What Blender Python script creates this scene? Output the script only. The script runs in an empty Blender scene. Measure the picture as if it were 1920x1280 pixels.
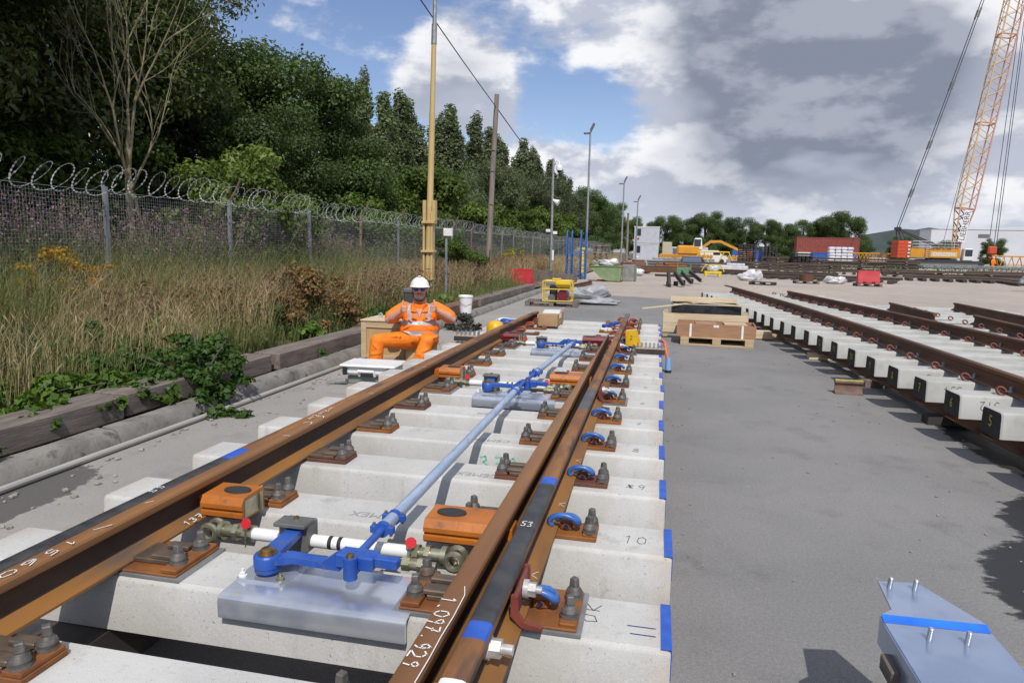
import bpy, bmesh, math, random
import numpy as np
from mathutils import Vector, Matrix
random.seed(7)
rng = np.random.default_rng(7)
SC = bpy.context.scene
COL = SC.collection
R = math.radians

# ------------------------------------------------------------------ camera
cam = bpy.data.cameras.new('camera')
camo = bpy.data.objects.new('camera', cam)
COL.objects.link(camo)
SC.camera = camo
cam.sensor_width = 36.0
cam.lens = 24.04
cam.clip_end = 5000
_p, _y, _r = R(7.82), R(11.763), R(1.301)
_fw = Vector((-math.sin(_y)*math.cos(_p), math.cos(_y)*math.cos(_p), -math.sin(_p)))
_rt = Vector((math.cos(_y), math.sin(_y), 0)); _up = _rt.cross(_fw)
_r2 = _rt*math.cos(_r) + _up*math.sin(_r); _u2 = -_rt*math.sin(_r) + _up*math.cos(_r)
camo.matrix_world = Matrix(((_r2.x, _u2.x, -_fw.x, 1.1935), (_r2.y, _u2.y, -_fw.y, 0.0), (_r2.z, _u2.z, -_fw.z, 1.592), (0, 0, 0, 1)))

# ------------------------------------------------------------------ sun, sky, exposure
SUN = Vector((0.24, -0.80, 1.0)).normalized()
sl = bpy.data.lights.new('sun', 'SUN')
sl.energy = 3.7; sl.angle = R(0.53); sl.color = (1.0, 0.955, 0.89)
so = bpy.data.objects.new('sun', sl); COL.objects.link(so)
so.rotation_euler = SUN.to_track_quat('Z', 'Y').to_euler()
so.location = (20, -40, 60)
SC.view_settings.view_transform = 'Standard'
SC.view_settings.look = 'None'
SC.view_settings.exposure = 0.0
SC.view_settings.gamma = 1.0
SC.view_settings.use_curve_mapping = False

class NT:
    """small helper to write node trees"""
    def __init__(s, tree): s.t = tree; s.n = tree.nodes; s.l = tree.links
    def add(s, typ, **kw):
        n = s.n.new(typ)
        for k, v in kw.items(): setattr(n, k, v)
        return n
    def put(s, sock, v):
        if isinstance(v, bpy.types.NodeSocket): s.l.new(v, sock)
        elif v is not None:
            if hasattr(sock.default_value, '__len__') and not hasattr(v, '__len__'): v = [v]*len(sock.default_value)
            if hasattr(sock.default_value, '__len__') and len(sock.default_value) == 4 and len(v) == 3: v = tuple(v)+(1,)
            sock.default_value = v
    def math(s, op, a, b=None, c=None, clamp=False):
        n = s.add('ShaderNodeMath', operation=op, use_clamp=clamp)
        s.put(n.inputs[0], a)
        if b is not None: s.put(n.inputs[1], b)
        if c is not None: s.put(n.inputs[2], c)
        return n.outputs[0]
    def vmath(s, op, a, b=None, out=0):
        n = s.add('ShaderNodeVectorMath', operation=op)
        s.put(n.inputs[0], a)
        if b is not None: s.put(n.inputs[1], b)
        return n.outputs[out]
    def noise(s, vec, scale, detail=4, rough=.55, dist=0.0):
        n = s.add('ShaderNodeTexNoise')
        if vec is not None: s.l.new(vec, n.inputs['Vector'])
        n.inputs['Scale'].default_value = scale; n.inputs['Detail'].default_value = detail
        n.inputs['Roughness'].default_value = rough; n.inputs['Distortion'].default_value = dist
        return n.outputs['Fac']
    def ramp(s, v, a, b, lo=0.0, hi=1.0, smooth=True):
        n = s.add('ShaderNodeMapRange', interpolation_type='SMOOTHSTEP' if smooth else 'LINEAR')
        s.put(n.inputs['Value'], v)
        for k, x in zip(('From Min', 'From Max', 'To Min', 'To Max'), (a, b, lo, hi)): n.inputs[k].default_value = x
        return n.outputs['Result']
    def mix(s, fac, a, b, mode='MIX'):
        n = s.add('ShaderNodeMix', data_type='RGBA', blend_type=mode)
        s.put(n.inputs[0], fac); s.put(n.inputs[6], a); s.put(n.inputs[7], b)
        return n.outputs[2]

def build_world():
    w = bpy.data.worlds.new('World'); SC.world = w; w.use_nodes = True
    T = NT(w.node_tree); T.n.clear()
    out = T.add('ShaderNodeOutputWorld'); bg = T.add('ShaderNodeBackground')
    T.l.new(bg.outputs[0], out.inputs[0]); bg.inputs[1].default_value = 0.115
    sky = T.add('ShaderNodeTexSky', sky_type='NISHITA', sun_disc=False)
    sky.sun_elevation = math.asin(SUN.z); sky.sun_rotation = math.atan2(SUN.x, SUN.y)
    sky.air_density = 1.0; sky.dust_density = 0.3; sky.ozone_density = 1.6
    d = T.add('ShaderNodeTexCoord').outputs['Generated']
    def bank(lst):
        s_ = None
        for v, sg, wt in lst:
            dot = T.vmath('DOT_PRODUCT', d, tuple(Vector(v).normalized()), out=1)
            b = T.math('MULTIPLY', T.ramp(dot, math.cos(R(sg)), 1.0), wt)
            s_ = b if s_ is None else T.math('ADD', s_, b)
        return s_
    bias = bank(CLOUDS)
    dark = T.math('MULTIPLY', bank(DARK), T.ramp(T.noise(T.vmath('MULTIPLY', d, (1.0, 1.0, 2.6)), 5.0, 3, .6), .30, .58, .25, 1.15))
    def dens(vec, k):
        u = T.vmath('MULTIPLY', vec, (1.0, 1.0, 2.0))
        return T.math('ADD', T.noise(T.vmath('ADD', u, (3.1, .4, 1.7)), 5.2, k, .57), bias)
    d0 = dens(d, 8)
    d1 = dens(T.vmath('ADD', d, (0.006, -0.004, 0.030)), 5)
    mask = T.ramp(d0, .425, .575)
    lit = T.ramp(T.math('SUBTRACT', d0, d1), -.045, .10)
    core = T.math('MINIMUM', T.math('ADD', T.ramp(d0, .62, 1.0, 0, .5), dark), 1.0)
    base = T.mix(core, (4.5, 4.85, 5.8), (2.1, 2.4, 3.1))
    top = T.mix(core, (8.2, 8.3, 8.6), (3.5, 3.75, 4.5))
    cloud = T.mix(lit, base, top)
    sk = T.mix(1.0, sky.outputs[0], (0.98, 0.94, 1.04), 'MULTIPLY')
    sp = T.add('ShaderNodeSeparateXYZ'); T.l.new(d, sp.inputs[0])
    low = T.ramp(sp.outputs[2], 0.0, .085, .75, 0.0)
    T.l.new(T.mix(low, T.mix(mask, sk, cloud), (5.4, 5.8, 6.6)), bg.inputs[0])

# cloud banks of the day: (direction, angular size in degrees, weight)
CLOUDS = [((.163, .956, .25), 15, .20), ((-.0, .95, .30), 10, .13), ((.33, .928, .21), 12, .12), ((-.178, .973, .135), 7, .13), ((.006, .992, .110), 8, .13), ((.178, .979, .095), 10, .10), ((.40, .92, .10), 12, .10),
          ((-.458, .871, .19), 12, -.22), ((-.15, .965, .205), 4.6, -.18), ((-.05, .975, .20), 5.4, -.19), ((-.10, .972, .185), 4.5, -.10), ((-.284, .931, .215), 6.5, .17), ((-.54, .80, .28), 5, .08), ((.355, .905, .215), 3, -.20), ((0, 0, 1), 60, .08), ((-.36, .93, .11), 5, .08)]
DARK = [((.163, .956, .255), 12, 1.0), ((.24, .94, .235), 8, .4), ((.2, .975, .12), 9, .25), ((.06, .95, .29), 5, .2), ((.33, .93, .195), 6, .35), ((-.28, .93, .205), 5.5, .40), ((0, 0, 1), 55, .35)]
build_world()

# ------------------------------------------------------------------ helpers
class MB:
    """collects shapes of ONE part and links them as one mesh object"""
    def __init__(s, org=(0, 0, 0)): s.v = []; s.f = []; s.m = []; s.cur = 0; s.org = Vector(org); s.X = None
    def add(s, vs, fs, m=None):
        b = len(s.v)
        if s.X is not None: vs = [s.X @ Vector(v) for v in vs]
        s.v.extend([tuple(Vector(v)-s.org) for v in vs])
        for k, f in enumerate(fs):
            s.f.append(tuple(i+b for i in f)); s.m.append(s.cur if m is None else m[k])
        return s
    def box(s, c, d, rz=0, bev=0.0, M=None, tw=None):
        """chamfered box: centre, full size; tw = (x,y) scale of the top face"""
        hx, hy, hz = d[0]/2, d[1]/2, d[2]/2
        A = Matrix.Translation(Vector(c)) @ (M if M is not None else Matrix.Rotation(rz, 4, 'Z'))
        tx, ty = tw or (1, 1)
        def q(x, y, z):
            if z > 0: x *= tx; y *= ty
            return A @ Vector((x, y, z))
        if bev <= 0:
            vs = [q(x, y, z) for z in (-hz, hz) for y in (-hy, hy) for x in (-hx, hx)]
            return s.add(vs, [(0, 2, 3, 1), (4, 5, 7, 6), (0, 1, 5, 4), (2, 6, 7, 3), (0, 4, 6, 2), (1, 3, 7, 5)])
        vs = []; ix = {}
        for sx in (-1, 1):
            for sy in (-1, 1):
                for sz in (-1, 1):
                    for a in range(3):
                        p = [sx*(hx-bev), sy*(hy-bev), sz*(hz-bev)]; p[a] = (sx*hx, sy*hy, sz*hz)[a]
                        ix[(sx, sy, sz, a)] = len(vs); vs.append(q(*p))
        fs = []
        for a in range(3):
            o1, o2 = (a+1) % 3, (a+2) % 3
            for sg in (-1, 1):
                c4 = []
                for e1, e2 in ((-1, -1), (1, -1), (1, 1), (-1, 1)):
                    k = [0, 0, 0]; k[a] = sg; k[o1] = e1; k[o2] = e2; c4.append(ix[(*k, a)])
                fs.append(tuple(c4 if sg > 0 else c4[::-1]))
                for s2 in (-1, 1):      # edges between face a(sg) and o1(s2)
                    e = []
                    for w in (-1, 1):
                        k = [0, 0, 0]; k[a] = sg; k[o1] = s2; k[o2] = w; e.append((ix[(*k, a)], ix[(*k, o1)]))
                    t = (e[0][0], e[1][0], e[1][1], e[0][1]); fs.append(t if sg*s2 > 0 else t[::-1])
        for sx in (-1, 1):
            for sy in (-1, 1):
                for sz in (-1, 1):
                    t = tuple(ix[(sx, sy, sz, a)] for a in range(3)); fs.append(t if sx*sy*sz > 0 else t[::-1])
        return s.add(vs, fs)
    def cyl(s, p0, p1, r0, r1=None, n=10, cap=True):
        p0, p1 = Vector(p0), Vector(p1); r1 = r0 if r1 is None else r1
        w = (p1-p0).normalized(); u = w.orthogonal().normalized(); v = w.cross(u)
        vs = []
        for p, r in ((p0, r0), (p1, r1)):
            for i in range(n):
                a = 2*math.pi*i/n; vs.append(p+u*(r*math.cos(a))+v*(r*math.sin(a)))
        fs = [(i, (i+1) % n, n+(i+1) % n, n+i) for i in range(n)]
        if cap: fs += [tuple(range(n-1, -1, -1)), tuple(range(n, 2*n))]
        return s.add(vs, fs)
    def tube(s, pts, r, n=8, closed=False, flat=None):
        pts = [Vector(p) for p in pts]; m = len(pts)
        rs = r if hasattr(r, '__len__') else [r]*m
        tan = []
        for i in range(m):
            a = pts[(i-1) % m] if (closed or i > 0) else pts[0]; b = pts[(i+1) % m] if (closed or i < m-1) else pts[-1]
            tan.append((b-a).normalized())
        u = tan[0].orthogonal().normalized(); vs = []
        for i in range(m):
            u = (u-tan[i]*u.dot(tan[i])).normalized(); v = tan[i].cross(u)
            for k in range(n):
                a = 2*math.pi*k/n; vs.append(pts[i]+u*(rs[i]*math.cos(a))+v*(rs[i]*math.sin(a)))
        fs = []
        for i in range(m if closed else m-1):
            j = (i+1) % m
            for k in range(n): fs.append((i*n+k, i*n+(k+1) % n, j*n+(k+1) % n, j*n+k))
        if not closed: fs += [tuple(range(n-1, -1, -1)), tuple(range((m-1)*n, m*n))]
        return s.add(vs, fs)
    def rings(s, rings, closed=True, cap=True, mats=None):
        m = len(rings); n = len(rings[0]); vs = [p for r in rings for p in r]; fs = []; mm = []
        for i in range(m-1):
            for k in range(n if closed else n-1):
                fs.append((i*n+k, i*n+(k+1) % n, (i+1)*n+(k+1) % n, (i+1)*n+k)); mm.append(mats(i, k) if mats else s.cur)
        if cap and closed:
            fs += [tuple(range(n-1, -1, -1)), tuple(range((m-1)*n, m*n))]; mm += [s.cur, s.cur]
        return s.add(vs, fs, mm)
    def prism(s, poly, o, u, v, w):
        """polygon in the plane o+u,v extruded along the vector w"""
        o, u, v, w = map(Vector, (o, u, v, w)); n = len(poly)
        a = [o+u*x+v*y for x, y in poly]; vs = a+[p+w for p in a]
        fs = [(i, (i+1) % n, n+(i+1) % n, n+i) for i in range(n)]+[tuple(range(n-1, -1, -1)), tuple(range(n, 2*n))]
        return s.add(vs, fs)
    def lathe(s, prof, c, n=16, axis=None):
        c = Vector(c); A = (axis or Vector((0, 0, 1))).to_track_quat('Z', 'Y').to_matrix()
        rg = [[c+A @ Vector((r*math.cos(2*math.pi*k/n), r*math.sin(2*math.pi*k/n), z)) for k in range(n)] for r, z in prof]
        return s.rings(rg)
    def quad(s, a, b, c, d): return s.add([a, b, c, d], [(0, 1, 2, 3)])
    def mesh(s, name, mats, smooth=35):
        me = bpy.data.meshes.new(name); me.from_pydata(s.v, [], s.f)
        for m in (mats if isinstance(mats, (list, tuple)) else [mats]): me.materials.append(m)
        me.polygons.foreach_set('material_index', s.m)
        if smooth:
            me.polygons.foreach_set('use_smooth', [True]*len(s.f)); me.set_sharp_from_angle(angle=R(smooth))
        me.update(); return me
    def build(s, name, mats, parent=None, smooth=35, loc=(0, 0, 0)):
        return inst(s.mesh(name, mats, smooth), name, parent, tuple(s.org) if parent is None else loc)

def fixn(me):
    bm = bmesh.new(); bm.from_mesh(me); bmesh.ops.recalc_face_normals(bm, faces=bm.faces); bm.to_mesh(me); bm.free(); return me
def inst(me, name, parent=None, loc=(0, 0, 0), rot=(0, 0, 0), scale=(1, 1, 1)):
    o = bpy.data.objects.new(name, me); COL.objects.link(o); o.location = loc; o.rotation_euler = rot
    o.scale = scale if hasattr(scale, '__len__') else (scale,)*3
    if parent is not None: o.parent = parent
    return o
def tag(o, label=None, cat=None, group=None, kind=None):
    if label: o['label'] = label
    if cat: o['category'] = cat
    if group: o['group'] = group
    if kind: o['kind'] = kind
    return o
def thing(name, loc, label, cat, group=None, rz=0):
    o = bpy.data.objects.new(name, None); COL.objects.link(o); o.location = loc; o.rotation_euler = (0, 0, rz); o.empty_display_size = .2
    return tag(o, label, cat, group)
def children(o, kids): return kids.get(o.name, [])
def copy_tree(o, loc, label, rz=None, scale=None):
    """copy of a thing, its parts and their sub-parts"""
    r = o.copy(); COL.objects.link(r); r.location = loc; r['label'] = label
    if rz is not None: r.rotation_euler = (0, 0, rz)
    if scale is not None: r.scale = (scale,)*3 if not hasattr(scale, '__len__') else scale
    def rec(a, b):
        for ch in KIDS(a):
            c = ch.copy(); COL.objects.link(c); c.parent = b; rec(ch, c)
    rec(o, r); return r
def KIDS(o): return [c for c in COL.objects if c.parent == o]

# ------------------------------------------------------------------ materials
MATS = {}
def mat(name, col, rough=.7, metal=0.0, col2=None, scale=6.0, lo=.35, hi=.65, detail=3, bump=0.0, bscale=None, coord='Object',
        spec=.5, coat=0.0, stretch=None, col3=None, s3=30, lo3=.6, hi3=.75):
    if name in MATS: return MATS[name]
    m = bpy.data.materials.new(name); m.use_nodes = True; T = NT(m.node_tree)
    b = T.n['Principled BSDF']
    b.inputs['Roughness'].default_value = rough; b.inputs['Metallic'].default_value = metal
    b.inputs['Specular IOR Level'].default_value = spec; b.inputs['Coat Weight'].default_value = coat
    tc = T.add('ShaderNodeTexCoord'); v = tc.outputs[coord] if coord != 'World' else T.add('ShaderNodeNewGeometry').outputs['Position']
    if coord == 'Object':
        oi = T.add('ShaderNodeObjectInfo'); sc = T.math('MULTIPLY', oi.outputs['Random'], 37.0)
        cb = T.add('ShaderNodeCombineXYZ'); T.put(cb.inputs[0], sc); T.put(cb.inputs[1], sc); T.put(cb.inputs[2], sc)
        v = T.vmath('ADD', v, cb.outputs[0])
    if stretch: v = T.vmath('MULTIPLY', v, stretch)
    if col2 is not None:
        c = T.mix(T.ramp(T.noise(v, scale, detail), lo, hi), col, col2)
        if col3 is not None: c = T.mix(T.ramp(T.noise(v, s3, 3), lo3, hi3), c, col3)
        T.put(b.inputs['Base Color'], c)
    else: T.put(b.inputs['Base Color'], col)
    if bump:
        bn = T.add('ShaderNodeBump'); bn.inputs['Strength'].default_value = bump; bn.inputs['Distance'].default_value = .01
        T.put(bn.inputs['Height'], T.noise(v, bscale or scale*4, 3)); T.l.new(bn.outputs[0], b.inputs['Normal'])
    MATS[name] = m; return m

def leafmat(name, c1, c2, rough=.55, trans=.25, c3=None):
    m = bpy.data.materials.new(name); m.use_nodes = True; T = NT(m.node_tree); T.n.clear()
    out = T.add('ShaderNodeOutputMaterial'); g = T.add('ShaderNodeNewGeometry'); oi = T.add('ShaderNodeObjectInfo')
    r = g.outputs['Random Per Island']
    c = T.mix(r, c1, c2)
    if c3 is not None: c = T.mix(T.ramp(r, .82, .86), c, c3)
    v = T.math('MULTIPLY_ADD', oi.outputs['Random'], .5, .75)
    c = T.mix(1.0, c, v, 'MULTIPLY')
    b = T.add('ShaderNodeBsdfPrincipled'); T.put(b.inputs['Base Color'], c); b.inputs['Roughness'].default_value = rough
    b.inputs['Specular IOR Level'].default_value = .35
    t = T.add('ShaderNodeBsdfTranslucent'); T.put(t.inputs[0], T.mix(1.0, c, (1.3, 1.5, .7), 'MULTIPLY'))
    ms = T.add('ShaderNodeMixShader'); ms.inputs[0].default_value = trans
    T.l.new(b.outputs[0], ms.inputs[1]); T.l.new(t.outputs[0], ms.inputs[2]); T.l.new(ms.outputs[0], out.inputs[0])
    MATS[name] = m; return m

def bearermat(name, c1, c2, c3):
    m = bpy.data.materials.new(name); m.use_nodes = True; T = NT(m.node_tree); B = T.n['Principled BSDF']
    o = T.add('ShaderNodeTexCoord').outputs['Object']; rnd = T.math('MULTIPLY', T.add('ShaderNodeObjectInfo').outputs['Random'], 41.0)
    cb = T.add('ShaderNodeCombineXYZ')
    for i in range(3): T.put(cb.inputs[i], rnd)
    v = T.vmath('ADD', o, cb.outputs[0])
    c = T.mix(T.ramp(T.noise(v, 2.2, 4, .6), .35, .65), c1, c2)
    c = T.mix(T.math('MULTIPLY', T.ramp(T.noise(T.vmath('MULTIPLY', v, (1, 1, .35)), 8, 5, .7), .55, .75), .75), c, c3)          # damp marks and runs
    c = T.mix(T.math('MULTIPLY', T.ramp(T.noise(v, 95, 2, .5), .68, .73), .8), c, (c3[0]*.45, c3[1]*.45, c3[2]*.45))        # air holes
    c = T.mix(T.math('MULTIPLY', T.ramp(T.noise(v, 300, 2, .6), .3, .7), .22), c, (.9, .9, .88))
    sp = T.add('ShaderNodeSeparateXYZ'); T.l.new(o, sp.inputs[0])
    en = T.ramp(T.math('ADD', T.math('ABSOLUTE', sp.outputs[0]), T.math('MULTIPLY', T.noise(v, 9, 3), .22)), 1.30, 1.42)
    c = T.mix(T.math('MULTIPLY', en, .25), c, (.36, .21, .09))
    nr = T.ramp(T.math('ADD', T.math('ABSOLUTE', T.math('SUBTRACT', T.math('ABSOLUTE', sp.outputs[0]), .72)), T.math('MULTIPLY', T.noise(v, 14, 3), .35)), .42, .56, 1.0, 0.0)
    c = T.mix(T.math('MULTIPLY', nr, .22), c, (.30, .25, .19))
    T.put(B.inputs['Base Color'], c); B.inputs['Roughness'].default_value = .88; B.inputs['Specular IOR Level'].default_value = .3
    bn = T.add('ShaderNodeBump'); bn.inputs['Strength'].default_value = .22; bn.inputs['Distance'].default_value = .006
    T.put(bn.inputs['Height'], T.noise(v, 70, 3)); T.l.new(bn.outputs[0], B.inputs['Normal']); return m
bearer_m = bearermat('bearer_concrete', (.49, .486, .47), (.41, .405, .392), (.27, .265, .25))
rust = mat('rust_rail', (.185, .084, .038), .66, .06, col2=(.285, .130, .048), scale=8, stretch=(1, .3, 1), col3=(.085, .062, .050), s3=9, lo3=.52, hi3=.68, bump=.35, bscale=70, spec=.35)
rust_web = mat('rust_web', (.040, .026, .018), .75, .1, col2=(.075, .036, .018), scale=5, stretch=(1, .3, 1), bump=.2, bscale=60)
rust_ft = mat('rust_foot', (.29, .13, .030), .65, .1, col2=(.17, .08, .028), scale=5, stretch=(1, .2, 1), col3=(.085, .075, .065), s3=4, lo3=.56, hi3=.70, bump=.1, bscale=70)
rust_dk = mat('rust_dark', (.085, .045, .03), .7, .2, col2=(.15, .065, .03), scale=5, stretch=(1, .3, 1), bump=.2, bscale=60)
rust_or = mat('rust_plate', (.27, .10, .020), .75, .1, col2=(.17, .060, .020), scale=7, bump=.2, bscale=80)
rust_br = mat('rust_plate_brown', (.15, .055, .035), .75, .1, col2=(.10, .042, .03), scale=9, bump=.2, bscale=80)
black_p = mat('black_paint', (.030, .031, .034), .45, col2=(.055, .055, .057), scale=12)
blue_strip = mat('blue_strip', (.022, .085, .42), .5, col2=(.03, .11, .5), scale=15)  # blue tape on the rail heads and bearer ends
bolt_m = mat('bolt_grey', (.10, .096, .09), .6, .35, col2=(.16, .15, .14), scale=30, col3=(.12, .07, .035), s3=18, lo3=.6, hi3=.7)
blue_clip = mat('blue_paint', (.016, .075, .36), .42, col2=(.03, .10, .40), scale=14, coat=.05, col3=(.075, .10, .17), s3=26, lo3=.60, hi3=.70, bump=.15, bscale=60)
clip_blue = mat('clip_blue', (.04, .14, .42), .35, col2=(.03, .10, .34), scale=20, coat=.2)
red_clip = mat('red_paint', (.23, .035, .025), .45, col2=(.30, .05, .03), scale=20)
slide_m = mat('slide_steel', (.11, .085, .065), .5, .4, col2=(.17, .12, .085), scale=14)
galv = mat('galvanised', (.66, .69, .74), .22, .72, col2=(.50, .54, .62), scale=5, lo=.4, hi=.6, bump=.06, bscale=9, col3=(.62, .60, .55), s3=9, lo3=.66, hi3=.71)
galv_dull = mat('galvanised_dull', (.36, .37, .38), .55, .6, col2=(.27, .28, .29), scale=9)
zinc = mat('zinc_yellow', (.42, .40, .30), .35, .8, col2=(.32, .31, .2), scale=20)
white_p = mat('white_paint', (.78, .78, .77), .4, col2=(.70, .70, .69), scale=10)
orange_p = mat('orange_paint', (.46, .145, .018), .45, col2=(.38, .115, .016), scale=8, col3=(.20, .085, .03), s3=15, lo3=.60, hi3=.72, bump=.15, bscale=50)
red_p = mat('red_disc', (.55, .02, .03), .4)
maroon_p = mat('maroon_paint', (.16, .012, .018), .45, col2=(.12, .01, .015), scale=10)
chalk = mat('chalk', (.75, .75, .73), .9)
yellow_ch = mat('yellow_chalk', (.55, .5, .05), .9)
pencil = mat('pencil', (.06, .06, .065), .9)
blue_ch = mat('blue_chalk', (.03, .045, .2), .9)
teal_ch = mat('teal_chalk', (.16, .48, .40), .9)
rubber = mat('rubber_pad', (.028, .028, .03), .7)
tube_m = mat('tube_steel', (.33, .42, .58), .42, .25, col2=(.42, .50, .64), scale=8, stretch=(3, .4, 3), col3=(.30, .33, .38), s3=22, lo3=.55, hi3=.7)

# ------------------------------------------------------------------ ground
def sheet(name, poly, z, m, kind='structure', sub=None):
    me = bpy.data.meshes.new(name); me.from_pydata([(x, y, z) for x, y in poly], [], [tuple(range(len(poly)))]); me.materials.append(m)
    return tag(inst(me, name), kind=kind)

def groundmat(name, a, b, c, stain, s1=.35, s2=3.0, rough=.9, wet=None, speck=.5, wetcol=(.028, .028, .03)):
    m = bpy.data.materials.new(name); m.use_nodes = True; T = NT(m.node_tree); B = T.n['Principled BSDF']
    p = T.add('ShaderNodeNewGeometry').outputs['Position']
    col = T.mix(T.ramp(T.noise(p, s1, 4, .6), .35, .65), a, b)
    col = T.mix(T.ramp(T.noise(p, s2, 4, .65), .5, .8), col, c)
    st = T.ramp(T.noise(p, .9, 5, .7), .60, .74)
    col = T.mix(T.math('MULTIPLY', st, .65), col, stain)
    g = T.noise(p, 260, 2, .6)
    col = T.mix(speck, col, T.mix(T.ramp(g, .35, .66, smooth=False), (0.50,)*3, (1.45,)*3), 'MULTIPLY')
    g2 = T.noise(p, 62, 3, .75)
    col = T.mix(speck*.8, col, T.mix(T.ramp(g2, .34, .66, smooth=False), (0.72,)*3, (1.28,)*3), 'MULTIPLY')
    pit = T.ramp(T.noise(p, 34, 2, .5), .70, .76)
    col = T.mix(T.math('MULTIPLY', pit, .55), col, stain)
    lp = T.ramp(T.noise(p, 21, 2, .5), .72, .76)
    col = T.mix(T.math('MULTIPLY', lp, .5), col, (.34, .32, .29))
    rg = rough
    if wet:
        dv = None
        for (x, y, rx, ry) in wet:
            q = T.vmath('LENGTH', T.vmath('MULTIPLY', T.vmath('SUBTRACT', p, (x, y, 0)), (1/rx, 1/ry, 0)), out=1)
            dv = q if dv is None else T.math('MINIMUM', dv, q)
        nn = T.noise(T.vmath('MULTIPLY', p, (1.0, 1.6, 1)), 5.5, 5, .68)
        wm = T.ramp(T.math('ADD', dv, T.math('MULTIPLY', T.math('SUBTRACT', nn, .5), .6)), .96, 1.03, 1.0, 0.0)
        col = T.mix(wm, col, wetcol); rg = T.ramp(wm, 0, 1, rough, .45)
    T.put(B.inputs['Base Color'], col); T.put(B.inputs['Roughness'], rg); B.inputs['Specular IOR Level'].default_value = .3
    bn = T.add('ShaderNodeBump'); bn.inputs['Strength'].default_value = .5; bn.inputs['Distance'].default_value = .006
    T.put(bn.inputs['Height'], T.noise(p, 120, 2, .6)); T.l.new(bn.outputs[0], B.inputs['Normal'])
    MATS[name] = m; return m
yard_m = groundmat('yard_concrete', (.43, .365, .315), (.36, .31, .27), (.27, .23, .20), (.17, .14, .12), .12, 1.2, speck=.25)
asph_m = groundmat('asphalt', (.200, .196, .193), (.236, .230, .225), (.165, .161, .159), (.115, .113, .112), .5, 2.2,
                   wet=[(3.48, 3.4, .62, .9), (3.2, 2.75, .42, .65), (4.05, 4.5, .7, .65), (4.25, 6.4, .42, 1.6)], speck=.6)
strip_m = groundmat('concrete_strip', (.325, .305, .285), (.285, .27, .255), (.235, .22, .21), (.15, .14, .13), .6, 2.6,
                    wet=[(-2.62, 3.1, .30, .85)], speck=.3, wetcol=(.12, .115, .11))
for q in (strip_m,):
    pass
soil_m = groundmat('soil', (.12, .095, .065), (.17, .14, .10), (.08, .07, .045), (.05, .05, .03), .8, 4, speck=.7)
sheet('ground', [(-1500, -300), (1500, -300), (1500, 2500), (-1500, 2500)], -.004, yard_m)
sheet('asphalt_surface', [(-1.15, -12), (30, -12), (30, 9), (14, 16), (6.5, 22.5), (1.8, 23.5), (-.75, 24.4), (-1.2, 24.3)], .0, asph_m)
sheet('concrete_strip', [(-2.8, -12), (-1.13, -12), (-1.18, 24.3), (-2.8, 24.2)], .003, strip_m)
# dark resurfaced strip under and past the far end of the panel
vs = []; fs = []
xs = [-3.3, -3.8, -5, -7, -9, -14, -30, -120]; zs = [.10, .16, .20, .24, .30, .55, .8, 1.0]; ys = list(range(-10, 42, 2))+[50, 65, 90, 130, 200, 300]
for y in ys:
    for x, z in zip(xs, zs): vs.append((x, y, z+random.uniform(-.03, .03)))
n = len(xs)
for j in range(len(ys)-1):
    for i in range(n-1): fs.append((j*n+i, (j+1)*n+i, (j+1)*n+i+1, j*n+i+1))
me = bpy.data.meshes.new('verge'); me.from_pydata(vs, [], fs); me.materials.append(soil_m); fixn(me)
tag(inst(me, 'verge'), kind='structure')

# kerb stones, sleeper edging and the pale conduit beside them
kerb_m = mat('kerb_concrete', (.235, .22, .20), .9, col2=(.165, .153, .138), scale=4, col3=(.085, .08, .07), s3=9, lo3=.54, hi3=.75, bump=.6, bscale=26)
kerb = thing('kerb', (-2.9, 0, 0), 'long low concrete kerb with a sloping face beside the concrete strip', 'kerb')
pk = [(0.10, -.05), (.088, .035), (.045, .115), (.02, .128), (-.10, .135), (-.12, .115), (-.12, -.05)]
y = .3; L = 1.38
kme = []
for s_ in range(3):
    mb = MB(); rgs = []
    for t in (0.0, .02, .46, .9, 1.34, 1.36):
        sh = .012 if t in (0.0, 1.36) else 0
        rgs.append([(px*(1-sh*3)+random.uniform(-.004, .004), t, pz*(1-sh*2)+random.uniform(-.004, .004)) for px, pz in pk])
    kme.append(fixn(mb.rings(rgs).mesh('kerb_stone', kerb_m, 40)))
i = 0
while y < 40:
    inst(kme[i % 3], 'kerb_stone', kerb, (random.uniform(-.006, .006), y, random.uniform(-.006, .004)), (0, 0, random.uniform(-.004, .004))); y += L; i += 1
wood_gr = mat('weathered_timber', (.20, .165, .145), .9, col2=(.13, .105, .09), scale=4, stretch=(4, .5, 4), col3=(.06, .05, .045), s3=10, lo3=.6, hi3=.72, bump=.4, bscale=30)
wood_rd = mat('reddish_timber', (.22, .11, .08), .9, col2=(.13, .07, .055), scale=4, stretch=(4, .5, 4), bump=.4, bscale=30)
edg = [(1.9, 4.80, 0, wood_gr), (4.86, 7.1, -.02, wood_gr), (7.2, 9.7, .02, wood_gr), (9.8, 12.3, .0, wood_gr), (12.5, 16.4, .0, wood_rd), (16.6, 19.1, .03, wood_gr), (19.2, 21.7, 0, wood_gr), (21.8, 24.4, .02, wood_gr)]
elab = ['nearest weathered timber edging beam at the left edge beside the kerb', 'second timber edging beam, half overgrown by the leafy bush', 'third timber edging beam, ending behind the wooden crate',
        'fourth timber edging beam, behind the seated worker', 'reddish timber edging beam under the white bucket', 'grey edging beam just past the reddish beam', 'grey edging beam beside the generator pallet', 'farthest grey edging beam by the red barrier']
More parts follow.
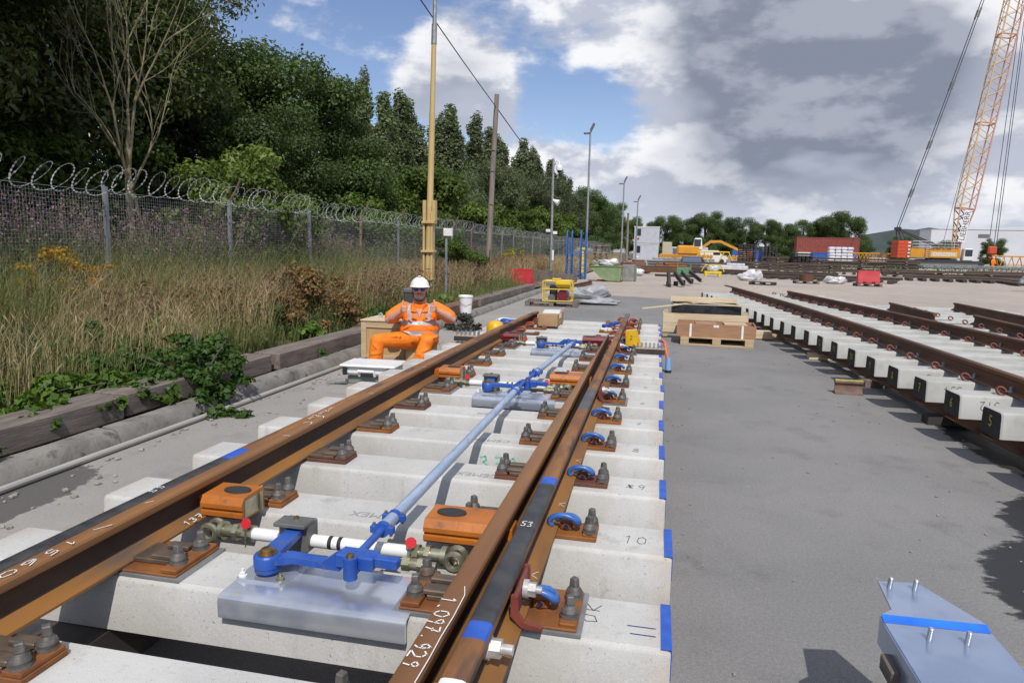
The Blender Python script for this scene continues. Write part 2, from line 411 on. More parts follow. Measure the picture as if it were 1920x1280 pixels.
for (a, b, dx, m_), lb in zip(edg, elab):
    mb = MB((-3.27+dx, (a+b)/2, .1)); mb.box((-3.27+dx, (a+b)/2, .20), (.33, b-a, .20), random.uniform(-.012, .012), .012)
    tag(mb.build('timber_beam', m_), lb, 'timber beam', 'timber edging behind the kerb')
pipe_m = mat('conduit_grey', (.38, .36, .335), .7, col2=(.30, .285, .26), scale=6, stretch=(1, .2, 1))
mb = MB((-2.71, 2, 0))
mb.tube([(-2.715+.006*math.sin(t*1.3), t, .030) for t in np.arange(1.0, 11.5, .5)], .024, 10)
tag(mb.build('conduit_pipe', pipe_m), 'thin pale conduit pipe lying along the foot of the kerb', 'pipe')
# ------------------------------------------------------------------ strokes for hand-written marks
GL = {'0': [[(.5, 1), (.15, .8), (.1, .3), (.4, 0), (.8, .15), (.9, .7), (.5, 1)]], '1': [[(.3, .8), (.55, 1), (.5, 0)]],
      '2': [[(.1, .8), (.4, 1), (.8, .85), (.7, .5), (.1, 0), (.9, .05)]], '3': [[(.1, .9), (.6, 1), (.75, .75), (.4, .55), (.8, .3), (.6, 0), (.1, .08)]],
      '4': [[(.6, 1), (.1, .35), (.9, .38)], [(.65, .7), (.6, 0)]], '5': [[(.85, 1), (.25, .98), (.2, .55), (.7, .55), (.8, .2), (.5, 0), (.1, .1)]],
      '6': [[(.75, 1), (.25, .6), (.15, .2), (.5, 0), (.85, .2), (.7, .5), (.2, .4)]], '7': [[(.1, .95), (.85, 1), (.4, 0)], [(.3, .5), (.8, .55)]],
      '8': [[(.5, .5), (.15, .75), (.5, 1), (.85, .78), (.5, .5), (.1, .2), (.5, 0), (.9, .22), (.5, .5)]], '9': [[(.8, .6), (.4, .5), (.15, .75), (.5, 1), (.8, .8), (.75, .4), (.6, 0)]],
      '.': [[(.4, .0), (.5, .06)]], 'O': [[(.5, 1), (.1, .6), (.3, 0), (.8, .2), (.85, .8), (.5, 1)]], 'K': [[(.15, 1), (.2, 0)], [(.85, 1), (.2, .45), (.9, 0)]],
      '(': [[(.2, 1.3), (.6, .9), (.7, .4), (.5, -.1)]], '|': [[(.5, 1.2), (.5, -.1)]], '=': [[(0, .7), (1, .75)], [(.05, .25), (1, .22)]], 'X': [[(.1, .9), (.9, .1)], [(.1, .1), (.9, .9)]],
      'W': [[(.0, .9), (.2, .1), (.5, .8), (.75, .1), (1, .95)]], 'C': [[(.85, .85), (.4, 1), (.1, .5), (.35, 0), (.85, .12)]], '-': [[(0, .5), (1, .5)]],
      'S': [[(.8, .9), (.4, 1), (.2, .75), (.7, .4), (.7, .1), (.3, 0), (.1, .1)]], '#': [[(.1, .2), (.9, .8), (.2, .7), (.8, .1), (.3, .95), (.6, .05)]]}
def strokes(mb, text, o, u, v, w=.004, gap=1.25, jit=.04):
    """ribbons on the plane through o; u, v are one glyph cell wide and high"""
    o, u, v = Vector(o), Vector(u), Vector(v); n = u.cross(v).normalized()
    for i, ch in enumerate(text):
        for st in GL.get(ch, []):
            P = [o+u*(i*gap+x+random.uniform(-jit, jit))+v*(y+random.uniform(-jit, jit)) for x, y in st]
            for a, b in zip(P[:-1], P[1:]):
                d = (b-a)
                if d.length < 1e-6: continue
                d.normalize(); s_ = d.cross(n)*(w/2); a2, b2 = a-d*w*.3, b+d*w*.3
                mb.quad(a2-s_, b2-s_, b2+s_, a2+s_)
    return mb
def printed(name, text, size, m, M, parent=None, depth=.0):
    cu = bpy.data.curves.new(name, 'FONT'); cu.body = text; cu.size = size; cu.align_x = 'CENTER'; cu.align_y = 'CENTER'; cu.extrude = depth
    to = bpy.data.objects.new(name, cu); COL.objects.link(to)
    me = bpy.data.meshes.new_from_object(to.evaluated_get(bpy.context.evaluated_depsgraph_get())); me.materials.clear(); me.materials.append(m)
    bpy.data.objects.remove(to); bpy.data.curves.remove(cu)
    me.transform(M); o = inst(me, name, parent); return o
def basis(o, u, v):
    u = Vector(u).normalized(); v = Vector(v).normalized(); n = u.cross(v)
    return Matrix(((u.x, v.x, n.x, o[0]), (u.y, v.y, n.y, o[1]), (u.z, v.z, n.z, o[2]), (0, 0, 0, 1)))

# ------------------------------------------------------------------ the switch panel
BS = .652; BY = 1.97; NB = range(-1, 15)
panel = thing('switch_panel', (0, 6.3, 0), 'long rusty railway switch panel on white concrete bearers filling the foreground', 'track panel')
def W(o): return (o[0], o[1]-6.3, o[2])          # world point -> panel coordinates
HALF = [(.070, 0), (.070, .009), (.046, .019), (.016, .034), (.009, .055), (.008, .098), (.013, .110), (.034, .121), (.0355, .126), (.0355, .146), (.031, .154), (.022, .1578), (.0, .159)]
PROF = HALF+[(-x, z) for x, z in HALF[-2::-1]]
def railmesh(name, ys, cx, mats, matf, lim=None, top=None, ps=1.0, step=.25):
    mb = MB(); rg = []
    for y in ys:
        c = cx(y); r = []
        for x, z in PROF:
            X = c+x; Z = z
            if lim: X = lim(y, X, z, x)
            if top: Z = min(z, top(y))
            r.append((X, y-6.3, .42+Z))
        rg.append(r)
    mb.rings(rg, mats=lambda i, k: matf((ys[i]+ys[i+1])/2, k))
    me = mb.mesh(name, mats, 28); return fixn(me)
def cuts(a, b, extra):
    return sorted(set(list(np.round(np.arange(a, b, .35), 3))+[b]+[e for e in extra if a < e < b]))
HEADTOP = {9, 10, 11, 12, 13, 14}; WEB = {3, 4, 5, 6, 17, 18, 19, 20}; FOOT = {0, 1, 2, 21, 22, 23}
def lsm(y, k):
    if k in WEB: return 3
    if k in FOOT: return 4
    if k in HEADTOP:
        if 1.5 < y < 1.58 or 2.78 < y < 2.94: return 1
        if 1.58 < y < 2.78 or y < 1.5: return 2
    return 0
def rsm(y, k):
    if k in WEB: return 5
    if k in FOOT: return 6
    if k in HEADTOP:
        if 1.615 < y < 1.70 or 2.84 < y < 2.93: return 1
        if 1.70 < y < 2.84: return 2
        if 4.28 < y < 4.95: return 3
        if 1.36 < y < 1.44: return 4
        if y > 10.2: return 3
    return 0
grey_h = mat('greyed_steel', (.10, .098, .10), .5, .4, col2=(.15, .14, .14), scale=10)
inst(railmesh('stock_rail', cuts(.55, 10.95, [1.5, 1.58, 2.78, 2.94]), lambda y: -.762+max(0, y-6)**2*.0032, [rust, blue_strip, black_p, rust_web, rust_ft], lsm), 'stock_rail', panel)
inst(railmesh('stock_rail', cuts(.55, 11.15, [1.36, 1.44, 1.615, 1.70, 2.84, 2.93, 4.28, 4.95, 10.2]), lambda y: .770, [rust, blue_strip, black_p, grey_h, chalk, rust_web, rust_ft], rsm), 'stock_rail', panel)
rust_sw = mat('rust_switch', (.185, .085, .038), .5, .1, col2=(.29, .14, .052), scale=4, stretch=(1, .12, 1), col3=(.22, .125, .035), s3=5, lo3=.56, hi3=.68, spec=.4)
swf = lambda y, k: 1 if k in WEB else 2 if k in FOOT else 0
def loff(y): return max(0, y-6)**2*.0032
def llim(y, X, z, xo): 
    f = (-.684 if z < .03 else -.7235)+loff(y); return max(X, f+(.013 if xo > 0 else 0))
def rlim(y, X, z, xo):
    f = (.697 if z < .03 else .70)-.042*max(0, (y-3)/5.4); return min(X, f-(.013 if xo < 0 else 0))
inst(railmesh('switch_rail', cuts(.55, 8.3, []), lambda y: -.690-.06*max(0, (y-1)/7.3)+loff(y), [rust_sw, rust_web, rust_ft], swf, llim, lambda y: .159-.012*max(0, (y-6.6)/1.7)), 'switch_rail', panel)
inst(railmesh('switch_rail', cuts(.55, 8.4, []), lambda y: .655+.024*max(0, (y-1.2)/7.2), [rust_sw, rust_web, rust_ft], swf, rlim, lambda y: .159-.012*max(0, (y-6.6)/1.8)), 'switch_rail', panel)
# bearers
mb = MB(); prof = [(-.015, 0), (-.003, .182), (.002, .192), (.012, .2), (.268, .2), (.278, .192), (.283, .182), (.295, 0)]
rg = []
for x, s_ in ((-1.3, .012), (-1.288, 0), (-.6, 0), (0, 0), (.6, 0), (1.288, 0), (1.3, .012)):
    rg.append([(x, .14+(py-.14)*(1-s_*2.5), .2+pz*(1-s_*1.5)+(s_ if pz < .1 else 0)) for py, pz in prof])
bearer_me = fixn(mb.rings(rg).mesh('bearer', bearer_m, 25))
mb = MB(); mb.box((1.287, .14, .402), (.033, .272, .003)); mb.box((1.302, .14, .352), (.003, .27, .098))
tape_me = mb.mesh('blue_strip', blue_strip, 0)
bearers = {}
for k in NB:
    b = inst(bearer_me, 'bearer', panel, W((random.uniform(-.012, .008), BY+k*BS, 0)), (0, 0, random.uniform(-.0015, .0015)))
    bearers[k] = b
    if k >= 0: inst(tape_me, 'blue_strip', b)
def bmark(k, mb, m, name='marking'): return mb.build(name, m, bearers[k], 0)
def onb(k, x, y): return (x, y, .4015)
for k, tx, x, sz in ((0, 'OK', 1.035, .045), (1, '10', 1.10, .05), (2, '#9', 1.10, .05), (3, '8', 1.11, .05), (4, '7', 1.11, .045), (5, '6', 1.12, .05), (6, '5', 1.12, .05), (7, '4', 1.12, .05)):
    mb = MB()
    if k == 0: strokes(mb, tx, (x+.03, .10, .4015), (.006, .055, 0), (-.05, .005, 0), .003); 
    else: strokes(mb, tx, (x, .10, .4015), (sz*.9, .0, 0), (0.004, sz*1.4, 0), .003)
    bmark(k, mb, pencil)
mb = MB(); strokes(mb, '=', (1.17, .05, .4015), (.085, -.003, 0), (0, .09, 0), .005); bmark(0, mb, blue_ch)
mb = MB(); strokes(mb, '370', (.20, -.0125, .245), (.062, 0, 0), (0, .006, .085), .011, 1.45); bmark(3, mb, teal_ch)
emb = mat('embossed_print', (.30, .29, .275), .9)
for k, x in ((1, .02), (2, .33), (3, .25), (4, .1)):
    printed('marking', 'CEMEX', .075, emb, basis((x, .10, .4013), (-1, 0, 0), (0, -1, 0)), bearers[k])
# base plates
def boltmesh():
    mb = MB(); mb.cyl((0, 0, 0), (0, 0, .008), .031, .030, 14); mb.cyl((0, 0, .008), (0, 0, .018), .027, .027, 12); mb.cyl((0, 0, .018), (0, 0, .030), .029, .024, 12)
    mb.cyl((0, 0, .030), (0, 0, .040), .021, .016, 12); mb.box((0, 0, .054), (.027, .027, .030), .5, .003, tw=(.85, .85)); return mb.mesh('bolt', bolt_m, 40)
bolt_me = boltmesh()
mb = MB()
pts = [(-.052, -.040, .000), (-.062, -.042, .016), (-.052, -.044, .034), (-.025, -.045, .046), (.008, -.045, .047), (.040, -.044, .036), (.056, -.040, .020), (.058, -.018, .012), (.052, .010, .014), (.025, .026, .022), (-.012, .028, .018), (-.04, .026, .004)]
cv = []
for i in range(len(pts)-1):
    p0, p1, p2, p3 = [Vector(pts[max(0, min(len(pts)-1, i+j))]) for j in (-1, 0, 1, 2)]
    for t in (0, .5):
        cv.append(.5*((2*p1)+(p2-p0)*t+(2*p0-5*p1+4*p2-p3)*t*t+(3*p1-p0-3*p2+p3)*t**3))
cv.append(Vector(pts[-1]))
mb.tube(cv, .0125, 8); clip_b = mb.mesh('rail_clip', clip_blue, 60); clip_r = mb.mesh('rail_clip', red_clip, 60)
def platemesh(m, wy, pad):
    mb = MB([0, 0, 0])
    if pad: mb.cur = 1; mb.box((-.06, 0, .405), (.62, wy+.02, .010)); mb.cur = 0
    z0 = .410 if pad else .401
    mb.box((-.0575, 0, (z0+.419)/2), (.585, wy, .419-z0), 0, .003)
    mb.box((.205, 0, .424), (.055, wy*.9, .012), 0, .003); mb.box((-.315, 0, .427), (.065, wy*.95, .018), 0, .004)
    return mb.mesh('baseplate', [m, galv_dull], 30)
mb = MB(); mb.box((.105, .0, .436), (.052, .05, .034), 0, .006); mb.box((.105, -.02, .455), (.044, .022, .016), 0, .005)
mb.cyl((.105, -.026, .440), (.105, -.033, .440), .014, .014, 10); shoulder = {0: mb.mesh('shoulder', rust_or, 40), 1: mb.mesh('shoulder', rust_br, 40)}
mb = MB(); mb.cyl((.105, -.0335, .440), (.105, -.036, .440), .0095, .0095, 10); pin_me = mb.mesh('pin', mat('dark_blue', (.01, .02, .08), .4), 40)
mb = MB(); mb.box((-.20, .0, .429), (.15, .13, .018), 0, .003); mb.box((-.245, .042, .446), (.09, .042, .018), 0, .004); mb.box((-.245, -.042, .446), (.09, .042, .018), 0, .004)
mb.box((-.255, .0, .441), (.09, .016, .006)); slide_me = mb.mesh('slide_table', slide_m, 40)
mb = MB(); mb.box((-.255, 0, .4475), (.07, .022, .004)); 
plates = {(c, w): platemesh(m, .155 if not w else .25, w) for c, m in ((0, rust_or), (1, rust_br)) for w in (0, 1)}
brown_at = {2, 6, 9, 11}
for k in NB:
    far = k >= 11
    for sd in (1, -1):
        c = 1 if (k in brown_at) != (sd < 0 and k in (4, 6)) else 0; wd = 1 if k in (0, 5, 9) else 0
        x0 = .770 if sd > 0 else -.762
        if far:
            x0 += 0 if sd > 0 else .05
        p = inst(plates[(c, wd)], 'baseplate', panel, W((x0, BY+k*BS+.14, 0)), (0, 0, 0), (sd, 1, 1))
        w2 = .062 if wd else .043
        for bx in ((.205, -.315) if (not far and sd > 0) else ((-.315,) if not far else (.205,) if sd > 0 else ())):
            for by in (-w2, w2):
                inst(bolt_me, 'bolt', p, (bx, by, .430 if bx > 0 else .436), (0, 0, random.uniform(0, 3)))
        inst(shoulder[c], 'shoulder', p)
        inst(pin_me, 'pin', p)
        inst(clip_r if far else clip_b, 'rail_clip', p, (.098, -.005, .445))
        if not far: inst(slide_me, 'slide_table', p)
        else: inst(clip_r, 'rail_clip', p, (-.098, -.005, .445), (0, 0, math.pi))
# red-brown stop brackets and white painted bolts on the right stock rail
redbr = mat('redbrown_primer', (.17, .04, .03), .5, col2=(.22, .055, .04), scale=12)
mat('bolt_white', (.62, .61, .60), .4, .35, col2=(.40, .39, .38), scale=25)
def stopbr(y):
    mb = MB(); pr_ = [(.812, .553), (.812, .50), (.835, .455), (.885, .452), (.89, .43)]
    for yy in (y, y+.21):
        mb.prism([(.806, .535), (.806, .47), (.84, .436), (.905, .430), (.905, .442), (.85, .452), (.828, .48), (.826, .535)], W((0, yy, 0)), (1, 0, 0), (0, 0, 1), (0, .018, 0))
    mb.box(W((.816, y+.115, .497)), (.014, .20, .076), 0, .004)
    fixn_me = fixn(mb.mesh('stop_bracket', redbr, 40)); inst(fixn_me, 'stop_bracket', panel)
    mb = MB(); 
    for yy, zz in ((y+.115, .505),):
        mb.cyl(W((.825, yy, zz)), W((.842, yy, zz)), .030, .030, 14); mb.cyl(W((.842, yy, zz)), W((.866, yy, zz)), .024, .024, 6); mb.cyl(W((.866, yy, zz)), W((.885, yy, zz)), .013, .013, 10)
    mb.build('white_bolt', MATS['bolt_white'], panel, 40)
stopbr(1.93); stopbr(5.16); stopbr(7.75)
for y in (1.70,):
    mb = MB(); mb.cyl(W((.780, y, .505)), W((.80, y, .505)), .034, .034, 14); mb.cyl(W((.80, y, .505)), W((.83, y, .505)), .027, .027, 6); mb.cyl(W((.83, y, .505)), W((.862, y, .505)), .015, .015, 12)
    mb.build('white_bolt', MATS['bolt_white'], panel, 40)
# hand-written chalk on the rails
ZT = .5805
mb = MB(); strokes(mb, '53', W((.748, 2.36, ZT)), (.020, 0, 0), (0, .045, 0), .0045, 1.2); mb.build('marking', chalk, panel, 0)
mb = MB(); strokes(mb, '55', W((-.752, 2.30, ZT)), (.0, .035, 0), (-.028, .0, .0), .004, 1.3); 
mb.build('marking', chalk, panel, 0)
mb = MB(); strokes(mb, '1.097.929', W((.634, 1.80, ZT)), (.0, -.034, 0), (.042, 0, 0), .0045, 1.15, .09)
for a, b in zip([(.676, 1.87), (.69, 1.82), (.692, 1.70), (.689, 1.60), (.690, 1.5)], [(.69, 1.82), (.692, 1.70), (.689, 1.60), (.690, 1.5), (.688, 1.40)]):
    mb.tube([W((*a, ZT)), W((*b, ZT))], .0016, 4)
mb.build('marking', chalk, panel, 0)
mb = MB(); strokes(mb, '1560', W((-.700, 1.86, ZT)), (0, -.06, 0), (.033, 0, 0), .004, 1.25, .08); strokes(mb, '|', W((-.70, 1.93, ZT)), (.02, .02, 0), (.02, .04, 0), .004); strokes(mb, '|', W((-.71, 2.2, ZT)), (.02, .0, 0), (.012, .02, 0), .004)
strokes(mb, '((', W((-.72, 3.40, ZT)), (0, .12, 0), (.035, .02, 0), .005); strokes(mb, 'WSWSW', W((-.756, 3.55, ZT)), (0, .05, 0), (.03, 0, 0), .004)
for y in (3.2, 4.3, 5.4, 6.4, 7.1): strokes(mb, '|', W((-.70, y, ZT-.001)), (.01, .0, 0), (.025, .004, 0), .005)
mb.build('marking', chalk, panel, 0)
mb = MB(); strokes(mb, '1379', W((-.628, 2.33, .4405)), (.0, .035, 0), (-.022, 0, .009), .0035, 1.15); mb.build('marking', chalk, panel, 0)
mb = MB()
for y, x in ((2.25, .812), (2.95, .815), (3.62, .815), (4.2, .82)): strokes(mb, 'K', W((x-.01, y, .4415)), (.035, .0, -.003), (0, .05, 0), .0025)
mb.build('marking', chalk, panel, 0)

# ------------------------------------------------------------------ supports under both panels
dark_tim = mat('dark_timber', (.035, .03, .028), .85, col2=(.06, .05, .045), scale=5, stretch=(1, .3, 1))
for x, lb in ((-.80, 'dark timber runner under the left end of the near bearers'), (.80, 'dark timber runner under the right end of the near bearers')):
    mb = MB((x, 6, 0)); mb.box((x, 6.2, .098), (.24, 10.9, .195), 0, .01); tag(mb.build('timber_runner', dark_tim), lb, 'timber beam')

# ------------------------------------------------------------------ the back-drive linkage
LO = Vector((0, 5, .40))
link = thing('drive_linkage', tuple(LO), 'blue and galvanised point drive linkage of cranks and a long tube between the rails', 'point linkage')
brass = mat('brass_nut', (.30, .19, .06), .4, .7, col2=(.15, .1, .05), scale=40)
grey_bl = mat('grey_block', (.12, .12, .115), .5, .2, col2=(.16, .155, .15), scale=10)
black_b = mat('black_band', (.02, .02, .02), .5)
def linkset(y, full=True, orange=orange_p, mirror_r=True):
    def mk(): return MB(LO)
    D = y-1.87
    def q(x, yy, z): return (x, yy+D, z)
    # galvanised mounting plate, front edge rolled over the bearer
    mb = mk(); pf = [(1.925, .328), (1.923, .384), (1.927, .397), (1.937, .4055), (1.95, .4085), (2.205, .4085), (2.205, .4018), (1.955, .4018), (1.944, .398), (1.940, .390), (1.940, .328)]
    mb.prism(pf, (-.205, D, 0), (0, 1, 0), (0, 0, 1), (.67, 0, 0)); me = fixn(mb.mesh('mounting_plate', galv, 30)); mp = inst(me, 'mounting_plate', link)
    mb = mk(); mb.prism([(-.203, 2.03), (-.035, 2.03), (-.018, 2.09), (-.018, 2.204), (-.203, 2.204)], (0, D, .4085), (1, 0, 0), (0, 1, 0), (0, 0, .010)); inst(fixn(mb.mesh('flange_plate', galv, 30)), 'flange_plate', mp)
    for bx, by in ((-.188, 2.048), (-.044, 2.052), (-.188, 2.188), (-.044, 2.185)):
        mb = mk(); mb.cyl(q(bx, by, .4185), q(bx, by, .423), .015, .015, 12); mb.cyl(q(bx, by, .423), q(bx, by, .434), .0105, .0105, 6); mb.cyl(q(bx, by, .434), q(bx, by, .446), .006, .006, 8); mb.build('bolt', zinc if bx > -.1 else white_p, mp, 40)
    # blue crank: boss, arm to the block on the rod, arm to the clevis
    mb = mk(); c = q(-.115, 2.09, 0)
    mb.lathe([(.030, .4185), (.030, .430), (.046, .432), (.046, .446), (.049, .449), (.049, .486), (.046, .490), (.043, .494)], (c[0], c[1], 0), 22)
    mb.prism([(-.155, 2.11), (-.075, 2.11), (-.055, 2.145), (.0, 2.14), (.165, 2.122), (.165, 2.082), (-.02, 2.092), (-.07, 2.065), (-.14, 2.07)], (0, D, .462), (1, 0, 0), (0, 1, 0), (0, 0, .024))
    mb.prism([(-.150, 2.09), (-.082, 2.11), (-.105, 2.33), (-.165, 2.32)], (0, D, .4645), (1, 0, 0), (0, 1, 0), (0, 0, .026))
    mb.prism([(.10, .462), (.165, .462), (.175, .485), (.175, .53), (.15, .525), (.10, .488)], (0, D+2.084, 0), (1, 0, 0), (0, 0, 1), (0, .038, 0))
    inst(fixn(mb.mesh('crank', blue_clip, 40)), 'crank', link)
    mb = mk(); mb.lathe([(.035, .494), (.035, .497), (.026, .498), (.024, .509), (.018, .513), (.0, .514)], (c[0], c[1], 0), 12); mb.build('pivot_nut', brass, link, 40)
    # white cross rod with black bands and grey block
    ZR = .427
    mb = mk(); mb.cyl(q(-.35, 2.36, ZR), q(.33, 2.36, ZR), .0255, .0255, 18); rod = mb.build('cross_rod', white_p, link, 40)
    for bx in (-.012, .028):
        mb = mk(); mb.cyl(q(bx, 2.36, ZR), q(bx+.016, 2.36, ZR), .0262, .0262, 18); mb.build('black_band', black_b, rod, 40)
    mb = mk(); mb.box(q(-.145, 2.36, .448), (.125, .085, .115), 0, .005); mb.box(q(-.145, 2.325, .510), (.130, .085, .016), 0, .003); mb.build('rod_block', grey_bl, link, 40)
    mb = mk(); mb.cyl(q(-.145, 2.345, .518), q(-.145, 2.345, .527), .012, .010, 8); mb.build('bolt', brass, link, 40)
    mb = mk(); mb.cyl(q(.10, 2.305, .412), q(.40, 2.29, .415), .013, .013, 10); mb.build('adjusting_rod', mat('dark_rod', (.07, .06, .045), .5, .5), link, 40)
    # sliding sleeve on the crank arm and the clevis to the long tube
    mb = mk(); mb.box(q(.225, 2.105, .505), (.14, .072, .050), -.04, .005); mb.box(q(.335, 2.10, .508), (.085, .036, .034), -.04, .003)
    mb.cyl(q(.220, 2.052, .458), q(.220, 2.052, .535), .024, .024, 16); mb.box(q(.220, 2.082, .518), (.046, .07, .014), 0, .003); mb.box(q(.220, 2.082, .478), (.046, .07, .014), 0, .003)
    mb.build('sleeve', blue_clip, link, 40)
    mb = mk(); mb.cyl(q(.220, 2.052, .535), q(.220, 2.052, .547), .014, .012, 10); mb.build('bolt', brass, link, 40)
    # rod ends with red discs and zinc fittings
    for sd, x0 in ((-1, -.35), (1, .33)):
        g = mk()
        def a(t): return x0+sd*t
        g.cyl(q(a(-.01), 2.36, ZR), q(a(.03), 2.36, ZR), .034, .034, 8); g.cyl(q(a(.03), 2.36, ZR), q(a(.055), 2.36, ZR), .024, .024, 12)
        g.cyl(q(a(.055), 2.36, ZR), q(a(.075), 2.36, ZR), .036, .036, 6); g.cyl(q(a(.075), 2.36, ZR), q(a(.12), 2.36, ZR), .026, .026, 12)
        g.cyl(q(a(.12), 2.36, ZR), q(a(.14), 2.36, ZR), .038, .038, 14)
        g.tube([q(a(.175)+.031*math.cos(t), 2.33, .422+.031*math.sin(t)) for t in np.linspace(0, 2*math.pi, 14)[:-1]], .013, 7, True)
        g.tube([q(a(.175)+.031*math.cos(t), 2.385, .422+.031*math.sin(t)) for t in np.linspace(0, 2*math.pi, 14)[:-1]], .013, 7, True)
        if sd > 0:
            g.cyl(q(a(-.01), 2.29, .415), q(a(.02), 2.29, .415), .028, .028, 6); g.cyl(q(a(.02), 2.29, .415), q(a(.05), 2.29, .415), .023, .023, 12); g.cyl(q(a(.05), 2.29, .415), q(a(.07), 2.29, .415), .029, .029, 6); g.cyl(q(a(.07), 2.29, .415), q(a(.12), 2.29, .415), .018, .018, 10)
        re = g.build('rod_end', zinc, link, 40)
        mb = mk(); mb.cyl(q(a(.005), 2.333, .478), q(a(.007), 2.324, .481), .021, .021, 16); mb.cyl(q(a(.005), 2.333, .478), q(a(.004), 2.35, .45), .006, .006, 6); mb.build('red_disc', red_p, re, 40)
        mb = mk(); mb.tube([q(a(.006), 2.32, .467-.009*i) for i in range(10)], [.0035 if i % 2 else .0018 for i in range(10)], 5); mb.build('chain', zinc, re, 0)
    # brackets bolted to the switch rails
    for sd in (-1, 1):
        xa, xb = (-.655, -.46) if sd < 0 else (.34, .62)
        mb = mk()
        pfb = [(2.47, .425), (2.455, .438), (2.455, .455), (2.468, .460), (2.468, .466), (2.455, .472), (2.455, .49), (2.475, .520), (2.62, .524), (2.63, .42)]
        mb.prism(pfb, (xa, D, 0), (0, 1, 0), (0, 0, 1), (xb-xa, 0, 0))
        br = inst(fixn(mb.mesh('drive_bracket', orange, 25)), 'drive_bracket', link)
        cx = (xa+xb)/2+(.02 if sd < 0 else -.05)
        mb = mk(); mb.X = Matrix.Translation(q(cx, 2.55, .5255)) @ Matrix.Diagonal((1, .62, 1, 1)); mb.lathe([(.062, -.004), (.060, .003), (.05, .004)], (0, 0, 0), 20); mb.X = None; mb.build('rubber_pad', rubber, br, 40)
        if sd < 0:
            mb = mk(); mb.box(q(xb-.003, 2.545, .47), (.012, .135, .075)); mb.cyl(q(xb+.008, 2.59, .432), q(xb+.008, 2.59, .512), .009, .009, 8); mb.build('end_plate', zinc, br, 30)
        mb = mk(); mb.box(q((xa-.05) if sd < 0 else (xb+.02), 2.55, .47), (.1, .10, .06), 0, .004); mb.build('bracket_foot', orange, br, 30)
    return
YS = [1.87, 5.13, 7.738]
linkset(YS[0]); linkset(YS[1]); linkset(YS[2], orange=maroon_p)
def longtube(p0, p1, y_clamp0, tubes):
    p0, p1 = Vector(p0), Vector(p1); d = (p1-p0).normalized(); L_ = (p1-p0).length
    s_ = d.cross(Vector((0, 0, 1))).normalized()
    for p, dd in ((p0, d), (p1, -d)):
        mb = MB(LO); mb.cyl(p, p+dd*.06, .019, .015, 12); mb.cyl(p+dd*.06, p+dd*.30, .0145, .0145, 14)
        for t in (.28, .40):
            e = p+dd*t; mb.cyl(e-d*.012, e+d*.012, .030, .030, 14)
            for sg in (-1, 1): mb.box(tuple(e+s_*sg*.034), (.026, .026, .03), 0, .003)
        mb.box(tuple(p+dd*.34), (.012, .12, .012)); mb.build('tube_joint', blue_clip, link, 40)
    mb = MB(LO); mb.cyl(p0+d*.30, p1-d*.30, .0255, .0255, 18); mb.build('connecting_tube', tube_m, link, 40)
    mb = MB(LO)
    for t in (.28, .40):
        for e in (p0+d*t, p1-d*t):
            s_ = d.cross(Vector((0, 0, 1))).normalized()
            for sg in (-1, 1): mb.cyl(e+s_*sg*.034-Vector((0, 0, .024)), e+s_*sg*.034+Vector((0, 0, .024)), .007, .007, 6)
    mb.build('clamp_bolts', zinc, link, 40)
longtube((.220, 2.06, .515), (.195, 5.30, .525), 0, 1)
longtube((.215, 5.34, .54), (.305, 7.91, .53), 0, 1)
# ------------------------------------------------------------------ second track panel on the right
def lerp(t, y):
    for (y0, x0), (y1, x1) in zip(t[:-1], t[1:]):
        if y <= y1: return x0+(x1-x0)*(y-y0)/(y1-y0)
    (y0, x0), (y1, x1) = t[-2:]; return x0+(x1-x0)*(y-y0)/(y1-y0)
EX = [(3.5, 3.86), (5.635, 3.775), (8.24, 3.645), (11, 3.45), (14.2, 3.14), (17.45, 2.80), (20.4, 2.46)]
R1 = [(3, 4.24), (6.34, 4.215), (8.125, 4.165), (10.92, 4.07), (14, 3.90), (17, 3.68), (19.945, 3.432), (20.9, 3.33)]
R2 = [(3, 5.86), (6, 5.76), (9.356, 5.60), (12.62, 5.36), (16, 5.03), (19.17, 4.674), (20, 4.58)]
P2 = Vector((4.5, 12, 0))
pan2 = thing('track_panel', tuple(P2), 'raised track panel of white concrete bearers with black ends, right of the asphalt', 'track panel')
b2_m = mat('bearer_concrete_pale', (.45, .45, .43), .85, col2=(.37, .37, .35), scale=3, bump=.10, bscale=70, col3=(.33, .335, .30), s3=6, lo3=.6, hi3=.8)
endblk = mat('black_bearer_end', (.018, .018, .020), .75, col2=(.03, .03, .03), scale=9)
mb = MB(); prof = [(-.012, 0), (-.004, .175), (.004, .192), (.016, .2), (.264, .2), (.276, .192), (.284, .175), (.292, 0)]
LB = 3.3
rg = [[(x, .14+(py-.14)*(1-s_), pz*(1-s_*.6)) for py, pz in prof] for x, s_ in ((0, .05), (.012, 0), (1.0, 0), (2.2, 0), (LB, 0))]
me_b2 = fixn(mb.rings(rg).mesh('bearer', b2_m, 25))
mb = MB(); n_ = len(prof); mb.add([(-.0015, .14+(py-.14)*.95, pz*.97+.001) for py, pz in prof], [tuple(range(n_-1, -1, -1))])
me_end = mb.mesh('black_end', endblk, 0)
def eclip(m, m2):
    mb = MB(); mb.tube([(.036*math.cos(t), .028*math.sin(t*1.0)-.0, .026+.030*math.sin(t)) for t in np.linspace(-.4, 2*math.pi-1.2, 14)], .012, 7); a = mb.mesh('rail_clip', m, 60)
    mb = MB(); mb.box((.055, -.01, .012), (.04, .06, .034), 0, .006); mb.cyl((.06, -.01, .02), (.06, -.01, .065), .014, .012, 8); return a, mb.mesh('insulator', m2, 40)
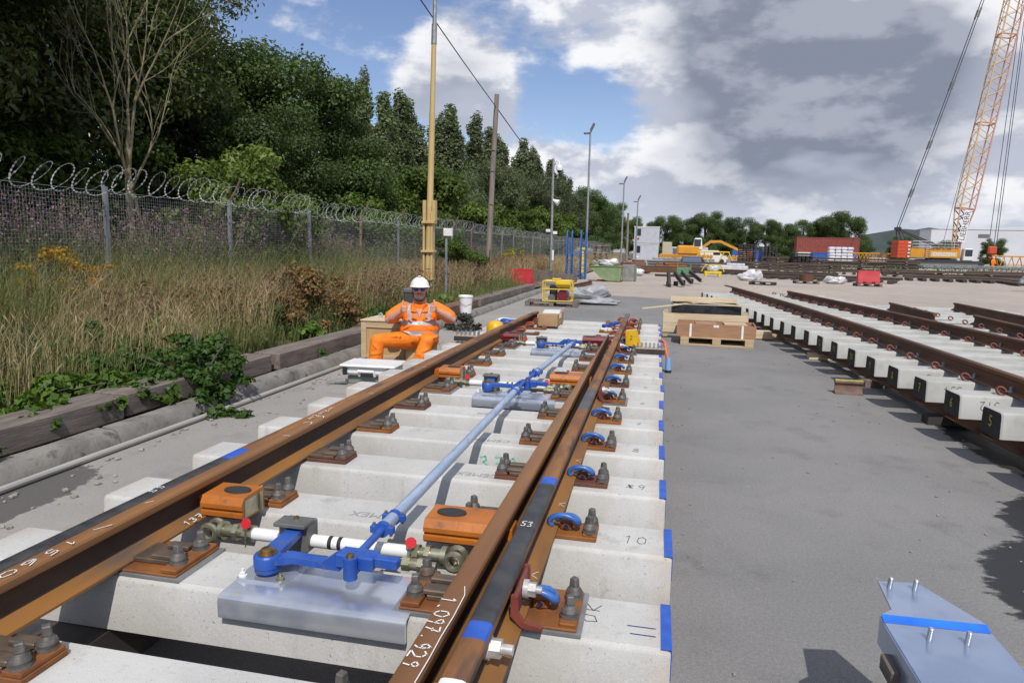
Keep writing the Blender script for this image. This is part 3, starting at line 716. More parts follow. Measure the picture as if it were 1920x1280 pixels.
e_red, e_ins = eclip(mat('clip_red', (.11, .025, .018), .45, .2, col2=(.17, .04, .025), scale=20), mat('insulator_blue', (.16, .28, .42), .5, col2=(.35, .4, .42), scale=25, lo=.48, hi=.55))
num = 4; y = 4.985; k = 0
NUMS = {5: '5', 6: '6', 7: '7', 8: '8', 9: '9', 10: '10', 11: '11', 12: '12'}
SCR = {5: '504', 6: '512', 7: '534', 8: '5'}
while y < 20.3:
    ex = lerp(EX, y); b = inst(me_b2, 'bearer', pan2, (ex-P2.x+random.uniform(-.012, .012), y-P2.y, .25), (0, 0, .035+.002*k))
    inst(me_end, 'black_end', b)
    if num in NUMS:
        mb = MB(); tx = NUMS[num]; n2 = len(tx); strokes(mb, tx, (-.004, .17+.02*(n2-1), .07), (0, -.05, 0), (0, 0, .075), .010, 1.1, .05); mb.build('marking', yellow_ch, b, 0)
    if num in SCR:
        mb = MB(); strokes(mb, SCR[num], (.30, -.0095, .155), (-.045, 0, 0), (0, -.001, -.07), .004, 1.2, .06); mb.build('marking', pencil, b, 0)
    for j, RR in enumerate((R1, R2)):
        rx = lerp(RR, y+.14)
        for sd in (-1, 1):
            if sd > 0 and y > 12: continue
            c = inst(e_red, 'rail_clip', b, (rx-ex+sd*.105, .12, .205), (0, 0, 0 if sd < 0 else math.pi)); inst(e_ins, 'insulator', b, (rx-ex+sd*.09, .14, .205), (0, 0, 0 if sd < 0 else math.pi))
    y += .652; k += 1; num += 1
def curverail(name, tab, y0, y1, zb, m, parent, off, ext=0):
    mb = MB(); rg = []
    for y in list(np.arange(y0, y1, .6))+[y1]: rg.append([(lerp(tab, y)+x-off.x, y-off.y, zb+z) for x, z in PROF])
    return inst(fixn(mb.rings(rg).mesh(name, m, 40)), name, parent)
rust_b = mat('rust_brown', (.105, .05, .032), .6, .25, col2=(.16, .07, .036), scale=4, stretch=(1, .2, 1), col3=(.07, .055, .045), s3=6, spec=.4)
curverail('rail', R1, 4.0, 20.7, .458, rust_b, pan2, P2); curverail('rail', R2, 5.2, 19.4, .458, rust_b, pan2, P2)
mb = MB(P2); mb.box((lerp(R1, 20.9)-.03, 21.1, .60), (.09, .9, .03), .12, .004); mb.build('fishplate', rust_b, pan2)
for j, (dx, yb, lb) in enumerate(((.30, 20.0, 'dark old rail carrying the left ends of the raised panel'), (2.4, 20.0, 'dark old rail carrying the right half of the raised panel'))):
    mb = MB((4.3+dx, 5, .09)); rg = []
    for y in list(np.arange(3.6, yb, .8)): rg.append([(lerp(EX, y)+dx+x, y, .092+z) for x, z in PROF])
    me = fixn(mb.rings(rg).mesh('support_rail', rust_dk, 40)); tag(inst(me, 'support_rail', None, (4.3+dx, 5, .09)), lb, 'rail')
pale_w = mat('pale_timber', (.52, .40, .25), .8, col2=(.44, .32, .19), scale=5, stretch=(.4, 4, 4), col3=(.34, .22, .11), s3=8, lo3=.62, hi3=.75)
pale_w2 = mat('pale_timber_light', (.62, .52, .37), .8, col2=(.54, .43, .28), scale=5, stretch=(.4, 4, 4), col3=(.42, .26, .12), s3=4, lo3=.64, hi3=.78)
for (x, y, m_), lb in zip(((4.05, 7.15, dark_tim), (3.95, 9.0, wood_gr), (3.78, 11.1, pale_w2), (3.45, 13.5, pale_w), (3.0, 17.0, wood_gr)),
    ('dark packing block nearest the camera under the raised panel', 'grey packing block second under the raised panel', 'pale packing block under the raised panel near bearer twelve', 'pale packing block beside the pallet under the raised panel', 'farthest packing block under the raised panel')):
    mb = MB((x, y, 0)); mb.box((x, y, .045), (.5, .16, .09), 0, .006); tag(mb.build('packing_block', m_), lb, 'timber block', 'packing blocks under the raised panel')
# rail offcut on the asphalt
off = thing('rail_offcut', (3.43, 8.42, 0), 'short rusty rail offcut with a yellow chalked head standing on the asphalt', 'rail offcut')
mb = MB(); mb.rings([[(x_, y_*.95, z_*1.05) for y_, z_ in PROF] for x_ in (-.15, .15)], mats=lambda i, k: 1 if k in HEADTOP else 0)
inst(fixn(mb.mesh('rail_body', [mat('offcut_rust', (.20, .13, .10), .7, col2=(.14, .09, .07), scale=9), mat('yellow_head', (.36, .30, .07), .7, col2=(.25, .2, .06), scale=20)], 40)), 'rail_body', off)
mb = MB(); mb.box((.165, .0, .12), (.02, .03, .06), 0, .003); mb.build('clamp', bolt_m, off)
# third panel further right: rails, bearers
P3 = Vector((6.6, 13, 0)); pan3 = thing('track_panel', tuple(P3), 'track panel of pale bearers and dark rails at the right edge beyond the raised panel', 'track panel')
me_b3 = fixn(MB().rings([[(x, py, pz) for py, pz in prof] for x in (0, 2.6)]).mesh('bearer', b2_m, 25))
for k, y in enumerate(np.arange(10.3, 17.2, .68)):
    inst(me_b3, 'bearer', pan3, (6.05+.02*(y-10)-P3.x, y-P3.y, .25), (0, 0, -.02))
for tab, a, b in (([(9.5, 6.42), (13.1, 6.62), (20, 7.0)], 9.9, 13.2), ([(12, 6.0), (20, 6.2)], 13.3, 15.9), ([(12, 7.4), (20, 7.75)], 12.8, 16.6)):
    curverail('rail', tab, a, b, .458, rust_dk, pan3, P3)
for y in np.arange(10.5, 16.5, .68):
    for x in (6.36, 7.42): inst(e_red, 'rail_clip', pan3, (x+.04*(y-10)-P3.x, y-P3.y, .46))
for x, lb in ((6.4, 'dark runner under the left side of the third track panel'), (8.0, 'dark runner under the right side of the third track panel')):
    mb = MB((x, 13.5, 0)); mb.box((x, 13.5, .124), (.2, 7, .248)); tag(mb.build('timber_runner', dark_tim), lb, 'timber beam')

# ------------------------------------------------------------------ galvanised bracket plate standing at the lower right
gp = thing('bracket_plate', (2.06, 1.9, .44), 'galvanised steel bracket plate with four studs at the lower right corner', 'steel bracket')
galv_b = mat('galvanised_bright', (.42, .50, .66), .22, .72, col2=(.36, .44, .60), scale=5, lo=.4, hi=.6, bump=.03, bscale=10, col3=(.5, .56, .66), s3=24, lo3=.68, hi3=.74)
mb = MB((2.06, 1.9, .44)); zt = .50
def ring(z, d=0): return [(1.915+d, 1.30, z), (2.205-d, 1.30, z), (2.205-d, 2.14, z), (1.915+d, 2.14, z)]
mb.add([(1.915, 1.30, zt), (2.205, 1.30, zt), (2.207, 2.135, zt), (1.915, 2.125, zt), (1.917, 2.152, zt+.006), (2.209, 2.165, zt+.006),
        (1.957, 2.19, zt+.006), (1.975, 2.385, zt+.004), (2.101, 2.405, zt+.004), (1.915, 2.15, zt+.006)],
       [(0, 1, 2, 3), (3, 2, 5, 4), (4, 5, 8, 7, 6)])
mb.add([(1.915, 1.30, zt), (1.915, 2.125, zt), (1.917, 2.152, zt+.006), (1.917, 2.152, zt-.085), (1.915, 1.30, zt-.085)], [(0, 1, 2, 3, 4)])
me = mb.mesh('plate', galv_b, 0); o = inst(me, 'plate', gp)
md = o.modifiers.new('thickness', 'SOLIDIFY'); md.thickness = .008; md.offset = 0
for x, y, z in ((1.997, 2.345, .504), (2.074, 2.348, .504), (2.012, 2.045, .50), (2.112, 2.048, .50)):
    mb = MB((2.06, 1.9, .44)); mb.cyl((x, y, z), (x+.002, y-.004, z+.038), .0085, .0085, 12); mb.cyl((x+.002, y-.004, z+.038), (x+.002, y-.004, z+.042), .0085, .006, 12); mb.build('stud', mat('stud_zinc', (.72, .70, .68), .25, .9), gp)
mb = MB((2.06, 1.9, .44)); mb.add([(1.914, 2.112, zt+.0046), (2.205, 2.121, zt+.0046), (2.2085, 2.163, zt+.0108), (1.9155, 2.151, zt+.0108)], [(0, 1, 2, 3)]); mb.build('blue_strip', mat('fold_strip_blue', (.01, .13, .72), .3, col2=(.02, .2, .8), scale=6), gp, 0)  # thin glossy blue strip laid along the fold of the plate
trs = thing('timber_trestle', (2.05, 1.85, 0), 'rough timber trestle block holding up the galvanised bracket plate', 'timber block')
for x, y, w_ in ((1.965, 2.0, .06), (2.16, 2.0, .06), (1.965, 1.5, .06), (2.16, 1.5, .06)):
    mb = MB((2.05, 1.85, 0)); mb.box((x, y, .195), (w_, .09, .39), 0, .004); mb.build('post', pale_w, trs)
for y in (2.0, 1.5):
    mb = MB((2.05, 1.85, 0)); mb.box((2.06, y, .418), (.34, .10, .05), 0, .004); mb.build('cross_piece', wood_gr, trs)

# ------------------------------------------------------------------ pallets and boxes
def pallet(loc, label, rz=0, m=None, s=(1.2, .8), group=None):
    m = m or pale_w; t = thing('pallet', loc, label, 'pallet', group, rz); w_, d_ = s
    for i in range(3): MB().box((0, -d_/2+.05+i*(d_-.1)/2, .011), (w_, .1, .022)).build('bottom_board', m, t)
    for i in range(3):
        for j in range(3): MB().box((-w_/2+.07+j*(w_-.14)/2, -d_/2+.05+i*(d_-.1)/2, .061), (.14, .1, .078), 0, .003).build('block', m, t)
    for j in range(3): MB().box((-w_/2+.07+j*(w_-.14)/2, 0, .111), (.14, d_, .022)).build('stringer', m, t)
    for i in range(5): MB().box((0, -d_/2+.06+i*(d_-.12)/4, .133), (w_, .11, .021)).build('top_board', m, t)
    return t
ply = mat('brown_plywood', (.36, .20, .115), .7, col2=(.31, .165, .09), scale=4, stretch=(1, 4, 6))
pallet((2.27, 12.42, 0), 'pale wooden pallet under the brown plywood box on the asphalt', rz=-.05)
bx = thing('plywood_box', (2.25, 12.40, .146), 'long brown plywood box with white straps and label on the pallet', 'box', rz=-.05)
MB().box((0, -.33, .11), (1.3, .02, .22)).build('side', ply, bx); MB().box((0, .33, .11), (1.3, .02, .22)).build('side', ply, bx)
for s_ in (-.64, .64): MB().box((s_, 0, .11), (.02, .64, .22)).build('end', ply, bx)
MB().box((0, 0, .01), (1.26, .64, .02)).build('base', ply, bx)
for s_ in (-.42, .43): MB().box((s_, -.343, .11), (.035, .004, .222)).build('strap', white_p, bx)
MB().box((.0, -.342, .19), (.09, .004, .04)).build('label_tag', white_p, bx)
ib = MB((2.2, 12.45, .17)); ib.box((2.08, 12.40, .265), (.36, .4, .19), 0, .004); tag(ib.build('plywood_box', ply), 'small dark brown box packed inside the long plywood box', 'box')
ib = MB((2.6, 12.45, .17)); ib.box((2.57, 12.40, .27), (.38, .42, .20), 0, .004); tag(ib.build('timber_box', pale_w), 'small pale timber box packed at the right of the plywood box', 'box')
tc = thing('plywood_crate', (2.1, 13.0, 0), 'tall pale plywood crate side standing behind the brown box', 'crate')
for i in range(2): MB().box((0, -.12+.0*i, .20+.18*i), (1.5, .02, .175)).build('board', pale_w2, tc)
for x in (-.70, .70): MB().box((x, -.10, .28), (.08, .018, .5)).build('batten', pale_w, tc)
MB().box((-.74, .15, .27), (.02, .5, .36)).build('end_board', pale_w2, tc); MB().box((.74, .15, .27), (.02, .5, .36)).build('end_board', pale_w2, tc)
bc = thing('wrapped_crate', (2.15, 13.95, 0), 'open crate wrapped in black sheeting behind the pale plywood crate', 'crate')
blk = mat('black_sheeting', (.012, .013, .015), .35, col2=(.03, .032, .036), scale=8, bump=.5, bscale=9)
for y_ in (-.4, .4): MB().box((0, y_, .36), (1.25, .02, .44)).build('side', blk, bc)
for x_ in (-.62, .62): MB().box((x_, 0, .36), (.02, .78, .44)).build('side', blk, bc)
MB().box((0, 0, .52), (1.20, .74, .03)).build('lid_liner', mat('foam_white', (.6, .57, .5), .9, col2=(.45, .38, .28), scale=3), bc)
MB().box((0, .42, .62), (1.3, .03, .12)).build('back_board', pale_w2, bc)
for (a, b, lb) in (((.95, 13.2, .50), (2.1, 13.75, .63), 'long thin plank sticking out to the left across the black crate'), ((1.55, 13.62, .66), (2.95, 13.45, .585), 'thin plank lying across the black crate towards the right')):
    mb = MB(a); v = Vector(b)-Vector(a); mb.prism([(-.02, -.012), (.02, -.012), (.02, .012), (-.02, .012)], a, v.cross(Vector((0, 0, 1))).normalized(), (0, 0, 1), v); tag(mb.build('plank', pale_w2), lb, 'plank')
for i, (z, x) in enumerate(((.05, 3.15), (.12, 3.12))):
    mb = MB((x, 13.4, z-.035)); mb.box((x, 13.4, z), (.42, .3, .066), .05, .004); tag(mb.build('timber_offcut', pale_w2), ('lower pale timber offcut right of the pallet', 'upper pale timber offcut right of the pallet')[i], 'timber block')

mb = MB((2.5, 6, 0)); random.seed(21)
for i in range(170):
    x = random.choice((random.uniform(1.35, 4.2), random.uniform(1.33, 1.6), random.gauss(3.3, .3))); y = random.uniform(1.8, 14); r = random.uniform(.003, .008)*(1+.04*y)
    mb.box((x, y, .002+r*.35), (r*2, r*1.5, r*.9), random.uniform(0, 3), r*.2)
tag(mb.build('yard_grit', mat('grit', (.30, .29, .27), .9, col2=(.20, .19, .18), scale=40), None, 0), 'scattered grit and small stones lying on the asphalt', 'gravel', kind='stuff')
# ------------------------------------------------------------------ loose fittings on the panel
card = mat('cardboard', (.42, .27, .14), .8, col2=(.36, .22, .11), scale=4)
wb = thing('wooden_box', (-.40, 10.65, .402), 'small wooden box with white papers standing on the far bearers', 'box')
MB().box((0, 0, .10), (.30, .72, .19), 0, .004).build('box_body', card, wb); MB().box((.0, .05, .20), (.26, .5, .02), .1, .003).build('paper', white_p, wb); MB().box((.153, -.05, .15), (.005, .2, .07)).build('label_tag', white_p, wb)
yel = mat('yellow_plastic', (.70, .42, .015), .4, col2=(.62, .36, .012), scale=8)
yc = thing('yellow_cover', (.97, 8.55, .42), 'yellow plastic cover with a black mark beside the right rail', 'cover'); yc.scale = (.82, .82, .82)
mb = MB(); mb.prism([(-.13, 0), (.10, 0), (.02, .24), (-.14, .22)], (0, -.10, 0), (1, 0, 0), (0, 0, 1), (0, .24, 0)); inst(fixn(mb.mesh('cover_body', yel, 40)), 'cover_body', yc)
mb = MB(); strokes(mb, '2', (-.07, -.102, .10), (.04, 0, 0), (0, 0, .06), .007); mb.build('marking', black_b, yc, 0)
mb = MB(); mb.box((.06, -.03, .02), (.13, .24, .03), 0, .004); mb.build('flange', yel, yc)
def studtray(loc, n, label, rz=0, w_=.34):
    t = thing('stud_tray', loc, label, 'stud tray', 'trays of zinc studs beside the panel', rz)
    MB().box((0, 0, .03), (w_, .12, .06), 0, .003).build('bar', dark_tim, t); MB().box((0, 0, .0635), (w_-.01, .11, .007)).build('strip', pale_w, t)
    for j in range(2):
        for i in range(n):
            mb = MB(); x = -w_/2+.03+i*(w_-.06)/(n-1); mb.cyl((x, -.03+.06*j, .067), (x, -.03+.06*j, .078), .016, .016, 6); mb.cyl((x, -.03+.06*j, .078), (x, -.03+.06*j, .125), .009, .009, 8); mb.build('stud', galv, t)
studtray((1.16, 8.05, .402), 7, 'tray of upright zinc studs at the right end of the bearers')
studtray((-1.12, 8.35, .402), 6, 'tray of upright zinc studs between the seated worker and the left rail')
yl = thing('yellow_bag', (-1.0, 9.35, .402), 'small yellow plastic cover lying left of the left rail', 'cover')
mb = MB(); mb.lathe([(.12, 0), (.13, .05), (.11, .13), (.05, .16), (0, .165)], (0, 0, 0), 14); mb.build('cover_body', yel, yl, 60)
mb = MB(); mb.box((.06, .0, .03), (.26, .2, .05), .2, .01); mb.build('flange', yel, yl)
bl = thing('blue_rope_bundle', (-1.05, 10.1, .402), 'bundle of blue rope and white cloth left of the left rail', 'rope')
mb = MB(); 
for i in range(5): mb.tube([(.14*math.cos(t+i)+.05*i-.1, .10*math.sin(t+i), .025+.018*i+.01*math.sin(3*t)) for t in np.linspace(0, 5.6, 14)], .013, 6)
mb.build('rope', mat('blue_rope', (.03, .11, .42), .7), bl, 60)
mb = MB(); mb.lathe([(.16, .0), (.15, .06), (.08, .10), (0, .11)], (-.05, .25, 0), 9); mb.build('cloth', white_p, bl, 60)
b2 = thing('blue_fittings', (.60, 10.1, .402), 'pile of small blue metal fittings left of the right rail', 'fittings')
for i in range(7):
    mb = MB(); mb.box((random.uniform(-.13, .1), random.uniform(-.2, .2), .03+.04*(i % 3)), (.09, .06, .05), random.uniform(0, 3), .006); mb.build('fitting', blue_clip if i % 3 else white_p, b2)
cn = thing('cable_connector', (1.40, 9.2, 0), 'orange cable with a light blue connector hanging at the right bearer ends', 'cable')
mb = MB(); mb.tube([(-.10, .18, .40), (-.055, .10, .38), (-.04, .04, .30), (-.01, -.0, .19), (.0, -.02, .12)], .022, 8); mb.build('cable', mat('orange_cable', (.60, .13, .05), .5), cn, 60)
mb = MB(); mb.cyl((.0, -.02, .20), (.005, -.05, .03), .032, .042, 12); mb.build('plug', mat('plug_blue', (.16, .32, .58), .45), cn); mb = MB(); mb.cyl((.005, -.05, .03), (.006, -.055, .005), .045, .045, 12); mb.build('cap', black_b, cn)
oc = MB((-1.4, 8.6, 0)); oc.tube([(-1.62, 8.9, .02), (-1.5, 8.75, .16), (-1.36, 8.62, .33), (-1.2, 8.55, .44), (-1.08, 8.5, .43)], .014, 7); tag(oc.build('air_hose', mat('orange_cable', (.6, .13, .05))), 'orange hose arching from the ground to the bearers beside the worker', 'hose')
# ------------------------------------------------------------------ foliage helpers
def quadmesh(name, V, mats, mi=None, smooth=False):
    """V: (n,4,3) array of loose quads"""
    n = len(V); me = bpy.data.meshes.new(name)
    me.vertices.add(n*4); me.vertices.foreach_set('co', np.ascontiguousarray(V, dtype=np.float32).ravel())
    me.loops.add(n*4); me.loops.foreach_set('vertex_index', np.arange(n*4, dtype=np.int32))
    me.polygons.add(n); me.polygons.foreach_set('loop_start', np.arange(0, n*4, 4, dtype=np.int32)); me.polygons.foreach_set('loop_total', np.full(n, 4, dtype=np.int32))
    for m in (mats if isinstance(mats, (list, tuple)) else [mats]): me.materials.append(m)
    if mi is not None: me.polygons.foreach_set('material_index', np.asarray(mi, dtype=np.int32))
    me.update(calc_edges=True); return me
def unit(a): return a/np.maximum(np.linalg.norm(a, axis=-1, keepdims=True), 1e-9)
def leafquads(P, N, size, asp=.55, droop=0.0):
    n = len(P); t = unit(np.cross(N, rng.normal(size=(n, 3)))); b = np.cross(N, t)
    if droop: t = unit(t+np.array([0, 0, -droop])); b = unit(np.cross(N, t))
    s = (size*rng.uniform(.6, 1.35, n))[:, None]
    fold = N*s*.18
    return np.stack([P-t*s*.5, P+b*s*asp*.5+fold, P+t*s*.5, P-b*s*asp*.5+fold], 1)
def clumpleaves(clumps, n, size, asp=.55, inner=.45, up=.35, droop=0.0):
    C = np.array([c[:3] for c in clumps], float); Rd = np.array([c[3:6] for c in clumps], float)
    w = (Rd.prod(1))**(2/3); k = rng.choice(len(C), n, p=w/w.sum())
    d = unit(rng.normal(size=(n, 3))); r = rng.uniform(inner**2, 1, n)**.5*(1+.12*rng.normal(size=n))
    P = C[k]+d*r[:, None]*Rd[k]
    N = unit(d+rng.normal(size=(n, 3))*.6+np.array([0, 0, up]))
    return leafquads(P, N, size, asp, droop)
def branches(mb, base, tips, r0, split=.4):
    for tp in tips:
        b = Vector(base); t = Vector(tp); m_ = b.lerp(t, .45)+Vector((random.uniform(-.2, .2), random.uniform(-.2, .2), .25*(t-b).length*.3))
        mb.tube([b, m_, t], [r0, r0*.6, r0*.15], 6)
bark = mat('bark', (.07, .058, .045), .9, col2=(.11, .095, .075), scale=5, stretch=(3, 3, .6), bump=.5, bscale=20)
bark_l = mat('bark_pale', (.30, .265, .18), .9, col2=(.21, .185, .12), scale=6, stretch=(3, 3, .6), col3=(.34, .26, .07), s3=4, lo3=.55, hi3=.68, bump=.4, bscale=20)
lf_dark = leafmat('leaf_dark', (.060, .086, .028), (.125, .155, .052), trans=.32)
lf_oak = leafmat('leaf_oak', (.046, .080, .022), (.100, .148, .042), trans=.30)
lf_pop = leafmat('leaf_poplar', (.095, .125, .062), (.165, .195, .105), trans=.3)
lf_grn = leafmat('leaf_green', (.055, .100, .016), (.13, .18, .036), trans=.3)
lf_wil = leafmat('leaf_willow', (.075, .105, .045), (.135, .165, .08), trans=.3)
lf_yel = leafmat('leaf_light', (.10, .16, .03), (.20, .24, .07), trans=.35)
lf_brn = leafmat('leaf_brownish', (.20, .095, .045), (.12, .125, .04), trans=.25, c3=(.30, .16, .075))
lf_brm = leafmat('leaf_bramble', (.05, .11, .015), (.13, .20, .03), trans=.3)
lf_brm2 = leafmat('leaf_bush', (.035, .09, .015), (.085, .15, .03), trans=.3)

def make_tree(kind, seed, name, loc, label, scale=1.0, group='trees behind the fence', rz=0):
    global rng
    rng = np.random.default_rng(seed); random.seed(seed)
    cl = []
    if kind == 'broad':
        H = 12.0; mt, n, sz, asp = lf_dark, 48000, .155, .5
        for i in range(58):
            a = random.uniform(0, 6.283); zz = random.uniform(2.2, 11.6); f = max(.15, 1-((zz-5.2)/7.0)**2)
            rr = 3.7*f**.5*random.uniform(.35, 1); r = random.uniform(.7, 1.35)
            cl.append((rr*math.cos(a), rr*math.sin(a), zz, r*1.15, r*1.15, r*.8))
        trunk = [(0, 0, -.3), (.1, .05, 3), (.0, .15, 6.5), (.15, 0, 10.5)]; rad = [.26, .21, .15, .04]
    elif kind == 'oak':
        H = 9.0; mt, n, sz, asp = lf_oak, 48000, .15, .6
        for i in range(46):
            a = random.uniform(0, 6.283); zz = random.uniform(1.6, 8.4); f = max(.12, 1-((zz-4.6)/4.6)**2)
            rr = 3.3*f**.5*random.uniform(.45, 1); r = random.uniform(.65, 1.2)
            cl.append((rr*math.cos(a), rr*math.sin(a), zz, r*1.1, r*1.1, r*.8))
        trunk = [(0, 0, -.3), (.1, .05, 2.2), (.0, .15, 4.5), (.15, 0, 8)]; rad = [.28, .23, .16, .04]
    elif kind == 'poplar':
        H = 12.0; mt, n, sz, asp = lf_pop, 22000, .19, .6
        cols = [(0, 0, 12.0, .60), (random.uniform(.45, .65), random.uniform(-.4, .4), 11.3, .50), (random.uniform(-.6, -.45), random.uniform(-.4, .4), 10.8, .50)]
        for (cx, cy, h, w_) in cols:
            z0 = .8
            while z0 < h-.25:
                t = (z0-.8)/(h-.8); r = w_*(1-.62*t**5)*random.uniform(.7, 1.15)
                cl.append((cx*(.75+.25*t)+random.uniform(-.22, .22)+.5*t*t, cy+random.uniform(-.22, .22), z0, r, r, .55+.3*r)); z0 += .40
        trunk = [(0, 0, -.3), (0, 0, 4), (.1, 0, 8), (.2, 0, 11.5)]; rad = [.2, .16, .1, .02]
    elif kind == 'bush':
        H = 4.0; mt, n, sz, asp = lf_grn, 15000, .16, .6
        for i in range(30):
            a = random.uniform(0, 6.283); zz = random.uniform(.5, 3.7); f = max(.1, 1-((zz-1.7)/2.3)**2); rr = 1.9*f**.5*random.uniform(.4, 1); r = random.uniform(.4, .7)
            cl.append((rr*math.cos(a), rr*math.sin(a), zz, r*1.1, r*1.1, r*.85))
        trunk = [(0, 0, -.3), (.05, 0, 1), (0, .05, 2), (.1, .1, 3.2)]; rad = [.09, .07, .05, .02]
    elif kind == 'willow':
        H = 8.0; mt, n, sz, asp = lf_wil, 26000, .24, .28
        for i in range(44):
            a = random.uniform(0, 6.283); zz = random.uniform(1.0, 7.4); f = max(.12, 1-((zz-3.6)/4.5)**2); rr = 3.1*f**.5*random.uniform(.4, 1); r = random.uniform(.6, 1.1)
            cl.append((rr*math.cos(a), rr*math.sin(a), zz, r, r, r*.9))
        trunk = [(0, 0, -.3), (.1, .05, 2.0), (.0, .15, 4.5), (.15, 0, 7)]; rad = [.22, .18, .12, .03]
    elif kind == 'shrub':
        H = 3.2; mt, n, sz, asp = lf_yel, 5200, .13, .5
        for i in range(26):
            a = random.uniform(0, 6.283); zz = random.uniform(.6, 3.1); rr = 1.3*random.uniform(.2, 1)*(1-.25*abs(zz-1.8)); r = random.uniform(.25, .5)
            cl.append((rr*math.cos(a), rr*math.sin(a), zz, r, r, r*.8))
        trunk = [(0, 0, -.2), (.05, 0, .8), (0, .05, 1.6), (.1, .1, 2.6)]; rad = [.05, .04, .03, .01]
    t = thing(name, loc, label, 'tree' if kind not in ('bush', 'shrub') else 'bush', group, rz); t.scale = (scale,)*3
    mb = MB(); mb.tube(trunk, rad, 9)
    for c in random.sample(cl, min(len(cl), 10)):
        zb = max(.6, c[2]*.55); base = (0, 0, zb); branches(mb, base, [(c[0], c[1], c[2])], rad[0]*.42)
    mb.build('trunk', bark, t, 60)
    V = clumpleaves(cl, n, sz, asp, inner=.35, droop=.6 if kind == 'willow' else .15)
    inst(quadmesh('crown', V, mt), 'crown', t)
    return t

T1 = make_tree('broad', 11, 'broadleaf_tree', (-12.5, 7.0, .4), 'tall dark tree at the far left edge behind the fence', 1.12)
copy_tree(T1, (-14.2, 11.2, .4), 'tall dark tree just left of the bare tree', 2.1, 1.1)
T2 = make_tree('broad', 12, 'broadleaf_tree', (-13.6, 15.2, .4), 'tall dark tree directly behind the bare tree', 1.05)
copy_tree(T2, (-15.5, 19.8, .4), 'dark tree just right of the bare tree, cut by the top of the picture', 1.3, .98)
copy_tree(T1, (-18, 15, .5), 'dark tree in the second row behind the bare tree', 4.0, 1.15)
copy_tree(T2, (-17.5, 8, .5), 'dark tree in the second row at the far left edge', 3.0, 1.2)
copy_tree(T1, (-10.9, 4.6, .3), 'dark tree overhanging the upper left corner', 5.2, .95)
T3 = make_tree('oak', 21, 'oak_tree', (-13.6, 25.6, .4), 'dense dark round oak tree left of the yellow mast', 1.0)
copy_tree(T3, (-14.6, 22.2, .4), 'dense dark oak tree with a stepped crown just right of the bare tree', 2.4, .92)
T4 = make_tree('oak', 22, 'oak_tree', (-12.6, 28.0, .4), 'dark oak tree with a ragged edge beside the poplars', .74)
copy_tree(T4, (-11.2, 19.6, .35), 'low dark oak behind the light green bush at the fence', 3.3, .62)
PG = 'poplars in a row behind the fence'
TP = make_tree('poplar', 31, 'poplar_tree', (-15, 33.2, .4), 'leftmost poplar, rising beside the dark oaks', .76, PG)
TQ = make_tree('poplar', 32, 'poplar_tree', (-15, 35.4, .4), 'second poplar from the left, taller than the leftmost one', .86, PG)
for src, y, h, rz, lb in ((TP, 39.4, 10.3, 2.2, 'poplar left of the yellow mast, first of the pair there'), (TQ, 41.5, 10.9, 1.9, 'poplar just left of the yellow mast, second of the pair'), (TP, 44.6, 10.9, 3.7, 'poplar crossed by the yellow mast'),
        (TQ, 50.0, 11.3, .8, 'first poplar right of the yellow mast'), (TP, 53.4, 12.2, 4.6, 'second poplar right of the yellow mast'), (TQ, 58.8, 12.5, 5.5, 'poplar between the yellow mast and the wooden pole'), (TP, 63.5, 12.4, 1.2, 'poplar just left of the wooden pole'),
        (TQ, 71.3, 13.0, 2.9, 'first poplar to the right of the wooden pole'), (TP, 78.7, 13.7, .5, 'second poplar to the right of the wooden pole'), (TQ, 88.4, 13.4, 1.4, 'third poplar to the right of the wooden pole'), (TP, 106, 14.8, 2.5, 'poplar behind the white dome camera'), (TQ, 122, 15.0, 3.3, 'poplar behind the tall floodlight pole')):
    k = h/12.2; copy_tree(src, (-15, y, .4), lb, rz, (k*1.5, k*1.5, k))
TB = make_tree('bush', 41, 'round_bush', (-10, 31.5, .3), 'round bright green bush right of the yellow mast base', 1.22, 'bushes behind the fence')
TC = make_tree('bush', 42, 'round_bush', (-9.6, 24.5, .3), 'green bush behind the fence left of the yellow mast', .78, 'bushes behind the fence')
for src, x, y, s_, rz, lb in ((TC, -10.2, 38, 1.15, 1, 'green bush behind the wooden pole'), (TB, -9.5, 44, 1.0, 2, 'green bush just right of the wooden pole at the fence'), (TC, -9.3, 52, 1.05, 3, 'green bush behind the fence near the cctv pole'), (TB, -9.6, 63, 1.2, 4, 'green bush behind the blue ladder'),
        (TC, -9.5, 76, 1.3, 5, 'green bush behind the pallet stack'), (TB, -11.5, 12.4, .85, 2.5, 'dark green bush between the dark trunks at left'), (TC, -11.8, 16.2, .95, 1.7, 'dark green bush under the tree beside the bare tree'), (TB, -11.8, 8.4, .9, .4, 'dark green bush under the leftmost tree'), (TC, -11, 5.3, .95, .9, 'dark green bush in the shade at the far left edge')):
    copy_tree(src, (x, y, .3), lb, rz, s_)
TW = make_tree('willow', 51, 'willow_tree', (-12, 52, .4), 'grey green willow left of the cctv pole', 1.0, 'willows behind the fence')
for x, y, s_, rz, lb in ((-12.2, 43, .78, 2, 'grey green willow behind the wooden pole'), (-11.5, 64, 1.05, 3, 'grey green willow behind the cctv pole'), (-11.5, 77, 1.15, 1, 'grey green willow left of the tall floodlight'), (-11, 92, 1.2, 5, 'grey green willow right of the tall floodlight'), (-12.5, 34.5, .70, 4, 'small grey green willow behind the round green bush')):
    copy_tree(TW, (x, y, .4), lb, rz, s_)
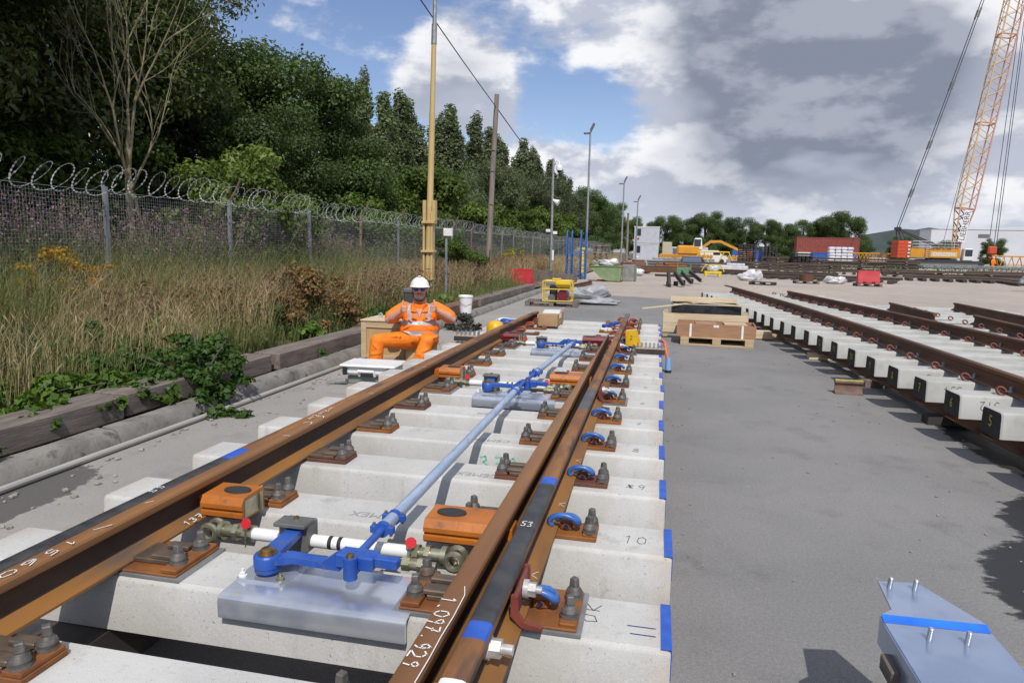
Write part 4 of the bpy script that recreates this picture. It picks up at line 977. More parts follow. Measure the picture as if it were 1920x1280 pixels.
for src, x, y, s_, rz, lb in ((T3, -10, 108, 1.2, 2, 'dark tree at the end of the tree line before the second floodlight'), (T4, -10, 126, 1.2, 1, 'dark tree behind the second floodlight'), (T3, -9, 147, 1.25, 4, 'dark tree behind the white cabins'), (T4, -6, 172, 1.1, 3, 'low dark tree just right of the last floodlight')):
    copy_tree(src, (x, y, .2), lb, rz, s_)
TS = make_tree('shrub', 61, 'elder_shrub', (-8.5, 15.4, .3), 'light green leafy shrub rising above the fence left of the mast', 1.08, 'bushes behind the fence')
TS2 = copy_tree(TC, (-8.3, 15.0, .25), 'dark green bush growing just behind the second fence bay', 2.2, .74)
for x, y, s_, src, lb in ((-19.5, 4, 1.0, T3, 'shaded oak in the back row at the far left edge'), (-20, 10.5, 1.05, T4, 'shaded oak in the back row left of the bare tree'), (-20.5, 20, 1.0, T3, 'shaded oak in the back row right of the bare tree'), (-19, 27, .95, T4, 'shaded oak in the back row behind the round oak'), (-16, 2.5, .9, T4, 'shaded oak low behind the leftmost willowherb')):
    copy_tree(src, (x, y, -.9), lb, y, s_)
copy_tree(TS, (-8.35, 13.6, .2), 'light green shrub close behind the fence left of its third post', 1.1, .92)
copy_tree(TC, (-8.6, 14.6, .2), 'dense green bush close behind the fence at its third post', .7, .78)
copy_tree(TS, (-8.4, 17.3, .2), 'light green shrub behind the fence right of its third post', 2.7, .80)
# far tree belt
rowlab = 'tree in the dark belt at the far end of the yard'
order = ['leftmost', 'second', 'third', 'fourth', 'fifth', 'sixth', 'seventh', 'eighth', 'ninth', 'tenth', 'eleventh', 'rightmost']
xs_ = [2.5, 6.8, 10.6, 14.6, 18.5, 22.8, 26.5, 30.2, 34.5, 38.5]
for i, x in enumerate(xs_):
    copy_tree((T3, T4, T1)[i % 3 if i % 3 < 2 else 0], (x, 152+random.uniform(-4, 4), -1.5), ('%s broad tree counted from the left in the dark belt behind the yard' % order[i]) if i < 9 else 'largest round tree at the right end of the dark belt behind the yard', random.uniform(0, 6), (1.2, 1.16, 1.28, 1.16, 1.2, 1.1, 1.05, 1.15, 1.24, 1.36)[i])
for x, y, s_, lb in ((46.5, 170, .72, 'small bushy tree left of the crane'), (53, 165, .8, 'bushy tree behind the crane boom foot'), (60, 160, .70, 'pale bushy tree in front of the white warehouse'), (71, 165, .78, 'bushy tree at the right edge before the warehouse')):
    copy_tree(T4, (x, y, -1.0), lb, x, s_)

# bare tree
bt = thing('bare_tree', (-9.3, 12.2, .3), 'slender almost leafless tree with pale yellowish branches behind the fence', 'tree'); bt.scale = (.78, .78, 1.0)
random.seed(5)
mb = MB(); tips = []
def grow(p, d, L_, r, lev):
    q = p; pts = [p]; rs = [r]; nseg = 3
    for i in range(nseg):
        d = (d+Vector((random.uniform(-.16, .16), random.uniform(-.16, .16), random.uniform(-.02, .14)))).normalized(); q = q+d*(L_/nseg); pts.append(q); rs.append(r*(1-.45*(i+1)/nseg))
    mb.tube(pts, rs, 6 if lev < 2 else 4)
    if lev >= 6: tips.append(q); return
    k = 2 if lev < 2 else random.choice((2, 2, 3))
    for i in range(k):
        a = random.uniform(0, 6.283); sp = random.uniform(.16, .44); o_ = d.orthogonal().normalized(); o_.rotate(Matrix.Rotation(a, 3, d)); grow(q, (d*math.cos(sp)+o_*math.sin(sp)).normalized(), L_*random.uniform(.68, .86), r*.54, lev+1)
    if lev in (1, 2, 3):
        o_ = d.orthogonal().normalized(); o_.rotate(Matrix.Rotation(random.uniform(0, 6), 3, d)); grow(pts[1], (d*.8+o_*.6).normalized(), L_*.6, r*.4, lev+2)
mb.tube([(0, 0, -.3), (.0, .03, .9), (-.05, .02, 1.9), (-.03, .0, 2.5)], [.115, .10, .095, .088], 9)
mb.tube([(.28, .3, -.3), (.24, .22, 1.2), (.06, .04, 2.2)], [.06, .05, .045], 7)
grow(Vector((-.03, 0, 2.5)), Vector((-.12, 0, 1)).normalized(), 1.5, .058, 0); grow(Vector((-.03, 0, 2.4)), Vector((.28, .1, 1)).normalized(), 1.6, .052, 0); grow(Vector((-.04, 0, 2.45)), Vector((.06, -.2, 1)).normalized(), 1.4, .045, 1); grow(Vector((-.03, 0, 2.2)), Vector((.75, .1, .9)).normalized(), 1.2, .04, 2); grow(Vector((-.03, 0, 2.7)), Vector((-.6, .1, .9)).normalized(), 1.2, .035, 2)
mb.build('trunk', bark_l, bt, 60)
P = np.array([tuple(t) for t in tips]); P = np.repeat(P, 2, 0)+rng.normal(size=(len(P)*2, 3))*.15
inst(quadmesh('crown', leafquads(P, unit(rng.normal(size=P.shape)), .08), lf_yel), 'crown', bt)

# ------------------------------------------------------------------ grasses and weeds of the verge
def blades(n, X, Y, Z, h, w_, lean, m):
    """curved strips of two quads; wind leans them to +x"""
    az = rng.uniform(0, 2*np.pi, n); s = np.stack([np.cos(az), np.sin(az), np.zeros(n)], 1)*(w_/2)
    l = np.stack([rng.normal(.10, lean, n), rng.normal(0, lean, n), np.zeros(n)], 1)*h[:, None]
    B = np.stack([X, Y, Z], 1); M_ = B+l*.28+np.array([0, 0, 1])*(h*.58)[:, None]; T_ = B+l+np.array([0, 0, 1])*(h*np.sqrt(np.maximum(.3, 1-lean)))[:, None]
    q1 = np.stack([B-s, B+s, M_+s*.75, M_-s*.75], 1); q2 = np.stack([M_-s*.75, M_+s*.75, T_+s*.1, T_-s*.1], 1)
    return np.concatenate([q1, q2]), T_
def grassmat(name, a, b, c=None, trans=.25):
    return leafmat(name, a, b, .7, trans, c)
g_dry = grassmat('dry_grass', (.42, .33, .20), (.31, .24, .135), (.20, .15, .075))
g_red = grassmat('seed_heads', (.24, .15, .10), (.20, .125, .08), (.30, .23, .16))
g_grn = grassmat('green_grass', (.085, .12, .03), (.16, .175, .06), (.26, .22, .12))
g_und = grassmat('undergrowth_grass', (.20, .20, .11), (.15, .17, .075), (.27, .23, .15))
lf_und = leafmat('undergrowth_leaf', (.10, .135, .06), (.17, .19, .10), .6, .3, (.22, .16, .15))
def vz(x): return np.interp(-x, [3.3, 3.8, 5, 7, 9, 14], [.10, .16, .20, .24, .30, .55])
def patch(n, x0, x1, y0, y1, pw=1.0):
    X = rng.uniform(x0, x1, n); Y = y0+(y1-y0)*rng.uniform(0, 1, n)**pw; return X, Y
def clumped(n, x0, x1, y0, y1, nc, sg, pw=1.0):
    cx, cy = patch(nc, x0, x1, y0, y1, pw); k = rng.integers(0, nc, n); X = np.clip(cx[k]+rng.normal(0, sg, n), x0-.3, x1+.1); Y = cy[k]+rng.normal(0, sg, n); return X, Y
rng = np.random.default_rng(77)
Q = []; MI = []
def put(V, mi): Q.append(V); MI.append(np.full(len(V), mi))
# short and tall dry grass in front of the fence
for (n, x0, x1, y0, y1, h0, h1, w_, pw, nc, mi) in ((3800, -7.0, -5.0, 3.0, 11, .6, 1.35, .006, 1, 34, 0), (4200, -6.9, -5.0, 4.0, 16, .9, 1.6, .007, 1, 34, 2), (5000, -4.9, -3.9, 2.4, 8.5, .15, .42, .006, 1, 34, 2), (2200, -4.9, -4.0, 2.2, 7.5, .4, .9, .006, 1, 16, 0), (6500, -6.9, -4.2, 6.5, 20, .5, 1.2, .008, 1.1, 60, 0),
        (7000, -7.0, -4.3, 18, 45, .5, 1.15, .015, 1.3, 90, 0), (4000, -7.0, -4.0, 40, 95, .5, 1.1, .035, 1.2, 90, 0), (15000, -7.0, -3.9, 3, 30, .2, .75, .009, 1.3, 130, 2), (3000, -4.0, -3.5, 9, 24, .15, .4, .009, 1, 40, 2), (1200, -4.6, -3.7, 2.3, 3.4, .5, 1.25, .006, 1, 8, 0)):
    X, Y = clumped(n, x0, x1, y0, y1, nc, .22+.01*(y1-y0), pw); V, T_ = blades(n, X, Y, vz(X), rng.uniform(h0, h1, n), w_, .22, None); put(V, mi)
    if mi == 0:
        k = rng.random(n) < .28; Pn = T_[k]; put(leafquads(Pn-np.array([0, 0, .05]), unit(rng.normal(size=Pn.shape)+np.array([1., -1, 0])), .085*(1 if y1 < 30 else 1.7), .11, 1.6), 1 if y0 >= 3 else 0)
inst_ = inst(quadmesh('verge_grass', np.concatenate(Q), [g_dry, g_red, g_grn], np.concatenate(MI)), 'verge_grass'); tag(inst_, 'tall dry straw coloured grass along the verge in front of the fence', 'grass', kind='stuff')
Q = []; MI = []
n = 9000; X, Y = clumped(n, -6.8, -3.7, 3, 26, 90, .25, 1.2); Z = vz(X)+rng.uniform(.02, .5, n)**1.3; put(leafquads(np.stack([X, Y, Z], 1), unit(rng.normal(size=(n, 3))+np.array([0, 0, 1.])), .055, .5), 0)
n = 5000; X, Y = clumped(n, -6.0, -3.8, 7.5, 14, 22, .25); Z = vz(X)+rng.uniform(.02, .8, n); put(leafquads(np.stack([X, Y, Z], 1), unit(rng.normal(size=(n, 3))), .05, .6), 1)
ob = inst(quadmesh('low_weeds', np.concatenate(Q), [lf_wil, lf_brn], np.concatenate(MI)), 'low_weeds'); tag(ob, 'low leafy green and brown weeds between the dry grasses', 'weeds', kind='stuff')
# behind the fence: green ground cover and willowherb
Q = []; MI = []
n = 15000; X, Y = clumped(n, -11, -7.1, 4, 42, 220, .35, 1.2); V, T_ = blades(n, X, Y, vz(X), rng.uniform(.7, 1.75, n), .013, .2, None); put(V, 0)
n = 34000; X, Y = clumped(n, -11, -7.12, 4, 50, 260, .32, 1.2); Z = vz(X)+rng.uniform(0, 1, n)*rng.uniform(.6, 1.75, n); put(leafquads(np.stack([X, Y, Z], 1), unit(rng.normal(size=(n, 3))+np.array([.3, -.5, .5])), .085, .4), 1)
ob = inst(quadmesh('undergrowth', np.concatenate(Q), [g_und, lf_und], np.concatenate(MI)), 'undergrowth'); tag(ob, 'green undergrowth of grass and weeds behind the wire fence', 'undergrowth', kind='stuff')
purp = leafmat('willowherb_purple', (.33, .19, .29), (.25, .15, .19), .7, .35, (.36, .27, .29))
Q = []; MI = []
n = 2000; X, Y = clumped(n, -9.4, -7.15, 5.0, 18, 70, .35); h = rng.uniform(1.3, 2.15, n); V, T_ = blades(n, X, Y, vz(X), h, .012, .12, None); put(V, 0)
B = np.stack([X, Y, vz(X)], 1)
for j in range(9):      # leaves up the stem
    f = rng.uniform(.15, .75, n); Pn = B+(T_-B)*f[:, None]; put(leafquads(Pn+rng.normal(size=Pn.shape)*.03, unit(rng.normal(size=Pn.shape)+np.array([0, 0, .5])), .12, .16), 1)
for j in range(9):      # flower spire
    f = rng.uniform(.72, 1.02, n); Pn = B+(T_-B)*f[:, None]; put(leafquads(Pn+rng.normal(size=Pn.shape)*.018, unit(rng.normal(size=Pn.shape)), .036, .6), 2)
n = 500; X, Y = clumped(n, -9.6, -7.15, 17, 34, 20, .5); h = rng.uniform(.9, 1.6, n); V, T_ = blades(n, X, Y, vz(X), h, .02, .12, None); put(V, 0)
for j in range(6): Pn = T_+rng.normal(size=T_.shape)*np.array([.03, .03, .12])-np.array([0, 0, .12]); put(leafquads(Pn, unit(rng.normal(size=Pn.shape)), .06, .6), 2)
ob = inst(quadmesh('willowherb', np.concatenate(Q), [g_grn, lf_wil, purp], np.concatenate(MI)), 'willowherb'); tag(ob, 'purple flowering willowherb spires behind the wire fence at left', 'wildflowers', kind='stuff')
# brown and russet dock
Q = []; MI = []
n = 1900; X, Y = clumped(n, -6.7, -4.2, 3, 34, 60, .26, 1.2); h = rng.uniform(.5, 1.05, n); V, T_ = blades(n, X, Y, vz(X), h, .012, .12, None); put(V, 0); B = np.stack([X, Y, vz(X)], 1)
for j in range(14): f = rng.uniform(.35, 1.0, n); Pn = B+(T_-B)*f[:, None]; put(leafquads(Pn+rng.normal(size=Pn.shape)*.03, unit(rng.normal(size=Pn.shape)), .055, .6), 0)
ob = inst(quadmesh('dock_weeds', np.concatenate(Q), [g_red], np.concatenate(MI)), 'dock_weeds'); tag(ob, 'russet brown dock seed heads among the dry grass', 'weeds', kind='stuff')

def leafy(name, loc, label, cl, n, size, m, stems, group=None, asp=.7, cat='bush', sm=None):
    t = thing(name, loc, label, cat, group)
    inst(quadmesh('foliage', clumpleaves(cl, n, size, asp, inner=.2, up=.6), m), 'foliage', t)
    mb = MB()
    for (x, y, z) in stems: mb.tube([(0, 0, -.05), (x*.4, y*.4, z*.6), (x, y, z)], [.012, .009, .004], 5)
    mb.build('stem', sm or bark, t, 60); return t
random.seed(9)
def blob(cx, cy, cz, R_, h, k, r0, r1):
    o = []
    for i in range(k):
        a = random.uniform(0, 6.283); rr = R_*random.uniform(.1, 1); o.append((cx+rr*math.cos(a), cy+rr*math.sin(a), cz+random.uniform(.05, 1)*h*(1-.5*rr/R_), *(random.uniform(r0, r1),)*2, random.uniform(r0, r1)*.7))
    return o
leafy('leafy_bush', (-3.05, 5.75, .1), 'green leafy bush growing over the kerb onto the concrete', blob(-.15, .1, 0, .50, .68, 24, .06, .17)+blob(.22, -.1, -.05, .30, .38, 14, .05, .12)+blob(.42, -.3, -.1, .22, .08, 8, .04, .08)+blob(-.5, -.2, .05, .35, .35, 9, .06, .14), 4200, .058, lf_brm2, [(.2, .1, .55), (-.25, .2, .65), (.35, -.25, .2), (-.5, -.2, .4)])
leafy('bramble_patch', (-4.0, 4.55, .16), 'low bramble patch spreading behind the nearest timber edging', blob(0, 0, 0, .75, .26, 26, .07, .16)+blob(.45, .6, 0, .5, .24, 14, .06, .14)+blob(.6, -.35, .05, .3, .14, 8, .05, .1), 3300, .075, lf_brm, [(.5, .1, .2), (-.4, .2, .25), (.3, -.4, .2), (.6, .4, .2)], asp=.8)
leafy('bramble_patch', (-4.6, 5.9, .18), 'darker bramble mound between the grass and the leafy bush', blob(0, 0, 0, .85, .55, 32, .08, .2)+blob(.6, -.1, 0, .4, .35, 12, .06, .14), 4200, .065, lf_brm2, [(.4, .1, .4), (-.3, .2, .4)], asp=.8)
leafy('bramble_patch', (-3.45, 5.15, .24), 'bramble shoots trailing across the second timber beam', blob(0, 0, 0, .35, .12, 14, .04, .10)+blob(.35, .1, -.08, .22, .06, 8, .03, .07)+blob(.2, -.45, -.02, .2, .06, 6, .03, .07), 1000, .065, lf_brm, [(.3, .1, .1), (.2, -.4, .05)], asp=.8)
leafy('bramble_patch', (-4.3, 3.4, .16), 'bramble patch low in the left corner behind the nearest beam', blob(0, 0, 0, .6, .3, 18, .07, .15), 1800, .075, lf_brm, [(.3, .1, .2), (-.3, -.2, .2)], asp=.8)
leafy('bramble_patch', (-4.4, 7.0, .18), 'leafy bramble mound right behind the leafy bush', blob(0, 0, 0, .7, .5, 24, .08, .18), 3000, .065, lf_brm2, [(.3, .1, .4), (-.3, -.2, .4)], asp=.8)
leafy('kerb_weed', (-3.0, 3.55, .12), 'small green weed growing on the kerb at the left edge', blob(0, 0, 0, .14, .10, 8, .03, .06), 360, .035, lf_brm2, [(.05, .02, .1)])
leafy('kerb_weed', (-3.08, 8.15, .12), 'small weed growing between kerb and beam before the crate', blob(0, 0, 0, .12, .18, 8, .03, .05), 300, .035, lf_brm2, [(.05, .02, .2)])
leafy('broom_bush', (-4.9, 5.0, .2), 'fine dark green broom bush in the verge at left', blob(0, 0, 0, .65, .75, 30, .1, .22), 10000, .055, leafmat('leaf_broom', (.03, .06, .02), (.05, .085, .03), trans=.2), [(.2, .1, .5), (-.2, .1, .5)], asp=.12)
leafy('broom_bush', (-4.6, 8.2, .2), 'fine green broom bush in the dry grass beside the brown shrub', blob(0, 0, 0, .35, .5, 16, .1, .18), 3000, .055, MATS['leaf_broom'], [(.2, .1, .5), (-.2, .1, .5)], asp=.14)
leafy('brown_shrub', (-4.15, 9.9, .16), 'shrub with rust brown and green leaves left of the wooden crate', blob(0, 0, 0, .95, 1.0, 44, .10, .26), 10500, .058, lf_brn, [(.3, .2, .7), (-.4, .1, .8), (0, .3, .8)])
leafy('brown_shrub', (-4.9, 11.3, .2), 'taller rust brown shrub behind the wooden crate', blob(0, 0, 0, .95, 1.15, 36, .12, .28), 7500, .06, lf_brn, [(.3, .2, .8), (-.4, .1, .9)])
leafy('green_weed', (-3.7, 9.0, .14), 'bright yellowish green weed low beside the wooden crate', blob(0, 0, 0, .3, .3, 12, .07, .13), 1300, .06, lf_brm, [(.1, .1, .3)])
leafy('green_weed', (-3.75, 11.6, .14), 'green weed clump behind the seated worker', blob(0, 0, 0, .45, .4, 14, .1, .18), 1600, .07, lf_brm2, [(.1, .1, .3)])
leafy('broad_leaf_plant', (-4.3, 15.6, .16), 'broad leaved light green plant right of the white bucket', blob(.3, .4, 0, .5, .22, 14, .1, .18), 700, .15, lf_yel, [(.1, .1, .2)])
leafy('broad_leaf_plant', (-3.6, 18.5, .12), 'low white flowering plant trailing over the edging beams', blob(0, 0, 0, .5, .15, 12, .08, .16), 900, .09, lf_yel, [(.1, .1, .1)])
leafy('dark_weed', (-2.35, 12.6, .0), 'dark withered weed on the concrete right of the seated worker', blob(0, 0, 0, .35, .34, 14, .07, .14), 1100, .06, leafmat('leaf_withered', (.03, .035, .025), (.14, .13, .11), trans=.1), [(.2, .1, .3), (-.2, 0, .3)])
gold = leafmat('goldenrod', (.50, .26, .015), (.36, .22, .03), .7, .3)
leafy('goldenrod', (-6.0, 7.3, .42), 'orange yellow goldenrod clump against the fence at left', blob(0, 0, .50, .50, .65, 20, .06, .15), 1500, .04, gold, [(.2, .1, .9), (-.2, .1, 1.0), (0, -.2, .8)], cat='wildflower', sm=g_grn)
leafy('ragwort', (-6.2, 35.5, .22), 'bright yellow ragwort clump left of the cctv pole', blob(0, 0, .4, .7, 1.0, 18, .14, .26), 1800, .07, leafmat('ragwort_yellow', (.50, .38, .02), (.34, .30, .04), .7, .3, (.10, .13, .03)), [(.4, .1, 1.2), (-.3, .1, 1.2)], cat='wildflower', sm=g_grn)
for x, y, s_, lb in ((-5.6, 27.5, 1.0, 'russet dry weed thicket behind the red barrier'), (-5.3, 32, 1.1, 'russet dry weed thicket left of the blue ladder'), (-5.8, 41, 1.2, 'russet weed thicket right of the blue ladder')):
    leafy('weed_thicket', (x, y, .2), lb, blob(0, 0, 0, 1.2*s_, 1.1*s_, 26, .2, .4), 3600, .10, leafmat('thicket_%d' % y, (.22, .11, .05), (.30, .20, .10), .7, .2, (.12, .13, .04)), [(.4, .1, 1.0), (-.3, .1, 1.0)], 'weed thickets in front of the fence', asp=.2, cat='weeds')
for x, y, s_, lb in ((-8.2, 28, .7, 'dark green weed bush behind the braced fence post'), (-6.3, 24.5, .42, 'small dark green bush at the foot of the braced fence post'), (-5.2, 22.5, .38, 'low green bush beside the wooden pole')):
    copy_tree(TC, (x, y, .2), lb, x, s_)
weedm = {k: leafmat('verge_weed_%d' % k, a, b, .6, .3, c) for k, (a, b, c) in enumerate((((.10, .14, .04), (.17, .19, .07), (.26, .2, .1)), ((.19, .10, .05), (.26, .15, .08), (.14, .14, .05)), ((.07, .12, .03), (.12, .17, .045), None)))}
for i, (x, y, R_, h, k, sz, lb) in enumerate(((-5.1, 3.6, .5, .8, 0, .05, 'pale green weed clump at the left picture edge'), (-5.6, 5.9, .55, .9, 1, .045, 'russet weed clump in front of the first fence bay'), (-5.4, 8.0, .5, .8, 0, .05, 'pale green weed clump before the second fence post'), (-4.3, 8.9, .4, .55, 2, .05, 'green weed clump left of the brown shrub'), (-5.7, 10.2, .6, .95, 1, .05, 'russet weed clump under the second fence bay'), (-5.2, 12.9, .6, .9, 0, .055, 'pale weed clump behind the brown shrubs'), (-4.6, 13.9, .5, .7, 2, .06, 'green weed clump left of the mast foot'), (-5.6, 18.5, .7, .8, 2, .07, 'green weed clump right of the mast foot'), (-5.0, 4.5, .5, .7, 1, .04, 'russet weed clump behind the bramble patch'))):
    leafy('weed_clump', (x, y, .2), lb, blob(0, 0, 0, R_, h, 26, .07, .18), 2600, sz, weedm[k], [(.2, .1, h), (-.2, .1, h*.9), (0, -.2, h*.8)], 'weed clumps on the verge', asp=.45, cat='weeds')
# small stones and litter along the kerb
Q = []
mb = MB()
for i in range(260):
    x = random.choice((random.uniform(-2.68, -2.2), random.uniform(-3.45, -3.9), random.uniform(-2.66, -2.55))); y = random.uniform(2.5, 11); r = random.uniform(.006, .02); z = .005 if x > -3 else .15
    mb.box((x, y, z+r*.4), (r*2, r*1.6, r), random.uniform(0, 3), r*.2)
tag(mb.build('gravel', mat('pebbles', (.35, .33, .30), .9, col2=(.2, .18, .16), scale=30), None, 0), 'scattered small stones and grit along the kerb', 'gravel', kind='stuff')
# ------------------------------------------------------------------ wire fence with razor coil
steel_g = mat('fence_post_steel', (.27, .29, .32), .55, .35, col2=(.20, .215, .235), scale=6, stretch=(1, 1, .3))
wire_m = mat('fence_wire', (.30, .31, .31), .5, .5)
razor_m = mat('razor_wire', (.28, .29, .30), .5, .45)
razor_f = mat('razor_wire_far', (.20, .205, .21), .5, .5)
rusty_post = mat('rusty_post', (.16, .085, .055), .8, col2=(.22, .17, .14), scale=5)
FX = -7.0
fence = thing('wire_fence', (FX, 9, -.04), 'long galvanised mesh fence topped with coiled razor wire along the verge', 'fence')
fy = [3.0, 6.0, 9.0, 12.05, 15.3, 18.1, 21.0, 24.0, 27.0, 30.0, 33.0, 36.1, 39.2, 42.3, 45.4, 48.5, 51.6, 54.7, 57.8, 61, 64.2, 67.4, 70.6, 74, 78, 82, 86, 90, 95, 100, 106, 112, 118, 124, 130]
def postmesh(m):
    mb = MB(); mb.prism([(-.028, -.028), (.028, -.028), (.028, -.02), (-.02, -.02), (-.02, .028), (-.028, .028)], (0, 0, -.2), (1, 0, 0), (0, 1, 0), (0, 0, 2.62)); mb.prism([(-.026, -.026), (.03, -.026), (.03, .03), (-.026, .03)], (0, 0, -.2), (1, 0, 0), (0, 1, 0), (0, 0, 2.60))
    return fixn(mb.mesh('post', m, 30))
pm = postmesh(steel_g); pr2 = postmesh(rusty_post)
mb = MB(); mb.tube([(0, 0, 2.38), (.12, 0, 2.55), (.26, .0, 2.82)], .02, 6); armm = mb.mesh('post_arm', rusty_post, 40)
for i, y in enumerate(fy):
    ru = i in (5, 9, 13); p = inst(pr2 if ru else pm, 'post', fence, (0, y-9, -.0), (random.uniform(-.012, .012), random.uniform(-.015, .015), 0))
    if i in (3, 5, 6, 8, 10, 12): inst(armm, 'post_arm', p)
for y in (26.2, 44.6):
    mb = MB(); mb.cyl((.05, y-9, -.1), (.02, y+.75-9, 2.3), .024, .024, 8); mb.build('brace', steel_g, fence)
def meshpanel(L_, gap, wz):
    mb = MB()
    for i in range(int(L_/gap)+1): mb.box((0, i*gap, 1.15), (wz, wz, 2.3))
    for j in range(int(2.3/gap)+1): mb.box((.003, L_/2, j*gap+.01), (wz, L_, wz))
    return mb.mesh('mesh_panel', wire_m, 0)
mp1 = meshpanel(3.0, .05, .0032); mp2 = meshpanel(3.0, .075, .005); mp3 = meshpanel(3.0, .15, .010)
def coil(n, L_, r, rw, barb):
    mb = MB(); pts = []; rr = [r*random.uniform(.84, 1.08) for _ in range(n+2)]; py_ = np.cumsum([0]+[random.uniform(.45, 1.55) for _ in range(n+1)]); py_ = py_/py_[n]*L_; tl = [random.uniform(-.35, .35) for _ in range(n+2)]; ax = [random.uniform(-.04, .04) for _ in range(n+2)]
    for k in range(n*22+1):
        t = k/22; i = int(t); f = t-i; a = t*2*math.pi; r_ = rr[i]*(1-f)+rr[i+1]*f; y_ = py_[i]*(1-f)+py_[min(i+1, n)]*f; q_ = tl[i]*(1-f)+tl[i+1]*f
        pts.append((r_*math.cos(a)+ax[i]*(1-f)+ax[i+1]*f, y_+.16*math.sin(a)+q_*r_*math.cos(a)*.6, r_*math.sin(a)-.03))
    mb.tube(pts, rw, 4)
    if barb:
        for k in range(0, len(pts)-1, 1):
            p = Vector(pts[k]); q = Vector(pts[k+1]); d = (q-p).normalized(); m_ = p.lerp(q, .5); s_ = d.orthogonal().normalized()
            mb.quad(m_-d*.016-s_*.010, m_+d*.016-s_*.010, m_+d*.016+s_*.010, m_-d*.016+s_*.010)
    return mb.mesh('razor_coil', razor_m if barb else razor_f, 0)
c1 = [coil(8, 3.0, .215, .0032, True), coil(10, 3.0, .21, .0032, True), coil(9, 3.0, .22, .0032, True), coil(11, 3.0, .20, .0032, True)]; c2 = coil(11, 3.0, .21, .0065, False)
for i, (a, b) in enumerate(zip(fy[:-1], fy[1:])):
    L_ = b-a; y = a-9
    me = mp1 if a < 20 else mp2 if a < 50 else mp3
    o = inst(me, 'mesh_panel', fence, (-.03, y, .0), (0, 0, 0), (1, L_/3.0, 1)); o['kind'] = 'stuff'
    me = c1[i % 4] if a < 26 else c2
    o = inst(me, 'razor_coil', fence, (.02 if i % 2 else .06, y, 2.51+random.uniform(-.03, .03)), (random.uniform(-.02, .02), 0, 0), (random.uniform(.92, 1.06), L_/3.0, random.uniform(.9, 1.08)))
mb = MB(); 
for z in (2.33, .72): mb.cyl((-.01, 3-9, z), (-.01, 130-9, z), .004, .004, 5)
mb.build('line_wire', wire_m, fence)

# ------------------------------------------------------------------ mast, poles, cable
mast_y = mat('mast_yellow', (.56, .41, .19), .6, col2=(.50, .36, .15), scale=4, stretch=(1, 1, .3), col3=(.22, .13, .05), s3=9, lo3=.66, hi3=.76)
ms = thing('lighting_mast', (-4.35, 16.2, .15), 'tall yellow tilting mast rising behind the seated worker', 'mast')
lean = .020
def mx(z): return lean*z
mb = MB()
for sx in (-.10, .10): mb.box((sx+mx(1.1), 0, 1.1), (.05, .20, 2.3), 0, .006)
mb.box((mx(1.1), .07, 1.1), (.18, .03, 2.3), 0, .004); mb.build('base_column', mast_y, ms)
for z in (.35, .62, 1.30, 2.0):
    mb = MB(); mb.box((mx(z), -.02, z), (.32, .27, .055), 0, .006); mb.build('collar', mast_y, ms)
mb = MB(); mb.box((mx(2.3)-.12, 0, 2.28), (.08, .16, .50), 0, .006); mb.box((mx(2.3)+.12, 0, 2.28), (.08, .16, .50), 0, .006); mb.build('bracket', mast_y, ms)
mb = MB(); mb.cyl((mx(.2), -.03, .2), (mx(2.4), -.03, 2.4), .068, .068, 14); mb.cyl((mx(2.3), -.0, 2.3), (mx(4.6), 0, 4.6), .078, .070, 16); mb.cyl((mx(4.6), 0, 4.6), (mx(6.2), 0, 6.2), .062, .058, 16); mb.build('shaft', mast_y, ms)
mb = MB(); mb.cyl((mx(6.2), 0, 6.15), (mx(6.6), 0, 6.6), .067, .065, 16); mb.cyl((mx(6.6), 0, 6.6), (mx(10.5), 0, 10.5), .05, .036, 14); mb.build('upper_shaft', galv_dull, ms)
mb = MB(); mb.box((mx(10.5), 0, 10.5), (.9, .12, .10), 0, .01); mb.build('crossarm', galv_dull, ms)
for sx in (-.35, .35): mb = MB(); mb.box((sx+mx(10.5), -.12, 10.42), (.34, .16, .26), 0, .02); mb.build('floodlight', grey_bl, ms)
jb = thing('junction_post', (-4.0, 16.6, .15), 'thin grey post with a white box right beside the yellow mast', 'post')
mb = MB(); mb.box((.0, 0, .85), (.05, .05, 1.7), 0, .004); mb.build('post', steel_g, jb); mb = MB(); mb.box((.05, -.02, 1.78), (.22, .12, .19), 0, .01); mb.build('box', white_p, jb)
sg = MB((-6.93, 23.6, 1.2)); sg.box((-6.93, 23.6, 1.3), (.02, .34, .26), 0, .004); sg_o = tag(sg.build('fence_sign', mat('sign_blue', (.05, .16, .42), .5)), 'small blue sign fixed to the fence just left of the mast', 'sign')
mb = MB(); mb.box((.012, 0, .13), (.004, .22, .05)); mb.build('white_bar', white_p, sg_o)
pole_w = mat('pole_timber', (.25, .215, .185), .9, col2=(.17, .145, .125), scale=3, stretch=(4, 4, .3), bump=.4, bscale=12)
wp = thing('wooden_pole', (-5.5, 27.2, .18), 'weathered wooden telegraph pole carrying a cable', 'pole')
mb = MB(); mb.tube([(-.05, 0, -.2), (0, 0, 2), (.11, 0, 5), (.20, 0, 7.35)], [.125, .118, .104, .09], 14); mb.build('shaft', pole_w, wp, 60)
mb = MB(); mb.tube([(.02, -.12, .1), (.06, -.12, 1.3)], .018, 6); mb.build('cable_guard', black_b, wp)
for z in (4.4, 5.2, 3.1): mb = MB(); mb.cyl((.0, -.12, z), (.22, -.12, z), .012, .012, 6); mb.build('step_bolt', bolt_m, wp)
def catenary(a, b, sag, n=14): return [tuple(Vector(a).lerp(Vector(b), t)-Vector((0, 0, sag*4*t*(1-t)))) for t in np.linspace(0, 1, n)]
